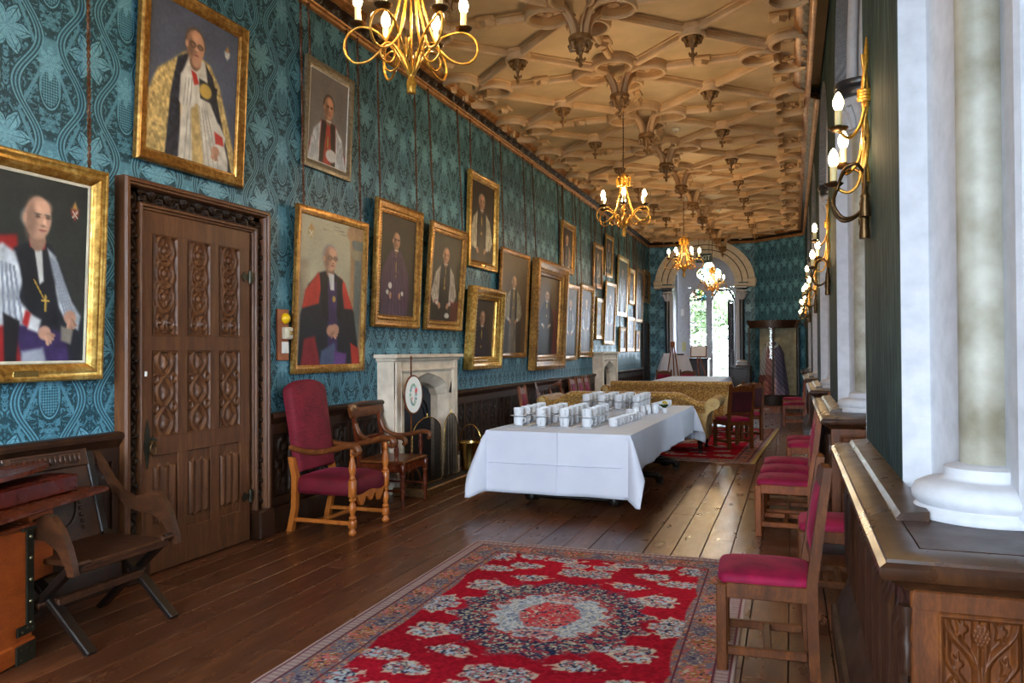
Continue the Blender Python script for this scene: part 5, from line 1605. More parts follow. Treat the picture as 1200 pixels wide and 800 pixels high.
# ---- switch board
t = thing('switch_board', 'brown board with yellow bell push, key switch and white plate beside the red robed portrait', 'switch', (XL, 5.655, 1.43))
m_ = MB(); m_.box((.012, 0, .22), (.024, .155, .44), .004); m_.build('backboard', PANELBR, t, angle=30)
m_ = MB(); m_.lathe([(.048, .024), (.046, .04), (.034, .058), (.014, .068), (0, .07)], 20, tr(0, .02, .36) @ roty(PI / 2)); m_.build('bell_push', YELLOWPL, t, angle=60)
m_ = MB(); m_.box((.045, .025, .235), (.05, .105, .105), .008); m_.box((.073, .025, .235), (.01, .075, .075), .004); m_.build('key_switch', plain('cream_switch', (206, 196, 170), .4), t, angle=30)
m_ = MB(); m_.lathe([(.018, .07), (.018, .084), (.006, .086), (0, .086)], 14, tr(0, .03, .235) @ roty(PI / 2)); m_.build('key_barrel', BRASS, t, angle=50)
m_ = MB(); m_.box((.03, .012, .11), (.02, .085, .10), .005)
for z in (.135, .09): m_.box((.042, .012, z), (.008, .02, .024), .003)
m_.build('switch_plate', WHITEPL, t, angle=30)

# ================================================================== STONE FIREPLACES
def tudor(yc, hw, zs, zp, n=14):
    """four-centred arch outline from left foot to right foot"""
    out = [(yc - hw, 0.0), (yc - hw, zs)]
    for i in range(1, n):
        t = i / n; x = -hw + 2 * hw * t; u = abs(x) / hw
        out.append((yc + x, zs + (zp - zs) * (.62 * (1 - u ** 4) ** .5 + .38 * (1 - u))))
    return out + [(yc + hw, zs), (yc + hw, 0.0)]
def fireplace(yc, W, label, mouth_w=.50, H=1.47, zs=.88, zp=1.20):
    t = thing('stone_fireplace', label, 'fireplace', (XL, yc, 0))
    xf = .20
    m_ = MB()
    outl = tudor(0, mouth_w, zs, zp)
    top = H - .07
    # front face around the opening
    vs, fs = [], []
    n = len(outl)
    def outer(y, z):
        if z < zs: return (math.copysign(W / 2, y), z)
        k = max(-1, min(1, y / mouth_w)); return (k * W / 2, top)
    ring = []
    for (y, z) in outl: ring.append(((y, z), outer(y, z)))
    for i in range(n - 1):
        (a, A), (b, B) = ring[i], ring[i + 1]
        m_.add([(xf, a[0], a[1]), (xf, b[0], b[1]), (xf, B[0], B[1]), (xf, A[0], A[1])], [(0, 1, 2, 3)])
    for s in (-1, 1):
        m_.add([(xf, s * W / 2, zs), (xf, s * W / 2, top), (xf, s * mouth_w, zs), (xf, s * W / 2, zs)], [(0, 1, 2)])
        m_.add([(xf, s * W / 2, 0), (xf, s * W / 2, top), (0, s * W / 2, top), (0, s * W / 2, 0)], [(0, 1, 2, 3)])
    m_.build('surround', STONE, t, angle=0)
    # splayed reveal
    m_ = MB(); inn = tudor(0, mouth_w - .10, zs - .02, zp - .10); inn2 = tudor(0, mouth_w - .13, zs - .03, zp - .13)
    pl = [(xf, outl), (xf - .012, [(y * .985, z - .006) for y, z in outl]), (xf - .03, [(y * .95, z - .02) for y, z in outl]), (xf - .10, inn), (xf - .112, [(y * .99, z - .006) for y, z in inn]), (xf - .20 + .01, inn2)]
    for (x1, A), (x2, B) in zip(pl[:-1], pl[1:]):
        for i in range(n - 1): m_.add([(x1, A[i][0], A[i][1]), (x1, A[i + 1][0], A[i + 1][1]), (x2, B[i + 1][0], B[i + 1][1]), (x2, B[i][0], B[i][1])], [(0, 1, 2, 3)])
    m_.build('reveal', STONE, t, angle=30)
    # square label moulding
    m_ = MB(); lw = mouth_w + .12; lz = top - .09
    m_.sweep([(0, 0), (0, .022), (.012, .03), (.03, .022), (.036, 0)], [((xf, -lw, 0), (0, 1, 0), (1, 0, 0)), ((xf, -lw, lz), (0, 1, -1), (1, 0, 0)), ((xf, lw, lz), (0, -1, -1), (1, 0, 0)), ((xf, lw, 0), (0, -1, 0), (1, 0, 0))])
    for s in (-1, 1): m_.box((xf + .012, s * (W / 2 - .06), top / 2), (.024, .10, top), .006); m_.box((xf + .02, s * (W / 2 - .07), .11), (.05, .15, .22), .012)
    m_.build('label_moulding', STONE, t, angle=30)
    m_ = MB(); m_.box((.13, 0, H - .02), (.28, W + .16, .04), .008); m_.box((.115, 0, H - .055), (.24, W + .08, .035), .012)
    m_.build('mantel_shelf', STONE, t, angle=30)
    # iron fireback with its arched panel; the black hearth behind
    m_ = MB(); m_.box((.012, 0, .58), (.012, 2 * mouth_w - .2, 1.16)); m_.build('fireback', IRONBLUE, t, angle=0)
    m_ = MB()
    o2 = tudor(0, mouth_w - .22, .72, .95)
    m_.tube([(.026, y, z + .05) for y, z in o2], .012, 6); m_.tube([(.024, y * .8, z * .93 + .05) for y, z in o2], .008, 6)
    for z in (.18, .30): m_.box((.03, 0, z), (.03, .55, .025), .004)
    m_.build('fireback_moulding', IRON, t, angle=50)
    return t
fireplace(8.11, 1.61, 'pale stone fireplace with four-centred arch beside the wooden armchairs', .58, 1.47, 1.0, 1.26)
fireplace(17.60, 1.61, 'far stone fireplace behind the yellow sofas, under the tall portraits', .58, 1.47, 1.0, 1.26)
# hearth kerb and slab
t = thing('hearth_kerb', 'low bronze fender kerb on the floor round the near hearth', 'fender', (0, 0, 0))
m_ = MB()
K0, K1, KX = 7.25, 9.40, -3.54
m_.beam((XL + .215, K0, .045), (KX, K0, .045), .05, .09, .01); m_.beam((KX, K0 - .02, .045), (KX, K1 + .02, .045), .05, .09, .01); m_.beam((KX, K1, .045), (XL + .09, K1, .045), .05, .09, .01)
m_.build('kerb_bar', plain('worn_bronze_kerb', (120, 84, 46), .45, metal=.4, scale=20, c2=(70, 46, 26)), t, angle=30)
m_ = MB(); m_.box(((XL + .2 + KX) / 2, (K0 + K1) / 2, .008), (KX - XL - .2, K1 - K0, .016)); m_.build('hearth_slab', plain('dark_hearth_slate', (48, 46, 48), .6), t, angle=0)
# folding mesh fire screen
t = thing('fire_screen', 'folding black mesh fire screen with arched brass rims in front of the near hearth', 'fire screen', (0, 0, .016))
pts = [(-3.85, 7.56), (-3.82, 8.23), (-3.80, 8.28), (-3.86, 8.78)]
hts = (.60, 0, .62)
for i in (0, 2):
    (xa, ya), (xb, yb) = pts[i], pts[i + 1]; d = Vector((xb - xa, yb - ya, 0)); W_ = d.length; d.normalize(); hh = .56
    out = [(0, .02), (0, hh)] + [(W_ / 2 - W_ / 2 * math.cos(q), hh + .19 * math.sin(q)) for q in np.linspace(0, PI, 15)[1:-1]] + [(W_, hh), (W_, .02)]
    P3 = [(xa + d.x * s, ya + d.y * s, z) for s, z in out]
    m_ = MB(); m_.add(P3, [tuple(range(len(P3)))]); pn = m_.build('mesh_panel', WIREMESH, t, angle=0)
    m_ = MB(); m_.tube(P3, .0065, 8, True); m_.tube([(xa + d.x * W_ / 2, ya + d.y * W_ / 2, hh + .19), (xa + d.x * W_ / 2, ya + d.y * W_ / 2, hh + .235)], [.010, .006], 6); m_.build('brass_rim', BRASS, pn, angle=60)
m_ = MB()
for (xa, ya) in (pts[1],): m_.tube([(xa - .02, ya + .03, .05), (xa - .02, ya + .03, .55)], .008, 6)
m_.build('hinge_rod', BRASS, t, angle=60)
# pole screen
t = thing('pole_screen', 'slender pole screen with oval embroidered flower panel in front of the stone fireplace', 'pole screen', (-3.79, 7.42, .016))
m_ = MB(); m_.lathe([(.022, .16), (.026, .2), (.016, .24), (.02, .30), (.012, .36), (.009, .42), (.008, 1.40), (.014, 1.405), (.012, 1.43), (0, 1.445)], 12); m_.build('pole', W_ARM, t, angle=60)
for k in range(3):
    a = k * 2 * PI / 3 + .4; c, s_ = math.cos(a), math.sin(a)
    m_ = MB(); m_.tube(bez([(.015 * c, .015 * s_, .20), (.06 * c, .06 * s_, .23), (.10 * c, .10 * s_, .12), (.125 * c, .125 * s_, .012), (.145 * c, .145 * s_, .012)], 5), [.014] * 16 + [.012] * 5, 7); m_.build('foot', W_ARM, t, angle=60)
Mo = tr(.02, 0, 1.03) @ rotz(-.25)
def emb(nx, ny):
    p = Paint(nx, ny, (232, 228, 220), 40, .05)
    for k in range(14):
        a = k * .45; x, y = .48 + .17 * math.cos(a), .5 + .26 * math.sin(a)
        p.ell(x, y, .05, .045, ((110, 146, 140), (96, 124, 120), (150, 170, 150), (120, 150, 110))[k % 4], .4, a)
    p.ell(.64, .40, .07, .075, (206, 70, 66), .3); p.ell(.40, .60, .05, .05, (214, 150, 140), .4); p.line([(.5, .8), (.56, .55), (.64, .42)], .012, (70, 100, 70)); p.ell(.56, .30, .05, .04, (170, 186, 196), .4)
    return p
Pm = emb(40, 56); vs, fs, cols = [(.02 * 0, 0, 0)], [], [Pm.A[28, 20]]
NR, NA = 14, 36
for r in range(1, NR + 1):
    for a in range(NA):
        q = 2 * PI * a / NA; y, z = math.cos(q) * r / NR, math.sin(q) * r / NR
        vs.append((.012, y * .135, z * .195)); cols.append(Pm.A[min(55, int((.5 - z * .499) * 56)), min(39, int((.5 + y * .499) * 40))])
for a in range(NA): fs.append((0, 1 + a, 1 + (a + 1) % NA))
for r in range(NR - 1):
    for a in range(NA): fs.append((1 + r * NA + a, 1 + (r + 1) * NA + a, 1 + (r + 1) * NA + (a + 1) % NA, 1 + r * NA + (a + 1) % NA))
vs = [tuple(Mo @ Vector(v)) for v in vs]
pn = inst('oval_panel', paint_mesh('oval_panel', vs, fs, np.array(cols), EMBROID), t)
m_ = MB(); m_.tube([tuple(Mo @ Vector((.004, .138 * math.cos(q), .198 * math.sin(q)))) for q in np.linspace(0, 2 * PI, 41)[:-1]], .011, 8, True)
m_.add([tuple(Mo @ Vector((-.004, .136 * math.cos(q), .196 * math.sin(q)))) for q in np.linspace(0, 2 * PI, 41)[:-1]], [tuple(range(40))]); m_.build('oval_frame', W_ARM, pn, angle=60)
# brass coal bucket
t = thing('brass_bucket', 'brass coal bucket with hoop handle on the floor right of the near hearth', 'bucket', (-3.80, 9.05, .016))
m_ = MB(); m_.lathe([(0, .012), (.10, .01), (.115, 0), (.118, .02), (.105, .03), (.125, .18), (.145, .34), (.152, .345), (.152, .355), (.140, .35), (.120, .18), (.10, .04), (0, .035)], 28); bk = m_.build('body', BRASS, t, angle=50)
m_ = MB(); m_.tube([(.148 * math.cos(q), 0, .33 + .24 * math.sin(q)) for q in np.linspace(0, PI, 20)], .008, 8); m_.build('handle', BRASS, t, angle=60)
# ================================================================== CHAIRS
def turned(h0, h1, r, n=14):
    """profile of a turned leg between two heights"""
    L = h1 - h0; P = [(.55, 0), (.8, .03), (1, .06), (.8, .10), (.5, .13), (.62, .17), (.95, .34), (1.0, .45), (.80, .60), (.52, .76), (.5, .80), (.85, .83), (.95, .86), (.7, .90), (.6, .95), (.75, 1.0)]
    return [(r * a, h0 + L * b) for a, b in P]
def cushion(mb, cx, cy, z0, z1, lx, ly, crown=.02, n=10, pinch=.18):
    """soft pad: rounded rectangle in plan with domed top"""
    def sq(t, e): return math.copysign(abs(t) ** e, t)
    rings = [(0.96, z0), (1.0, z0 + (z1 - z0) * .25), (1.0, z0 + (z1 - z0) * .6), (.965, z0 + (z1 - z0) * .88), (.90, z1)]
    na = 40; vs, fs = [], []
    for k, (s, z) in enumerate(rings):
        for a in range(na):
            q = 2 * PI * a / na
            vs.append((cx + sq(math.cos(q), .28) * lx / 2 * s, cy + sq(math.sin(q), .28) * ly / 2 * s, z))
    for s, dz in ((.72, .55), (.45, .85), (.2, .98)):
        for a in range(na):
            q = 2 * PI * a / na
            vs.append((cx + sq(math.cos(q), .4) * lx / 2 * s, cy + sq(math.sin(q), .4) * ly / 2 * s, z1 + crown * dz))
    vs.append((cx, cy, z1 + crown)); m = 8
    for k in range(m - 1):
        for a in range(na): fs.append((k * na + a, k * na + (a + 1) % na, (k + 1) * na + (a + 1) % na, (k + 1) * na + a))
    for a in range(na): fs.append(((m - 1) * na + a, (m - 1) * na + (a + 1) % na, m * na))
    fs.append(tuple(range(na))[::-1])
    mb.add(vs, fs)

def oak_chair(label, wd):
    """front faces +x"""
    t = thing('dining_chair', label, 'chair')
    for s in (-1, 1):
        m_ = MB(); m_.box((.195, s * .19, .205), (.05, .05, .41), .006); m_.build('leg', wd, t, angle=30)
        m_ = MB(); q = [(-.225, .0), (-.175, .0), (-.17, .42), (-.225, .97), (-.262, .97), (-.222, .42)]
        q = [(-.235, 0), (-.188, 0), (-.178, .26), (-.178, .44), (-.255, .965), (-.292, .965), (-.226, .44), (-.226, .26)]
        m_.prism(q, s * .19 - .022, s * .19 + .022, 'XZ')
        m_.lathe([(.016, .96), (.018, .972), (.010, .980), (0, .984)], 10, tr(-.274, s * .19, 0))
        m_.build('rear_leg', wd, t, angle=30)
        m_ = MB(); m_.box((0, s * .19, .10), (.36, .028, .04), .005); m_.build('stretcher', wd, t, angle=30)
    m_ = MB(); m_.box((-.01, 0, .10), (.036, .36, .036), .005); m_.build('stretcher', wd, t, angle=30)
    m_ = MB()
    for s in (-1, 1): m_.box((-.005, s * .195, .382), (.36, .032, .072), .004)
    m_.box((.20, 0, .382), (.032, .36, .072), .004); m_.box((-.195, 0, .382), (.028, .36, .072), .004)
    m_.build('seat_rail', wd, t, angle=30)
    m_ = MB(); cushion(m_, .0, 0, .405, .455, .43, .415, .022); m_.build('seat', RED, t, angle=80)
    m_ = MB(); rk = math.atan2(.077, .525)
    Mb = tr(-.200, 0, .44) @ roty(-rk)
    top = [(-.17, .42), (.17, .42)] + [(.17 - .34 * k / 12, .475 + .035 * math.sin(PI * k / 12) + .012 * math.sin(PI * k / 2) ** 2) for k in range(13)]
    m_.prism(top, -.012, .012, 'YZ', Mb); m_.build('crest_rail', wd, t, angle=30)
    m_ = MB(); m_.box((0, 0, .10), (.024, .35, .045), .004, Mb); m_.build('back_rail', wd, t, angle=30)
    m_ = MB(); Mc = Mb @ tr(0, 0, .27) @ roty(PI / 2); cushion(m_, 0, 0, -.012, .016, .31, .335, .014)
    m_.v = [tuple(Mc @ Vector(v)) for v in m_.v]; b = m_.build('back_pad', RED, t, angle=80)
    m_ = MB(); m_.box((-.018, 0, .27), (.008, .335, .31), .003, Mb); m_.build('back_cloth', TEALVELVET, b, angle=30)
    return t
ch = oak_chair('crimson seated oak chair alone in the right foreground, on the edge of the large rug', W_CHAIRD)
ch.location = (-.135, 3.995, 0.0); ch.rotation_euler = (0, 0, PI + .05)
G_R = 'oak chairs along the window wall'
ch['group'] = G_R
def place(x, y, rz, label, grp=G_R, z=0): return dup(ch, (x, y, z), rz, label, grp)
light = oak_chair('crimson seated oak chair, nearest of the row of three along the window wall', W_CHAIR)
light.location = (-.065, 6.80, 0); light.rotation_euler = (0, 0, PI - .03); light['group'] = G_R
def place2(x, y, rz, label, grp=G_R): return dup(light, (x, y, 0), rz, label, grp)
place(.245, 5.22, PI, 'oak chair with bright crimson seat in the window recess behind the foreground chair')
place2(-.055, 7.34, PI, 'crimson seated oak chair, middle of the row of three along the window wall')
place2(-.045, 7.88, PI + .02, 'crimson seated oak chair, farthest of the row of three along the window wall')
place2(.16, 9.40, PI, 'oak chair in the second window recess, nearer of a pair')
place2(.15, 9.93, PI, 'oak chair in the second window recess, farther of a pair')
place2(.04, 16.35, PI, 'oak chair far along the window wall, nearer of the last pair')
place2(.02, 17.95, PI, 'oak chair far along the window wall, last before the display case')
place(-.86, 12.42, math.radians(125), 'oak chair seen from behind at the right end of the near yellow sofa', 'oak chairs by the sofas', .013)
place(-.76, 13.55, math.radians(128), 'oak chair half hidden behind the chair at the sofa end', 'oak chairs by the sofas', .013)
place2(-3.55, 11.13, 0.1, 'oak chair with red back against the left dado beside the sofa arm', 'oak chairs on the left wall')
for i, (y, w) in enumerate(((14.62, 'first'), (15.16, 'middle'), (15.70, 'last'))):
    place2(-3.74, y, 0, 'red backed oak chair before the far fireplace, %s of three on the left wall' % w, 'oak chairs on the left wall')
place(-3.24, 20.9, PI / 2 + PI, 'dark red backed chair beside the far white table, left of two', 'oak chairs at the far end')
place(-2.62, 20.95, PI / 2 + PI, 'dark red backed chair beside the far white table, right of two', 'oak chairs at the far end')

# ---- tall crimson armchair, front faces +x
t = thing('upholstered_armchair', 'tall crimson upholstered armchair with turned honey wood legs by the carved door', 'armchair', (-3.67, 5.85, 0), 0.0)
HW = .275
for s in (-1, 1):
    m_ = MB(); y = s * HW
    m_.lathe([(.018, 0), (.030, .012), (.034, .03), (.022, .05), (.020, .06)] , 16, None, (.285, y, 0)); m_.box((.285, y, .095), (.055, .055, .07), .008)
    m_.lathe([(.018, .13), (.030, .14), (.030, .155), (.018, .165), (.020, .18), (.031, .215), (.030, .24), (.018, .275), (.028, .285), (.030, .30), (.018, .31), (.018, .315)], 16, None, (.285, y, 0))
    m_.box((.285, y, .385), (.056, .056, .145), .008)
    m_.lathe([(.018, .455), (.028, .465), (.020, .48), (.022, .50), (.032, .535), (.030, .57), (.017, .63), (.016, .65), (.024, .665), (.018, .68), (.02, .705)], 16, None, (.285, y, 0))
    m_.build('leg', W_HONEY, t, angle=50)
    m_ = MB(); m_.prism([(-.335, 0), (-.285, 0), (-.245, .20), (-.235, .46), (-.275, .62), (-.32, .62), (-.285, .46), (-.29, .20)], y - .026, y + .026, 'XZ'); m_.build('rear_leg', W_HONEY, t, angle=30)
    m_ = MB(); m_.tube(bez([(-.31, y, .70), (-.20, y, .675), (-.05, y * 1.02, .668), (.12, y * 1.06, .70), (.25, y * 1.08, .735), (.33, y * 1.08, .73), (.358, y * 1.08, .695), (.335, y * 1.08, .668), (.305, y * 1.08, .682)], 6), [.024] * 6 + [.025] * 12 + [.027] * 12 + [.030] * 7 + [.024] * 6 + [.02] * 6, 10); m_.build('armrest', W_ARM, t, angle=60)
    m_ = MB(); m_.box((0, y, .10), (.56, .028, .034), .006); m_.build('stretcher', W_HONEY, t, angle=30)
m_ = MB(); m_.box((-.03, 0, .10), (.03, .54, .03), .006); m_.build('stretcher', W_HONEY, t, angle=30)
m_ = MB()    # scrolled front apron
half_ = [(-.25, .30), (-.22, .315), (-.20, .28), (-.17, .235), (-.13, .225), (-.10, .26), (-.085, .30), (-.05, .285), (-.03, .255), (0, .245)]
low = half_ + [(-y, z) for y, z in half_[-2::-1]]; up_ = [(y, .328 + .012 * math.cos(y * 18)) for y in np.linspace(.25, -.25, 15)]
m_.prism([(a, b) for a, b in low] + [(float(a), float(b)) for a, b in up_], .275, .30, 'YZ'); m_.build('carved_apron', W_HONEY, t, angle=30)
m_ = MB(); cushion(m_, .005, 0, .32, .455, .60, .575, .035); m_.build('seat', REDSEAT, t, angle=80)
m_ = MB(); nb_ = 14
outl = [(-.245, 0), (.245, 0), (.262, .66)] + [(.262 * math.cos(q), .66 + .10 * math.sin(q) ** .8) for q in np.linspace(.0, PI, 18)[1:-1]] + [(-.262, .66)]
Mb = tr(-.255, 0, .50) @ roty(-.155)
k = len(outl); cz = .36
rings = [(1.0, -.04), (1.02, -.02), (1.02, .025), (.985, .045), (.93, .056), (.6, .066), (.2, .068)]
vs, fs = [], []
for s, x in rings:
    for (y, z) in outl: vs.append((x, y * s, cz + (z - cz) * s))
for r in range(len(rings) - 1):
    for i in range(k): fs.append((r * k + i, r * k + (i + 1) % k, (r + 1) * k + (i + 1) % k, (r + 1) * k + i))
fs.append(tuple(range(k))[::-1]); fs.append(tuple((len(rings) - 1) * k + i for i in range(k)))
m_.add(vs, fs, Mb); m_.build('backrest', REDCHAIR, t, angle=70)

# ---- wooden armchair with rail back, front faces +x
def wood_armchair(label, loc, rz, grp):
    t = thing('wooden_armchair', label, 'armchair', loc, rz, grp)
    for s in (-1, 1):
        y = s * .265
        m_ = MB(); m_.lathe([(.014, 0), (.018, .02), (.013, .05), (.018, .10), (.024, .20), (.018, .28), (.025, .30), (.025, .315), (.017, .325)], 14, None, (.23, y, 0)); m_.box((.23, y, .375), (.048, .048, .10), .006); m_.build('leg', W_MAHOG, t, angle=50)
        m_ = MB(); m_.prism([(-.275, 0), (-.24, 0), (-.205, .42), (-.215, .55), (-.275, .88), (-.305, .88), (-.255, .55), (-.245, .42)], y - .02, y + .02, 'XZ'); m_.build('rear_leg', W_MAHOG, t, angle=30)
        m_ = MB(); m_.tube(bez([(-.27, y, .80), (-.22, y, .70), (-.10, y * 1.04, .645), (.05, y * 1.08, .655), (.18, y * 1.1, .685), (.255, y * 1.1, .675), (.275, y * 1.1, .64), (.25, y * 1.1, .618)], 6), [.022] * 30 + [.025] * 8 + [.018] * 5, 10); m_.build('armrest', W_ARM, t, angle=60)
        m_ = MB(); m_.lathe([(.014, .44), (.020, .455), (.014, .47), (.022, .53), (.024, .56), (.015, .61), (.019, .63), (.016, .66)], 14, None, (.175, y * 1.06, 0)); m_.build('arm_post', W_MAHOG, t, angle=50)
        m_ = MB(); m_.tube([(.225, y, .17), (-.235, y, .17)], .011, 8); m_.build('stretcher', W_MAHOG, t, angle=60)
    m_ = MB()
    m_.box((.0, 0, .44), (.50, .57, .03), .01); m_.build('seat', W_ARM, t, angle=30)
    m_ = MB(); m_.box((.225, 0, .385), (.025, .49, .075), .004); m_.box((-.22, 0, .385), (.025, .49, .075), .004)
    for s in (-1, 1): m_.box((0, s * .265, .385), (.42, .025, .075), .004)
    m_.build('seat_rail', W_MAHOG, t, angle=30)
    m_ = MB(); nu = 16
    def crest(u, v, d): return (-.285 - .025 * math.sin(u * PI) - .03 * v + d, (u - .5) * .66, .855 + (.15 - .02 * (2 * u - 1) ** 2) * v)
    for j, (v, d) in enumerate(((0, 0), (.15, .016), (.85, .016), (1, 0), (.85, -.012), (.15, -.012))):
        for i in range(nu + 1): m_.v.append(crest(i / nu, v, d))
    for j in range(6):
        for i in range(nu):
            p, q = j * (nu + 1) + i, ((j + 1) % 6) * (nu + 1) + i; m_.f.append((p, p + 1, q + 1, q))
    for i in (0, nu): m_.f.append(tuple(j * (nu + 1) + i for j in range(6)))
    m_.build('crest_rail', W_ARM, t, angle=50)
    m_ = MB(); m_.beam((-.248, -.25, .64), (-.248, .25, .64), .02, .06, .005); m_.build('back_rail', W_MAHOG, t, angle=30)
    return t
wa = wood_armchair('polished wooden armchair with curved crest rail between crimson armchair and fireplace', (-3.74, 6.92, 0), .04, 'wooden armchairs')
dup(wa, (-3.80, 12.80, 0), .2, 'brown wooden armchair on the left wall behind the near yellow sofa, nearer of two', 'wooden armchairs')
dup(wa, (-3.78, 13.62, 0), -.1, 'brown wooden armchair on the left wall behind the near yellow sofa, farther of two', 'wooden armchairs')

# ---- X-frame chair by the desk, front faces +x
t = thing('x_frame_armchair', 'dark X-legged oak armchair with carved back beside the desk, left foreground', 'armchair', (-3.60, 3.25, 0), 0.02)
for s in (-1, 1):
    y = s * .300
    m_ = MB(); m_.beam((.30, y - s * .018, .0), (-.20, y - s * .018, .46), .034, .062, .006, (0, 1, 0)); m_.build('leg', W_BLACK, t, angle=30)
    m_ = MB(); m_.beam((-.27, y + s * .018, .0), (.24, y + s * .018, .46), .034, .062, .006, (0, 1, 0)); m_.build('leg', W_BLACK, t, angle=30)
    for (x, z) in ((.02, .235), (.245, .45)):
        m_ = MB(); m_.lathe([(.013, -.10), (.013, 0), (.018, 0), (.016, .01), (0, .014)], 10, tr(x, y - .048, z) @ rotx(PI / 2)); m_.build('peg', W_GLAST, t, angle=50)
    # shaped arm board from the back post down to the seat front
    ptsU = [(-.335, .91), (-.28, .85), (-.21, .755), (-.13, .685), (-.05, .655), (.02, .672), (.08, .70), (.135, .69), (.19, .63), (.235, .545), (.268, .45), (.275, .405)]
    ptsL = [(.235, .40), (.215, .455), (.165, .525), (.09, .565), (.0, .572), (-.10, .60), (-.19, .665), (-.26, .76), (-.33, .855)]
    m_ = MB(); m_.prism(ptsU + ptsL, y + s * .05 - .018, y + s * .05 + .018, 'XZ'); m_.build('armrest', W_GLAST, t, angle=30)
    m_ = MB(); m_.beam((-.20, y - s * .02, .40), (-.345, y - s * .02, .92), .05, .042, .006, (1, 0, 0)); m_.build('back_post', W_BLACK, t, angle=30)
m_ = MB(); m_.box((.015, 0, .435), (.47, .57, .028), .006); m_.build('seat', W_GLAST, t, angle=30)
m_ = MB(); m_.box((.232, 0, .425), (.03, .60, .05), .005); m_.build('seat_rail', W_GLAST, t, angle=30)
m_ = MB(); m_.beam((.06, -.285, .235), (.06, .285, .235), .05, .04, .006); m_.build('stretcher', W_GLAST, t, angle=30)
Mb = tr(-.215, 0, .45) @ roty(-.272)
m_ = MB(); m_.box((0, 0, .20), (.02, .53, .42), .003, Mb); m_.box((.004, 0, .455), (.034, .54, .10), .005, Mb); bp = m_.build('back_panel', W_GLAST, t, angle=30)
m_ = MB()
for i in range(14): m_.box((.026, -.21 + i * .032, .455), (.012, .018, .05), .005, Mb)
m_.box((.024, 0, .495), (.01, .44, .012), .003, Mb); m_.box((.024, 0, .415), (.01, .44, .012), .003, Mb)
for i in range(9):
    for s in (-1, 1): m_.box((.016, s * .15, .06 + i * .036), (.012, .03, .022), .005, Mb)
    m_.tube([tuple(Mb @ Vector((.014, .13 * math.cos(q), .22 + .15 * math.sin(q)))) for q in np.linspace(0, 2 * PI, 25)[:-1]], .008, 6, True) if i == 0 else None
o = m_.build('back_carving', W_GLAST, bp, angle=40); o['kind'] = 'stuff'

# ================================================================== DESK in the left foreground
t = thing('writing_desk', 'orange wood desk with dark iron straps and thin top in the left foreground', 'desk', (-3.555, 2.86, 0), .30 - .06)
# local: +y along the visible front to the far corner at the origin, +x into the room; body lies towards -x and -y
m_ = MB(); m_.box((-.20, -.55, .36), (.40, 1.10, .56), .006); m_.box((-.20, -.55, .055), (.42, 1.13, .10), .01); m_.build('body', W_ORANGE, t, angle=30)
m_ = MB()
m_.prism([(-.40, .0), (-.40, .10)] + [(-.40 + .36 * (1 - math.cos(q)), .10 + .10 * math.sin(q)) for q in np.linspace(.0, PI / 2, 8)] + [(-.02, 0)], .36, .69, 'XY'); m_.build('curved_apron', W_ORANGE, t, angle=30)
m_ = MB(); m_.box((-.22, -.55, .655), (.46, 1.16, .022), .006); m_.build('moulding', W_MAHOG, t, angle=30)
# corner straps, each with domed rivets
m_ = MB(); m_.box((.004, -.025, .39), (.010, .05, .50), .002); m_.box((-.025, .004, .39), (.05, .010, .50), .002); st_ = m_.build('iron_strap', STRAP, t, angle=30)
m_ = MB(); m_.box((.012, -.065, .045), (.012, .13, .09), .003); m_.box((-.065, .016, .045), (.13, .012, .09), .003); m_.box((.010, -.06, .155), (.012, .12, .045), .003); s2 = m_.build('corner_bracket', STRAP, t, angle=30)
def rivets(par, pts):
    m_ = MB()
    for y, z in pts: m_.lathe([(.010, .0), (.009, .006), (.004, .010), (0, .011)], 10, tr(.008, y, z) @ roty(PI / 2))
    o = m_.build('rivet', plain('rivet_iron', (120, 112, 84), .35, metal=.9), par, angle=60); o['kind'] = 'stuff'
rivets(st_, [(-.025, .18 + .105 * i) for i in range(5)]); rivets(s2, [(-.03, .045), (-.06, .07), (-.10, .02), (-.10, .07), (-.02, .155), (-.055, .165), (-.09, .15)])
m_ = MB(); m_.box((0, -.03, .64), (.02, .10, .02), .004); m_.build('iron_clip', STRAP, t, angle=30)
m_ = MB(); m_.prism([(-.36, .60), (-.05, .64), (.0, .61), (.13, -1.2), (-.55, -1.2)], .715, .733, 'XY'); o = m_.build('top', W_MAHOG, t, angle=30)
bk = thing('document_box', 'dark red lacquered tray box lying on the desk top', 'box', (-3.555, 2.86, .735), .24)
m_ = MB(); m_.box((-.24, -.23, .046), (.26, 1.46, .092), .008); m_.build('body', W_LEATHER, bk, angle=30)
m_ = MB(); m_.box((-.24, -.23, .094), (.22, 1.40, .010), .004); m_.build('lid_panel', W_LEATHER, bk, angle=30)
m_ = MB(); ov = [(.24 * math.cos(q), .82 * math.sin(q)) for q in np.linspace(0, 2 * PI, 40)[:-1]]
ov = [(x - .27, y - .40) for x, y in ov]
m_.prism(ov, .885, .908, 'XY'); m_.build('upper_shelf', W_MAHOG, t, angle=40)
for s in (-1,):
    for u in (-1, 1):
        m_ = MB(); m_.lathe([(.014, .733), (.018, .76), (.011, .79), (.016, .85), (.014, .886)], 12, None, (s * .17 - .27, u * .50 - .40, 0)); m_.build('shelf_post', W_MAHOG, t, angle=50)
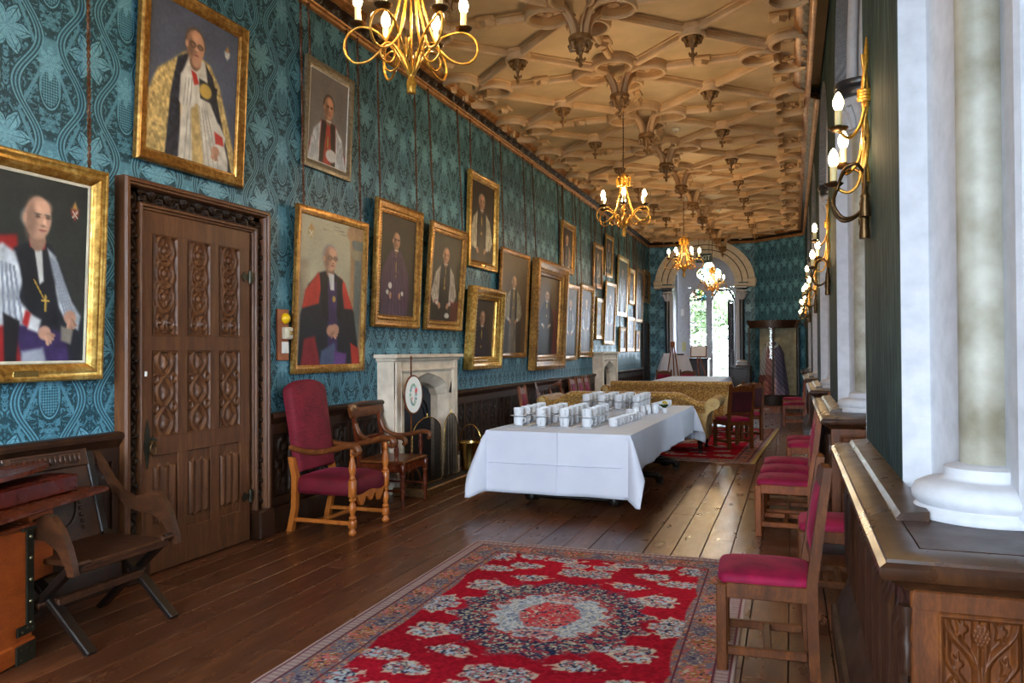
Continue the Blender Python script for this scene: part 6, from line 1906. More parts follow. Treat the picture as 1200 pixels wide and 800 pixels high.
# ================================================================== LONG TABLE, CLOTH AND CROCKERY
TROT = math.radians(-1.4)
TCX, TCY = -2.005, 8.85
TW, TL, TH = 1.40, 3.90, .742
TM = tr(TCX, TCY, 0) @ rotz(TROT)
t = thing('long_table', 'dark carved long table under the white cloth, only its feet in view', 'table', (TCX, TCY, 0), TROT)
m_ = MB(); m_.box((0, 0, TH - .03), (TW - .04, TL - .04, .05), .01); m_.build('table_top', W_MAHOG, t, angle=30)
for sy in (-1, 1):
    y = sy * 1.38
    m_ = MB(); m_.box((0, y, .075), (.86, .16, .07), .02)
    for s in (-1, 1):
        m_.lathe([(.0, 0), (.07, .02), (.085, .06), (.07, .10), (.04, .115)], 12, None, (s * .42, y - .02, 0)); m_.box((s * .30, y, .11), (.2, .13, .05), .02)
    m_.build('trestle_foot', W_BLACK, t, angle=40)
    for s in (-1, 1):
        m_ = MB(); m_.lathe(turned(.10, TH - .05, .075), 16, None, (s * .18, y, 0)); m_.build('leg', W_BLACK, t, angle=50)
m_ = MB(); m_.beam((0, -1.35, .14), (0, 1.35, .14), .12, .05, .01); m_.build('stretcher', W_BLACK, t, angle=30)
for y in (-.05, 1.1):
    m_ = MB(); m_.lathe([(.045, .10), (.05, .06), (.035, .04)], 12, None, (.60, y, 0)); m_.lathe([(.0, -.02), (.038, -.02), (.045, 0), (.038, .02), (0, .02)], 14, tr(.60, y, .045) @ rotx(PI / 2)); m_.beam((.60, y, .10), (.10, y, .13), .07, .06, .01); m_.build('castor_foot', W_BLACK, t, angle=50)

def tablecloth(name, label, M, W, L, H, df, ds, db, mat, seed=1, flare=.07, corner=.16, wav=.012, group=None):
    """white cloth: df/ds/db are the drops in front (-y), at the sides, at the back"""
    rg = np.random.RandomState(seed)
    per = []                                    # (x, y, nx, ny, drop, cornerness, s)
    def side(p0, p1, n, nrm, d, s0):
        k = max(6, int(math.hypot(p1[0] - p0[0], p1[1] - p0[1]) / .045))
        for i in range(k + 1):
            t = i / k; per.append((p0[0] + (p1[0] - p0[0]) * t, p0[1] + (p1[1] - p0[1]) * t, nrm[0], nrm[1], d, 0.0))
    r = .02
    def corner_(cx, cy, a0, dA, dB):
        for i in range(1, 14):
            f = i / 14 * PI / 2; a = a0 + f
            dd = min(dA / max(1e-3, math.cos(f)), dB / max(1e-3, math.sin(f)))
            per.append((cx + r * math.cos(a), cy + r * math.sin(a), math.cos(a), math.sin(a), dd, math.sin(2 * f)))
    x, y = W / 2, L / 2
    side((-x + r, -y), (x - r, -y), 0, (0, -1), df, 0); corner_(x - r, -y + r, -PI / 2, df, ds)
    side((x, -y + r), (x, y - r), 0, (1, 0), ds, 0); corner_(x - r, y - r, 0, ds, db)
    side((x - r, y), (-x + r, y), 0, (0, 1), db, 0); corner_(-x + r, y - r, PI / 2, db, ds)
    side((-x, y - r), (-x, -y + r), 0, (-1, 0), ds, 0); corner_(-x + r, -y + r, PI, ds, df)
    n = len(per); arc = 0; vs = []
    rows = 16
    ph = rg.rand(6) * 6.28
    for k in range(rows + 1):
        t = k / rows; arc = 0
        for i, (px, py, nx, ny, d, c) in enumerate(per):
            if i: arc += math.hypot(px - per[i - 1][0], py - per[i - 1][1])
            w = math.sin(arc * 7.3 + ph[0]) * .5 + math.sin(arc * 13.1 + ph[1]) * .35 + math.sin(arc * 3.1 + ph[2]) * .6
            out = .006 + t * (flare * .25 + wav * w * t * (1 - c)) + c * t ** .9 * corner * d / .6
            if c > 0: out += .018 * t * math.sin(c * 9)
            rr = min(1, t * 9)
            z = H - d * t * (1 - .05 * c) + (.006 if k == 0 else 0)
            vs.append((px + nx * out * rr, py + ny * out * rr, z))
    fs = []
    for k in range(rows):
        for i in range(n):
            j = (i + 1) % n; fs.append((k * n + i, k * n + j, (k + 1) * n + j, (k + 1) * n + i))
    # top sheet with ironed creases
    mb = MB(); mb.add(vs, fs)
    inner = [(p[0] * .985, p[1] * .995, H + .007) for p in per]
    o = len(mb.v); mb.v.extend(inner)
    for i in range(n):
        j = (i + 1) % n; mb.f.append((i, j, o + j, o + i))
    mb.f.append(tuple(o + i for i in range(n)))
    ob = mb.build(name, mat, None, angle=50)
    so = ob.modifiers.new('thickness', 'SOLIDIFY'); so.thickness = .002
    ob.matrix_world = M
    return tag(ob, label, 'tablecloth', group)
tablecloth('tablecloth', 'white linen cloth draped over the long table carrying the cups', TM, TW, TL, TH, .565, .335, .45, LINEN, 3, .07, .22, .02)
# pressed fold lines standing up a little on the front of the cloth belong to the cloth
cl = bpy.data.objects['tablecloth']
for pts in ([(0.02, -TL / 2 - .02, TH + .004), (0.02, -TL / 2 - .017, TH - .10), (0.02, -TL / 2 - .022, TH - .30), (0.02, -TL / 2 - .030, TH - .55)],
            [(-.66, -TL / 2 - .022, TH - .285), (-.3, -TL / 2 - .026, TH - .287), (0.0, -TL / 2 - .020, TH - .285), (.3, -TL / 2 - .026, TH - .287), (.62, -TL / 2 - .024, TH - .285)],
            [(0.02, -TL / 2 + .05, TH + .0075), (0.02, 0, TH + .0075), (0.02, TL / 2 - .05, TH + .0075)]):
    m_ = MB(); m_.tube(pts, .0055, 5); m_.build('pressed_crease', LINEN, cl, angle=80)

TRAYM = plain('pale_tray', (206, 208, 214), .3, metal=.2)
# ---- cups in two tiers with saucers between
CZ = TH + .009
cp = thing('coffee_cup', 'x', 'cup')
m_ = MB(); m_.lathe([(0, .004), (.032, .004), (.033, 0), (.037, .0), (.040, .006), (.044, .02), (.046, .074), (.0445, .075), (.042, .022), (.034, .01), (0, .009)], 22); m_.build('body', CHINA, cp, angle=50)
m_ = MB(); m_.tube(bez([(.044, 0, .062), (.064, 0, .064), (.072, 0, .046), (.062, 0, .026), (.042, 0, .024)], 5), .0045, 7); m_.build('handle', CHINA, cp, angle=60)
for ch_ in cp.children: ch_.data.transform(Matrix.Scale(1.10, 4))
sme = MB().lathe([(0, .004), (.032, .004), (.034, 0), (.040, .0), (.046, .005), (.084, .014), (.085, .016), (.083, .0165), (.045, .008), (0, .007)], 28).mesh('saucer', CHINA, 50)
rg = random.Random(11)
first_cup = [cp]
def cup(p, label, grp, rz=None):
    loc = TM @ Vector(p); rz = rg.uniform(-.8, .8) - .9 if rz is None else rz
    if first_cup:
        c = first_cup.pop(); c.location = loc; c.rotation_euler = (0, 0, rz); c['label'] = label; c['group'] = grp
    else: dup(cp, loc, rz, label, grp)
def saucer(p, label, grp):
    o = inst('saucer', sme, None, TM @ Vector(p)); tag(o, label, 'saucer', grp)
ROWN = ['front', 'second', 'third', 'fourth', 'back']
COLN = ['leftmost', 'left middle', 'right middle', 'rightmost']
def loc_xy(wx, wy):
    v = TM.inverted() @ Vector((wx, wy, 0)); return v.x, v.y
for cname, X0, dx, Y0, dy in (('near', -2.575, .235, 7.38, .195), ('far', -2.50, .215, 9.78, .195)):
    # serving trays under the stacks
    for c in range(4):
        x, y = loc_xy(X0 + dx * c, Y0 + dy * 2)
        m_ = MB(); m_.box((0, 0, .004), (.19, dy * 5.1, .008), .003); m_.box((0, 0, .009), (.17, dy * 5.0, .004), .001)
        o = m_.build('serving_tray', TRAYM, None, angle=30); o.matrix_world = TM @ tr(x, y, CZ)
        tag(o, 'thin pale tray under the %s column of cups in the %s cluster' % (COLN[c], cname), 'tray', 'trays on the long table')
    for r in range(5):
        for c in range(4):
            x, y = loc_xy(X0 + dx * c + rg.uniform(-.008, .008), Y0 + dy * r + rg.uniform(-.008, .008))
            where = '%s row, %s column of the %s cluster' % (ROWN[r], COLN[c], cname)
            cup((x, y, CZ + .011), 'white cup in the lower tier, ' + where, 'stacked white cups on the long table')
            saucer((x, y, CZ + .011 + .0825), 'white saucer between two cups, ' + where, 'white saucers between the cup tiers')
            cup((x, y, CZ + .011 + .0825 + .0085), 'white cup in the upper tier, ' + where, 'stacked white cups on the long table')
NTH = ['first', 'second', 'third', 'fourth', 'fifth', 'sixth', 'seventh']
for i in range(7):
    x, y = loc_xy(-1.665 + .012 * i, 7.62 + .135 * i); cup((x, y, CZ), 'single white cup beside the near cluster, %s from the front of its row' % NTH[i], 'single row of white cups')
for i in range(6):
    x, y = loc_xy(-1.62 + .01 * i, 9.85 + .145 * i); cup((x, y, CZ), 'single white cup beside the far cluster, %s from the front of its row' % NTH[i], 'single row of white cups')
jug = MB().lathe([(0, .003), (.032, .003), (.036, 0), (.046, .03), (.044, .07), (.036, .095), (.040, .115), (.037, .114), (.033, .095), (.04, .07), (.04, .03), (0, .01)], 20).mesh('milk_jug', CHINA, 50)
for i, (wx, wy) in enumerate(((-1.66, 8.75), (-1.63, 8.95), (-1.60, 9.15), (-1.54, 9.32))):
    x, y = loc_xy(wx, wy); o = inst('milk_jug', jug, None, TM @ Vector((x, y, CZ))); tag(o, 'white china jug between the two cup clusters, %s from the front' % NTH[i], 'jug', 'white jugs on the long table')
x, y = loc_xy(-1.75, 8.85)
sp = thing('spoon_pot', 'white pot holding upright teaspoons between the cup clusters', 'pot', TM @ Vector((x, y, CZ)))
m_ = MB(); m_.lathe([(0, .004), (.036, 0), (.042, .06), (.04, .085), (.037, .085), (.037, .01), (0, .01)], 18); m_.build('body', CHINA, sp, angle=50)
for i in range(6):
    a = i * 1.05; m_ = MB(); m_.tube([(.01 * math.cos(a), .01 * math.sin(a), .02), (.045 * math.cos(a), .045 * math.sin(a), .14)], .003, 5); m_.lathe([(0, 0), (.008, .01), (.006, .025), (0, .03)], 8, tr(.045 * math.cos(a), .045 * math.sin(a), .135)); m_.build('teaspoon', plain('spoon_steel', (150, 150, 156), .25, metal=1), sp, angle=60)
x, y = loc_xy(-1.44, 9.44)
fl = thing('flower_posy', 'tiny yellow flower posy in a white pot on the long table', 'flowers', TM @ Vector((x, y, CZ)))
m_ = MB(); m_.lathe([(0, .004), (.022, 0), (.03, .03), (.028, .06), (.024, .06), (.024, .01), (0, .01)], 16); m_.build('pot', CHINA, fl, angle=50)
m_ = MB()
for i in range(9):
    a = i * .7; rr = .012 + .012 * (i % 3); m_.tube([(0, 0, .05), (rr * math.cos(a), rr * math.sin(a), .085), (1.9 * rr * math.cos(a), 1.9 * rr * math.sin(a), .10)], [.006, .010, .003], 5)
m_.build('leaves', LEAF, fl, angle=60)
m_ = MB()
for i in range(5):
    a = i * 1.26 + .3; m_.lathe([(0, -.012), (.014, 0), (.010, .012), (0, .016)], 8, tr(.02 * math.cos(a), .02 * math.sin(a), .115 + .012 * (i % 2)))
m_.build('blossoms', plain('yellow_petals', (240, 200, 40), .6), fl, angle=60)

# ================================================================== SOFAS (seen from behind)
def sofa(label, x0, x1, yb, depth, hb, loc_rz, dip=True, arm_label=True):
    t = thing('sofa', label, 'sofa', ((x0 + x1) / 2, yb, .011), loc_rz, 'ochre sofas in the middle of the hall')
    hw = (x1 - x0) / 2
    # back: section rolls outward at the top; height dips towards the arms
    def top(u):
        a = abs(u)
        if not dip: return hb
        return hb - .13 * sstep(.66, .95, np.array(a)) if True else hb
    m_ = MB(); nx = 48; sec = []
    def back(u, v):
        x = (u - .5) * 2; h = float(top(x)); X = x * (hw + .0)
        P = [(.16, .20), (0.0, .20), (-.005, .45), (0.01, h - .20), (-.02, h - .12), (-.065, h - .07), (-.075, h - .03), (-.05, h), (.0, h + .008), (.05, h - .01), (.10, h - .06), (.14, h - .14), (.20, .45), (.20, .42)]
        k = v * (len(P) - 1); i = min(int(k), len(P) - 2); f = k - i
        return (X, P[i][0] + (P[i + 1][0] - P[i][0]) * f, P[i][1] + (P[i + 1][1] - P[i][1]) * f)
    m_.grid(nx, 39, back)
    m_.build('back', SOFA, t, angle=60)
    for s in (-1, 1):
        ha = hb - .12
        prof = [(hw - .16, .20), (hw, .20), (hw + .005, .42), (hw + .03, ha - .20), (hw + .09, ha - .13), (hw + .17, ha - .10), (hw + .205, ha - .05), (hw + .20, ha), (hw + .15, ha + .045), (hw + .09, ha + .05), (hw + .03, ha + .02), (hw - .05, ha - .06), (hw - .13, ha - .16), (hw - .16, .42)]
        m_ = MB(); pr = [(s * a, b) for a, b in prof]
        n = len(pr); rr = []
        for (yy, sc) in ((-.005, .96), (.015, 1), (depth - .02, 1), (depth, .96)):
            cx_, cz_ = s * (hw - .02), .5
            rr.append([(cx_ + (a - cx_) * sc, yy, cz_ + (b - cz_) * sc) for a, b in pr])
        for k in range(3):
            o = len(m_.v); m_.v.extend(rr[k] + rr[k + 1]); m_.f.extend([(o + i, o + (i + 1) % n, o + n + (i + 1) % n, o + n + i) for i in range(n)])
        m_.add(rr[0], [tuple(range(n))]); m_.add(rr[3], [tuple(range(n))[::-1]])
        a_ = m_.build('arm', SOFA if s < 0 else SOFAPLAIN, t, angle=50)
        m_ = MB(); m_.lathe([(.0, -.012), (.05, -.010), (.055, 0), (.05, .006), (0, .008)], 16, tr(s * (hw + .115), -.004, ha - .03) @ rotx(PI / 2)); m_.build('scroll_facing', SOFAPLAIN, a_, angle=50)
    m_ = MB(); m_.box((0, depth / 2 + .05, .27), (2 * hw - .06, depth - .12, .16), .02); m_.build('seat_frame', SOFA, t, angle=40)
    for k in range(2):
        m_ = MB(); cushion(m_, 0, 0, .34, .47, hw - .12, depth - .22, .03); m_.v = [(x + (k - .5) * (hw - .10), y + depth / 2 + .09, z) for x, y, z in m_.v]; m_.build('seat_cushion', SOFA, t, angle=70)
    for sx in (-1, 1):
        for yy in (.06, depth - .07):
            m_ = MB(); m_.lathe([(.018, 0), (.032, .01), (.030, .035), (.018, .05), (.030, .07), (.038, .10), (.030, .13), (.042, .15), (.045, .20)], 16, None, (sx * (hw - .08), yy, 0)); lg = m_.build('leg', W_BLACK, t, angle=50)
    return t
s1 = sofa('long yellow ochre sofa seen from behind, right behind the cup table', -3.50, -1.17, 11.45, .95, .875, 0)
s2 = sofa('long yellow ochre sofa behind the nearer one, with a straight back', -3.12, -.98, 14.1, .9, .93, 0, False)

# far table with white cloth
t = thing('far_table', 'long table under a white cloth beyond the yellow sofas', 'table', (-2.20, 18.4, 0))
m_ = MB(); m_.box((0, 0, .80), (1.40, 4.2, .04), .01); m_.build('table_top', W_MAHOG, t, angle=30)
for sx in (-1, 1):
    for sy in (-1, 1):
        m_ = MB(); m_.lathe(turned(0, .78, .04), 12, None, (sx * .55, sy * 1.8, 0)); m_.build('leg', W_MAHOG, t, angle=50)
tablecloth('tablecloth', 'white cloth on the far table beyond the yellow sofas', tr(-2.20, 18.4, 0), 1.46, 4.3, .82, .4, .35, .4, LINEN, 5)

# ================================================================== RUGS
def vnoise(X, Y, f, seed):
    r = np.random.RandomState(seed); n = 256; g = r.rand(n, n)
    x, y = X * f, Y * f; i, j = np.floor(x).astype(int), np.floor(y).astype(int); u, v = x - i, y - j
    u, v = u * u * (3 - 2 * u), v * v * (3 - 2 * v); i %= n; j %= n; i2, j2 = (i + 1) % n, (j + 1) % n
    return (g[j, i] * (1 - u) + g[j, i2] * u) * (1 - v) + (g[j2, i] * (1 - u) + g[j2, i2] * u) * v
def speck(A, m, X, Y, base, cols, seed, f=70):
    """floral speckle: patches of many small coloured petals inside mask m"""
    out = np.empty(A.shape); out[:] = base
    for k, c in enumerate(cols):
        q = vnoise(X, Y, f * (1 - .1 * k), seed + k)[..., None]
        w = sstep(.60, .68, q); out = out * (1 - w) + np.array(c, float) * w
    m = np.clip(m, 0, 1)[..., None]
    A[:] = A * (1 - m) + out * m
NAVY, CREAM, PINK, ORNG, GREYB, REDF = (44, 48, 76), (206, 192, 164), (190, 104, 100), (190, 124, 70), (124, 112, 114), (162, 24, 40)
def rug_paint(W, L, nx, ny, red=REDF):
    X, Y = np.meshgrid(np.linspace(-W / 2, W / 2, nx), np.linspace(-L / 2, L / 2, ny))
    aX, aY = np.abs(X), np.abs(Y)
    n1 = vnoise(aX + 3, aY + 3, 9, 1) - .5; n2 = vnoise(aX + 7, aY + 9, 26, 2) - .5
    A = np.empty(X.shape + (3,)); A[:] = red
    A *= (1 + .22 * (vnoise(X + 9, Y + 9, 3, 77) - .5) + .25 * (vnoise(X + 9, Y + 9, 60, 78) - .5))[..., None]
    cols = [CREAM, NAVY, PINK, (170, 178, 186)]
    def spray(cx, cy, rx, ry, seed, base=GREYB, edge=.5):
        d = np.sqrt(((aX - cx) / rx) ** 2 + ((aY - cy) / ry) ** 2) + n1 * .55 + n2 * .5
        speck(A, 1 - sstep(.80, 1.0, d), aX + 1, aY + 1, base, cols, seed, 92)
        w = (sstep(.74, .84, d) * (1 - sstep(1.0, 1.16, d)) * (vnoise(aX + 2, aY + 2, 52, seed + 9) > .52))[..., None] * .8
        A[:] = A * (1 - w) + np.array(CREAM) * w
    for k, (cx, cy, rx, ry) in enumerate(((0, .86, .22, .10), (.10, 1.02, .12, .08), (.30, .66, .13, .10), (.42, .92, .15, .09), (.56, .45, .12, .16), (.40, .38, .10, .07), (.66, .0, .13, .20), (.52, .13, .08, .07), (.22, 1.13, .18, .07), (.62, .80, .14, .09), (.70, 1.10, .16, .13), (.46, 1.15, .13, .07))):
        spray(cx * W / 2.06, cy * L / 3.0, rx * .84, ry * .84, 100 + 13 * k)
    # oval medallion
    th = np.arctan2(Y, X)
    d = np.sqrt((X / .52) ** 2 + (Y / .60) ** 2) * (1 + .06 * np.cos(th * 16)) + n2 * .10
    speck(A, 1 - sstep(.96, 1.06, d), X + 2, Y + 2, (74, 76, 92), [CREAM, NAVY, (170, 160, 136), NAVY, (150, 60, 70)], 300, 88)
    speck(A, 1 - sstep(.66, .70, d), X + 2, Y + 2, (176, 60, 60), [(206, 170, 150), (120, 50, 66)], 320, 90)
    speck(A, 1 - sstep(.60, .63, d), X + 2, Y + 2, (158, 160, 164), [CREAM, (112, 124, 150), (196, 196, 196)], 330, 100)
    d2 = np.sqrt((X / .17) ** 2 + (Y / .22) ** 2) + n2 * .3
    speck(A, 1 - sstep(.95, 1.1, d2), X + 2, Y + 2, (190, 90, 90), [CREAM, NAVY, PINK, (206, 60, 66)], 340, 90)
    for s in (-1, 1):
        d3 = np.sqrt((X / .13) ** 2 + ((Y - s * .29) / .06) ** 2) + n2 * .5
        speck(A, (1 - sstep(.8, 1.1, d3)) * .8, X + 2, Y + 2, (196, 110, 110), [CREAM, PINK, NAVY], 350, 90)
    # border
    eb = np.minimum(W / 2 - aX, L / 2 - aY)
    s_ = np.where((W / 2 - aX) < (L / 2 - aY), aY, aX)
    bw = .275 + .035 * np.abs(np.sin(s_ * 5.2)) ** .6
    m = 1 - sstep(bw - .008, bw + .008, eb)
    speck(A, m, X + 5, Y + 5, (138, 106, 96), [(178, 160, 140), (86, 80, 98), (158, 84, 80), (160, 108, 76), (112, 104, 112)], 400, 90)
    d4 = np.sqrt((((s_ * 2.6) % 1 - .5) / .30) ** 2 + ((eb - .17) / .07) ** 2) + n2 * .5
    speck(A, (1 - sstep(.8, 1.05, d4)) * (eb < .27), X + 5, Y + 5, (160, 104, 66), [(180, 164, 140), NAVY, (150, 96, 60), PINK], 420, 90)
    d5 = np.sqrt((((s_ * 2.6 + .5) % 1 - .5) / .20) ** 2 + ((eb - .20) / .05) ** 2) + n2 * .5
    speck(A, (1 - sstep(.8, 1.05, d5)) * (eb < .27), X + 5, Y + 5, (98, 86, 100), [(170, 156, 136), (64, 62, 86), GREYB], 440, 90)
    for lo, hi, base in ((.088, .100, (90, 46, 56)), (.030, .088, (166, 142, 132)), (.018, .030, (110, 60, 66)), (.0, .018, (176, 150, 140)), (.262, .272, (96, 50, 60))):
        w = (sstep(lo - .002, lo + .002, eb) * (1 - sstep(hi - .002, hi + .002, eb)))
        if hi - lo > .05:
            pat = ((s_ * 26) % 1 < .5)[..., None]; c = np.where(pat, np.array(base, float), np.array((146, 118, 118), float)); A[:] = A * (1 - w[..., None]) + c * w[..., None]
        else: A[:] = A * (1 - w[..., None]) + np.array(base, float) * w[..., None]
    return X, Y, A
def rug(label, M, W, L, nx, ny, yellow=False, group=None):
    X, Y, A = rug_paint(W, L, nx, ny)
    Z = .009 + .0016 * vnoise(X + 5, Y + 5, 5, 5) * 2
    eb = np.minimum(W / 2 - np.abs(X), L / 2 - np.abs(Y)); Z = np.where(eb < .002, .001, Z)
    vs = list(zip(X.ravel().tolist(), Y.ravel().tolist(), Z.ravel().tolist()))
    fs = [(j * nx + i, j * nx + i + 1, (j + 1) * nx + i + 1, (j + 1) * nx + i) for j in range(ny - 1) for i in range(nx - 1)]
    t = thing('patterned_rug', label, 'rug', M.translation, M.to_euler().z)
    inst('pile', paint_mesh('pile', vs, fs, A, RUGM), t)
    rg = random.Random(2); fr = MB()
    for s in (-1, 1):
        k = int(W / .014)
        for i in range(k):
            x = -W / 2 + W * (i + .5) / k; l = rg.uniform(.025, .045); dx = rg.uniform(-.012, .012)
            fr.add([(x - .004, s * (L / 2 - .004), .006), (x + .004, s * (L / 2 - .004), .006), (x + dx + .003, s * (L / 2 + l), .003), (x + dx - .003, s * (L / 2 + l), .003)], [(0, 1, 2, 3)])
    o = fr.build('fringe', plain('rug_fringe', (206, 190, 176), .9), t, angle=0, fix=False); o['kind'] = 'stuff'
    if yellow:
        m_ = MB(); m_.box((W / 2 - .02, 0, .010), (.05, L, .006)); m_.build('yellow_binding', plain('yellow_binding', (196, 160, 84), .8), t, angle=0)
    return t
rug('large red patterned rug with pale central medallion on the foreground floor', tr(-1.30, 4.24, 0) @ rotz(.012), 2.07, 3.0, 400, 580)
rug('red patterned rug under the yellow sofas with yellow edge', tr(-1.80, 13.25, 0) @ rotz(-.05), 2.9, 4.9, 120, 190, True)
rug('small faded red rug before the display case at the far end', tr(-.78, 20.6, 0), 1.05, 2.2, 50, 90)
# ================================================================== CHANDELIERS AND WALL LIGHTS
BULBP = [(.010, 0), (.018, .008), (.024, .028), (.0235, .046), (.017, .066), (.008, .082), (0, .090)]
def candle(parent, x, y, z, bm=None):
    m_ = MB(); m_.lathe([(0, -.004), (.030, -.002), (.044, .010), (.046, .014), (.030, .006), (.012, .006), (.016, .022), (.013, .03), (0, .03)], 18, None, (x, y, z)); pan = m_.build('drip_pan', BRONZE, parent, angle=50)
    m_ = MB(); m_.lathe([(.0165, .026), (.0165, .096), (.013, .098), (0, .098)], 14, None, (x, y, z)); m_.build('candle_tube', IVORY, pan, angle=50)
    m_ = MB(); m_.lathe(BULBP, 12, None, (x, y, z + .097)); m_.build('bulb', bm or BULB, pan, angle=80)
def chandelier(label, y, rz):
    z0 = 2.845
    t = thing('chandelier', label, 'chandelier', (-1.86, y, z0), rz, 'gilded rope chandeliers along the ceiling')
    m_ = MB(); m_.lathe([(0, 0), (.020, .003), (.024, .02), (.021, .06), (.014, .085), (.017, .095), (.017, .105), (.012, .115), (.010, .13)], 16)
    for k in range(10):
        a = k * 2 * PI / 10; m_.tube([(.020 * math.cos(a), .020 * math.sin(a), .004), (.021 * math.cos(a), .021 * math.sin(a), .06), (.014 * math.cos(a), .014 * math.sin(a), .088)], .004, 5)
    m_.build('tassel', GILTROPE, t, angle=60)
    m_ = MB(); m_.tube([(0, 0, .12), (0, 0, .72)], .006, 8); m_.build('stem', GILTROPE, t, angle=60)
    for k in range(6):
        a = k * PI / 3; c, s = math.cos(a), math.sin(a)
        sw = [0, 0, 0, .01, .0, -.02, -.03, -.03, -.02, 0, .01, .005, 0, 0]
        cur = [(.012, .10), (.05, .17), (.13, .275), (.20, .325), (.275, .335), (.335, .29), (.345, .22), (.30, .165), (.225, .17), (.15, .235), (.10, .34), (.065, .46), (.04, .58), (.03, .68)]
        pts = [(r * c - o * s, r * s + o * c, z) for (r, z), o in zip(cur, sw)]
        m_ = MB(); m_.tube(bez(pts, 6), .0068, 7); arm = m_.build('arm', GILTROPE, t, angle=60)
        b = a + PI / 6; c2, s2 = math.cos(b), math.sin(b)
        cur = [(.010, .10), (.045, .155), (.075, .21), (.12, .245), (.165, .22), (.17, .175), (.135, .145), (.095, .165), (.085, .215), (.10, .26)]
        m_ = MB(); m_.tube(bez([(r * c2 + .008 * i * s2 * .4, r * s2 - .008 * i * c2 * .4, z) for i, (r, z) in enumerate(cur)], 6), .0055, 6); m_.build('rope_loop', GILTROPE, t, angle=60)
        candle(t, .275 * c, .275 * s, .345)
    # crown of rope bows and hanging tassels
    m_ = MB(); m_.lathe([(.018, .64), (.03, .65), (.034, .68), (.022, .70), (.03, .72), (.02, .745), (.008, .76)], 14)
    for k in range(8):
        a = k * PI / 4; c, s = math.cos(a), math.sin(a)
        m_.tube(bez([(.02 * c, .02 * s, .68), (.055 * c, .055 * s, .715), (.085 * c, .085 * s, .69), (.075 * c, .075 * s, .645), (.07 * c, .07 * s, .60)], 5), [.008] * 14 + [.014] * 5 + [.017] * 2, 6)
    m_.build('crown', GILTROPE, t, angle=60)
    m_ = MB(); L = 4.30 - z0; n = int((L - .76) / .035); pts = []; rr = []
    for i in range(2 * n + 1): pts.append((0, 0, .76 + (L - .76) * i / (2 * n))); rr.append(.0085 if i % 2 else .005)
    m_.tube(pts, rr, 6); m_.build('chain', BRONZE, t, angle=60)
    return t
for i, (lab, rz) in enumerate((('gilded rope chandelier with six lit candle bulbs, nearest the camera at the top edge', .478), ('gilded rope chandelier with lit candle bulbs, second from the camera', .729), ('gilded rope chandelier with lit candle bulbs, third, left of the far arch', .1), ('gilded rope chandelier with lit candle bulbs, farthest, in front of the round coloured window', .25))):
    chandelier(lab, CY0 - 2 * 2 * HY + .0 + i * 6 * HY, rz)

def sconce(label, y):
    t = thing('wall_sconce', label, 'wall light', (XR, y, 2.0), 0, 'rope wall lights on the window piers')
    # rope hanger: two twisted strands with a knot, tassels below. local -x points into the room
    m_ = MB()
    for ph in (0, PI):
        m_.tube([(-.022 + .010 * math.cos(q * 9 + ph), .012 * math.sin(q * 9 + ph), .30 + .62 * q) for q in np.linspace(0, 1, 60)], .010, 6)
    m_.tube([(-.016, 0, .92), (-.012, 0, 1.0)], [.012, .004], 6)
    m_.build('rope_hanger', GILTROPE, t, angle=60)
    m_ = MB()
    for z in (.70, .715, .73, .745): m_.tube([(-.022 + .028 * math.cos(q), .028 * math.sin(q), z + .008 * math.sin(q)) for q in np.linspace(0, 2 * PI, 16)[:-1]], .010, 6, True)
    m_.build('knot', GILTROPE, t, angle=60)
    for (yy, z, l) in ((-.03, .13, .14), (.015, .03, .14), (.045, .10, .15)):
        m_ = MB(); m_.lathe([(0, 0), (.024, .002), (.026, .02), (.018, l * .62), (.022, l * .70), (.016, l * .8), (.009, l), (.006, l + .10)], 12, None, (-.03, yy, z)); m_.build('tassel', BRONZE, t, angle=50)
    arms = ((-.145, -.06, .545, -.10), (-.115, .10, .40, .12), (-.165, .02, .295, .0))
    for i, (x, yy, z, o) in enumerate(arms):
        m_ = MB(); m_.tube(bez([(-.025, o * .2, .66 - .08 * i), (-.05, yy * .4, z + .02), (-.10, yy * .8, z - .035), (x, yy, z)], 7), .008, 7); arm = m_.build('arm', GILTROPE, t, angle=60)
        candle(t, x, yy, z, BULB2)
    m_ = MB()
    for s in (-1, 1):
        m_.tube(bez([(-.03, s * .02, .34), (-.07, s * .06, .38), (-.12, s * .05, .36), (-.15, s * .01, .28), (-.17, s * .04, .20), (-.13, s * .05, .13), (-.07, s * .03, .14), (-.03, s * .01, .20), (-.02, -s * .03, .30)], 7), .008, 7)
    m_.build('rope_loop', BRONZE, t, angle=60)
for i, w in enumerate(('nearest the camera', 'second from the camera', 'third from the camera', 'fourth from the camera', 'farthest from the camera')):
    sconce('gilded rope wall light with three lit bulbs on a window pier, %s' % w, 4.10 + PER * i)

# smoke detectors on the ceiling
for i, (x, y, lab) in enumerate(((-1.62, 11.95, 'white round smoke detector on the ceiling, nearer of two'), (-1.62, 19.25, 'white round smoke detector on the ceiling, farther of two'))):
    t = thing('smoke_detector', lab, 'smoke detector', (x, y, ZC), 0, 'ceiling smoke detectors')
    m_ = MB(); m_.lathe([(.065, 0), (.065, -.018), (.055, -.03), (.03, -.045), (0, -.047)], 20); m_.build('body', WHITEPL, t, angle=50)
    m_ = MB(); m_.lathe([(.012, -.046), (.010, -.054), (0, -.055)], 10); m_.build('sensor', SLATE, t, angle=50)

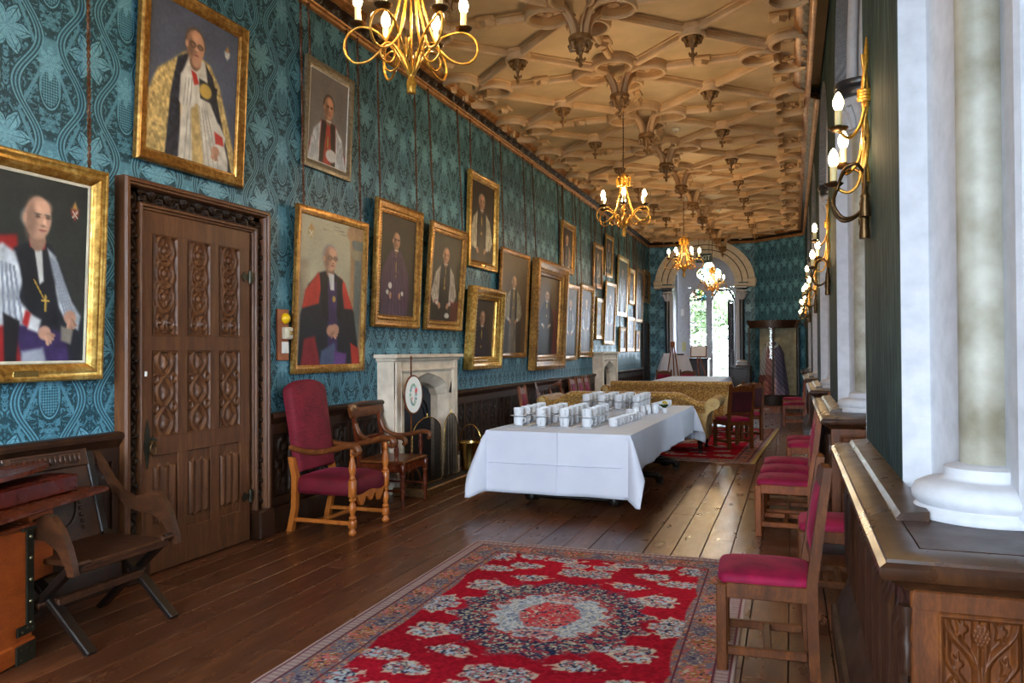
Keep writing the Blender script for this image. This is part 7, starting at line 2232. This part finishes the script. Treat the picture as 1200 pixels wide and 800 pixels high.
# ================================================================== THINGS AT THE FAR END
# exit sign hanging under the arch
t = thing('exit_sign', 'dark green EXIT sign hanging in front of the far arch', 'sign', (-2.43, 23.72, 4.22))
m_ = MB(); m_.box((0, 0, 0), (.44, .05, .27), .006); m_.build('sign_box', GREENSIGN, t, angle=30)
cu = bpy.data.curves.new('exit_letters', 'FONT'); cu.body = 'EXIT'; cu.size = .19; cu.align_x = 'CENTER'; cu.align_y = 'CENTER'; cu.extrude = .004
tmp = bpy.data.objects.new('exit_letters_curve', cu); C.objects.link(tmp)
bpy.context.view_layer.update()
me = bpy.data.meshes.new_from_object(tmp.evaluated_get(bpy.context.evaluated_depsgraph_get())); bpy.data.objects.remove(tmp)
me.materials.clear(); me.materials.append(SIGNTXT)
inst('letters', me, t, (0, -.030, 0), (PI / 2, 0, 0))
m_ = MB()
for x in (-.15, .15): m_.tube([(x, 0, .13), (x, 0, .60)], .006, 6)
m_.build('hanger', BRONZE, t, angle=60)

# glazed bow-fronted display case with vestments
t = thing('display_case', 'tall dark glazed display case with curved front in the far right corner', 'display case', (-.45, 22.75, 0))
def plan(f=1.0, n=14):
    pts = [(-.68, .42), (-.68, -.10)] + [(-.68 + 1.30 * i / n, -.10 - .34 * math.sin(PI * i / n) ** .8 * (1 - .25 * i / n)) for i in range(1, n)] + [(.62, -.22), (.60, .02)]
    cx, cy = -.05, .05
    return [(cx + (x - cx) * f, cy + (y - cy) * f) for x, y in pts]
m_ = MB(); m_.prism(plan(1.02), 0, .22, 'XY'); m_.prism(plan(1.0), .22, .25, 'XY'); m_.build('base', W_CARVE, t, angle=25)
m_ = MB(); m_.prism(plan(.98), 2.10, 2.18, 'XY'); m_.prism(plan(1.03), 2.18, 2.24, 'XY'); m_.prism(plan(1.07), 2.24, 2.30, 'XY'); m_.build('cornice', W_DARK, t, angle=25)
pp = plan(.985)
for i in (1, 8, len(pp) - 2):
    m_ = MB(); m_.box((pp[i][0], pp[i][1], 1.18), (.05, .05, 1.86), .006); m_.build('post', W_CARVE, t, angle=30)
for a in range(1, len(pp) - 2):
    pass
m_ = MB()
for (xa, ya), (xb, yb) in zip(pp[1:-2], pp[2:-1]): m_.add([(xa, ya, .25), (xb, yb, .25), (xb, yb, 2.10), (xa, ya, 2.10)], [(0, 1, 2, 3)])
m_.build('curved_glass', CASEGLASS, t, angle=60)
m_ = MB(); m_.prism([(-.40, .28), (.56, -.02), (.57, .02), (-.39, .34)], .25, 2.10, 'XY'); m_.build('back_board', plain('beige_case_lining', (206, 190, 160), .7), t, angle=0)
# vestments on a stand inside it
v = thing('vestments', 'pink and lilac embroidered cope on a stand inside the display case', 'vestment', (-.50, 22.62, .25))
NXv, NYv = 48, 44; vs, cols = [], []
for j in range(NYv + 1):
    tt = j / NYv; z = 1.46 - 1.44 * tt
    for i in range(NXv):
        q = 2 * PI * i / NXv
        r = (.08 + .17 * min(1, tt * 5) ** .6 + .15 * tt) * (1 + .07 * tt * math.sin(q * 9 + 1) + .05 * tt * math.sin(q * 5))
        vs.append((r * 1.0 * math.cos(q), r * .72 * math.sin(q), z))
        f = (q / (2 * PI))
        front = math.cos(q + PI / 2)      # 1 towards the camera
        side = math.cos(q)
        c = (206, 150, 156) if side < .12 else (150, 138, 172)
        if side < -.55: c = (222, 216, 222)
        if -.05 < side < .14 and front > 0: c = (226, 176, 168)
        if tt > .62 and side < .1: c = (176, 104, 98)
        k = .85 + .3 * math.sin(i * 2.1 + j * .4) * math.sin(j * 1.7)
        cols.append([min(255, x * k) for x in c])
fs = [(j * NXv + i, j * NXv + (i + 1) % NXv, (j + 1) * NXv + (i + 1) % NXv, (j + 1) * NXv + i) for j in range(NYv) for i in range(NXv)]
inst('cope', paint_mesh('cope', vs, fs, np.array(cols), VESTM), v)
m_ = MB(); m_.tube(bez([(-.13, -.12, 1.36), (0, -.16, 1.30), (.13, -.12, 1.36), (.10, .06, 1.44), (-.10, .06, 1.44), (-.13, -.12, 1.36)], 6), .035, 8); m_.build('collar', PAPER, v, angle=60)
m_ = MB(); m_.tube([(0, 0, 0), (0, 0, 1.58)], .018, 8); m_.lathe([(0, 0), (.03, .02), (.02, .06), (0, .07)], 10, None, (0, 0, 1.56)); m_.build('stand', W_CARVE, v, angle=60)
# small round table under a white cloth and the easel before it
t = thing('side_table', 'small table hidden under a draped white cloth by the far arch', 'table', (-3.20, 22.90, 0))
m_ = MB(); m_.box((0, 0, .74 * 1.9 - .03), (.60, .60, .04), .01); m_.box((0, 0, .68), (.08, .08, 1.36), .01); m_.box((0, 0, .03), (.5, .5, .06), .01); m_.build('pedestal_table', W_DARK, t, angle=30)
tablecloth('tablecloth', 'white cloth draped to the floor over a tall small table by the far arch', tr(-3.20, 22.90, 0) @ rotz(.2), .66, .62, 1.40, 1.05, 1.05, 1.05, LINEN, 9, .5, .15, .03)
t = thing('easel', 'brown wooden easel standing before the white draped table', 'easel', (-3.10, 21.75, 0))
for s in (-1, 1):
    m_ = MB(); m_.beam((s * .26, 0, 0), (s * .03, .12, 1.66), .035, .025, .004); m_.build('leg', W_CHAIR, t, angle=30)
m_ = MB(); m_.beam((0, .50, 0), (0, .13, 1.60), .03, .025, .004); m_.build('rear_leg', W_CHAIR, t, angle=30)
m_ = MB(); m_.box((0, .03, .72), (.5, .05, .03), .004); m_.box((0, .11, 1.66), (.13, .06, .16), .02); m_.build('crossbar', W_CHAIR, t, angle=30)
# reading stand with paper on the right of it
t = thing('lectern_stand', 'slanted wooden reading stand with white sheet beside the easel', 'stand', (-2.42, 22.95, 0))
for s in (-1, 1):
    m_ = MB(); m_.beam((s * .18 + .16, -.05, 0), (s * .03 - .12, .05, 1.36), .04, .03, .004); m_.build('leg', W_CHAIR, t, angle=30)
m_ = MB(); m_.box((0, 0, 0), (.46, .03, .36), .006, tr(-.10, 0, 1.46) @ rotx(-.45)); m_.build('rest', W_CHAIR, t, angle=30)
m_ = MB(); m_.box((0, -.02, 0), (.40, .006, .32), 0, tr(-.10, 0, 1.46) @ rotx(-.45)); m_.build('paper_sheet', PAPER, t, angle=0)
# dark chest under the left lancet, dark armchair by the right column
t = thing('oak_chest', 'dark tall oak chest under the leaded left lancet beyond the arch', 'chest', (-2.90, 25.3, 0))
m_ = MB(); m_.box((0, 0, .62), (.84, .42, 1.16), .012); m_.build('body', W_BLACK, t, angle=30)
m_ = MB(); m_.box((0, 0, 1.22), (.92, .48, .05), .012); m_.build('lid', W_BLACK, t, angle=30)
for x in (-.2, .2):
    m_ = MB(); m_.box((x, -.215, .62), (.34, .02, .9), .01); m_.build('door', W_BLACK, t, angle=30)
t = thing('dark_cabinet', 'low dark cabinet standing against the right jamb of the far arch', 'cabinet', (-1.38, 23.2, 0))
m_ = MB(); m_.box((0, 0, .50), (.46, .46, .92), .012); m_.build('body', W_BLACK, t, angle=30)
m_ = MB(); m_.box((0, 0, .98), (.52, .50, .05), .012); m_.build('top', W_BLACK, t, angle=30)
m_ = MB(); m_.box((0, -.235, .5), (.36, .02, .76), .01); m_.build('door', W_BLACK, t, angle=30)
# notices on the vestibule wall
for nm, lab, x, z, w, h, mt in (('wall_notice', 'small yellow notice on the white wall left of the far window', -3.36, 1.62, .13, .30, YPAPER), ('wall_switch', 'small white switch plate high on the wall left of the far window', -3.40, 2.75, .10, .22, WHITEPL)):
    m_ = MB(); m_.box((0, 0, 0), (w, .015, h), .003); o = m_.build(nm, mt, None, angle=30); o.location = (x, 26.285, z); tag(o, lab, 'sign' if 'notice' in nm else 'switch')
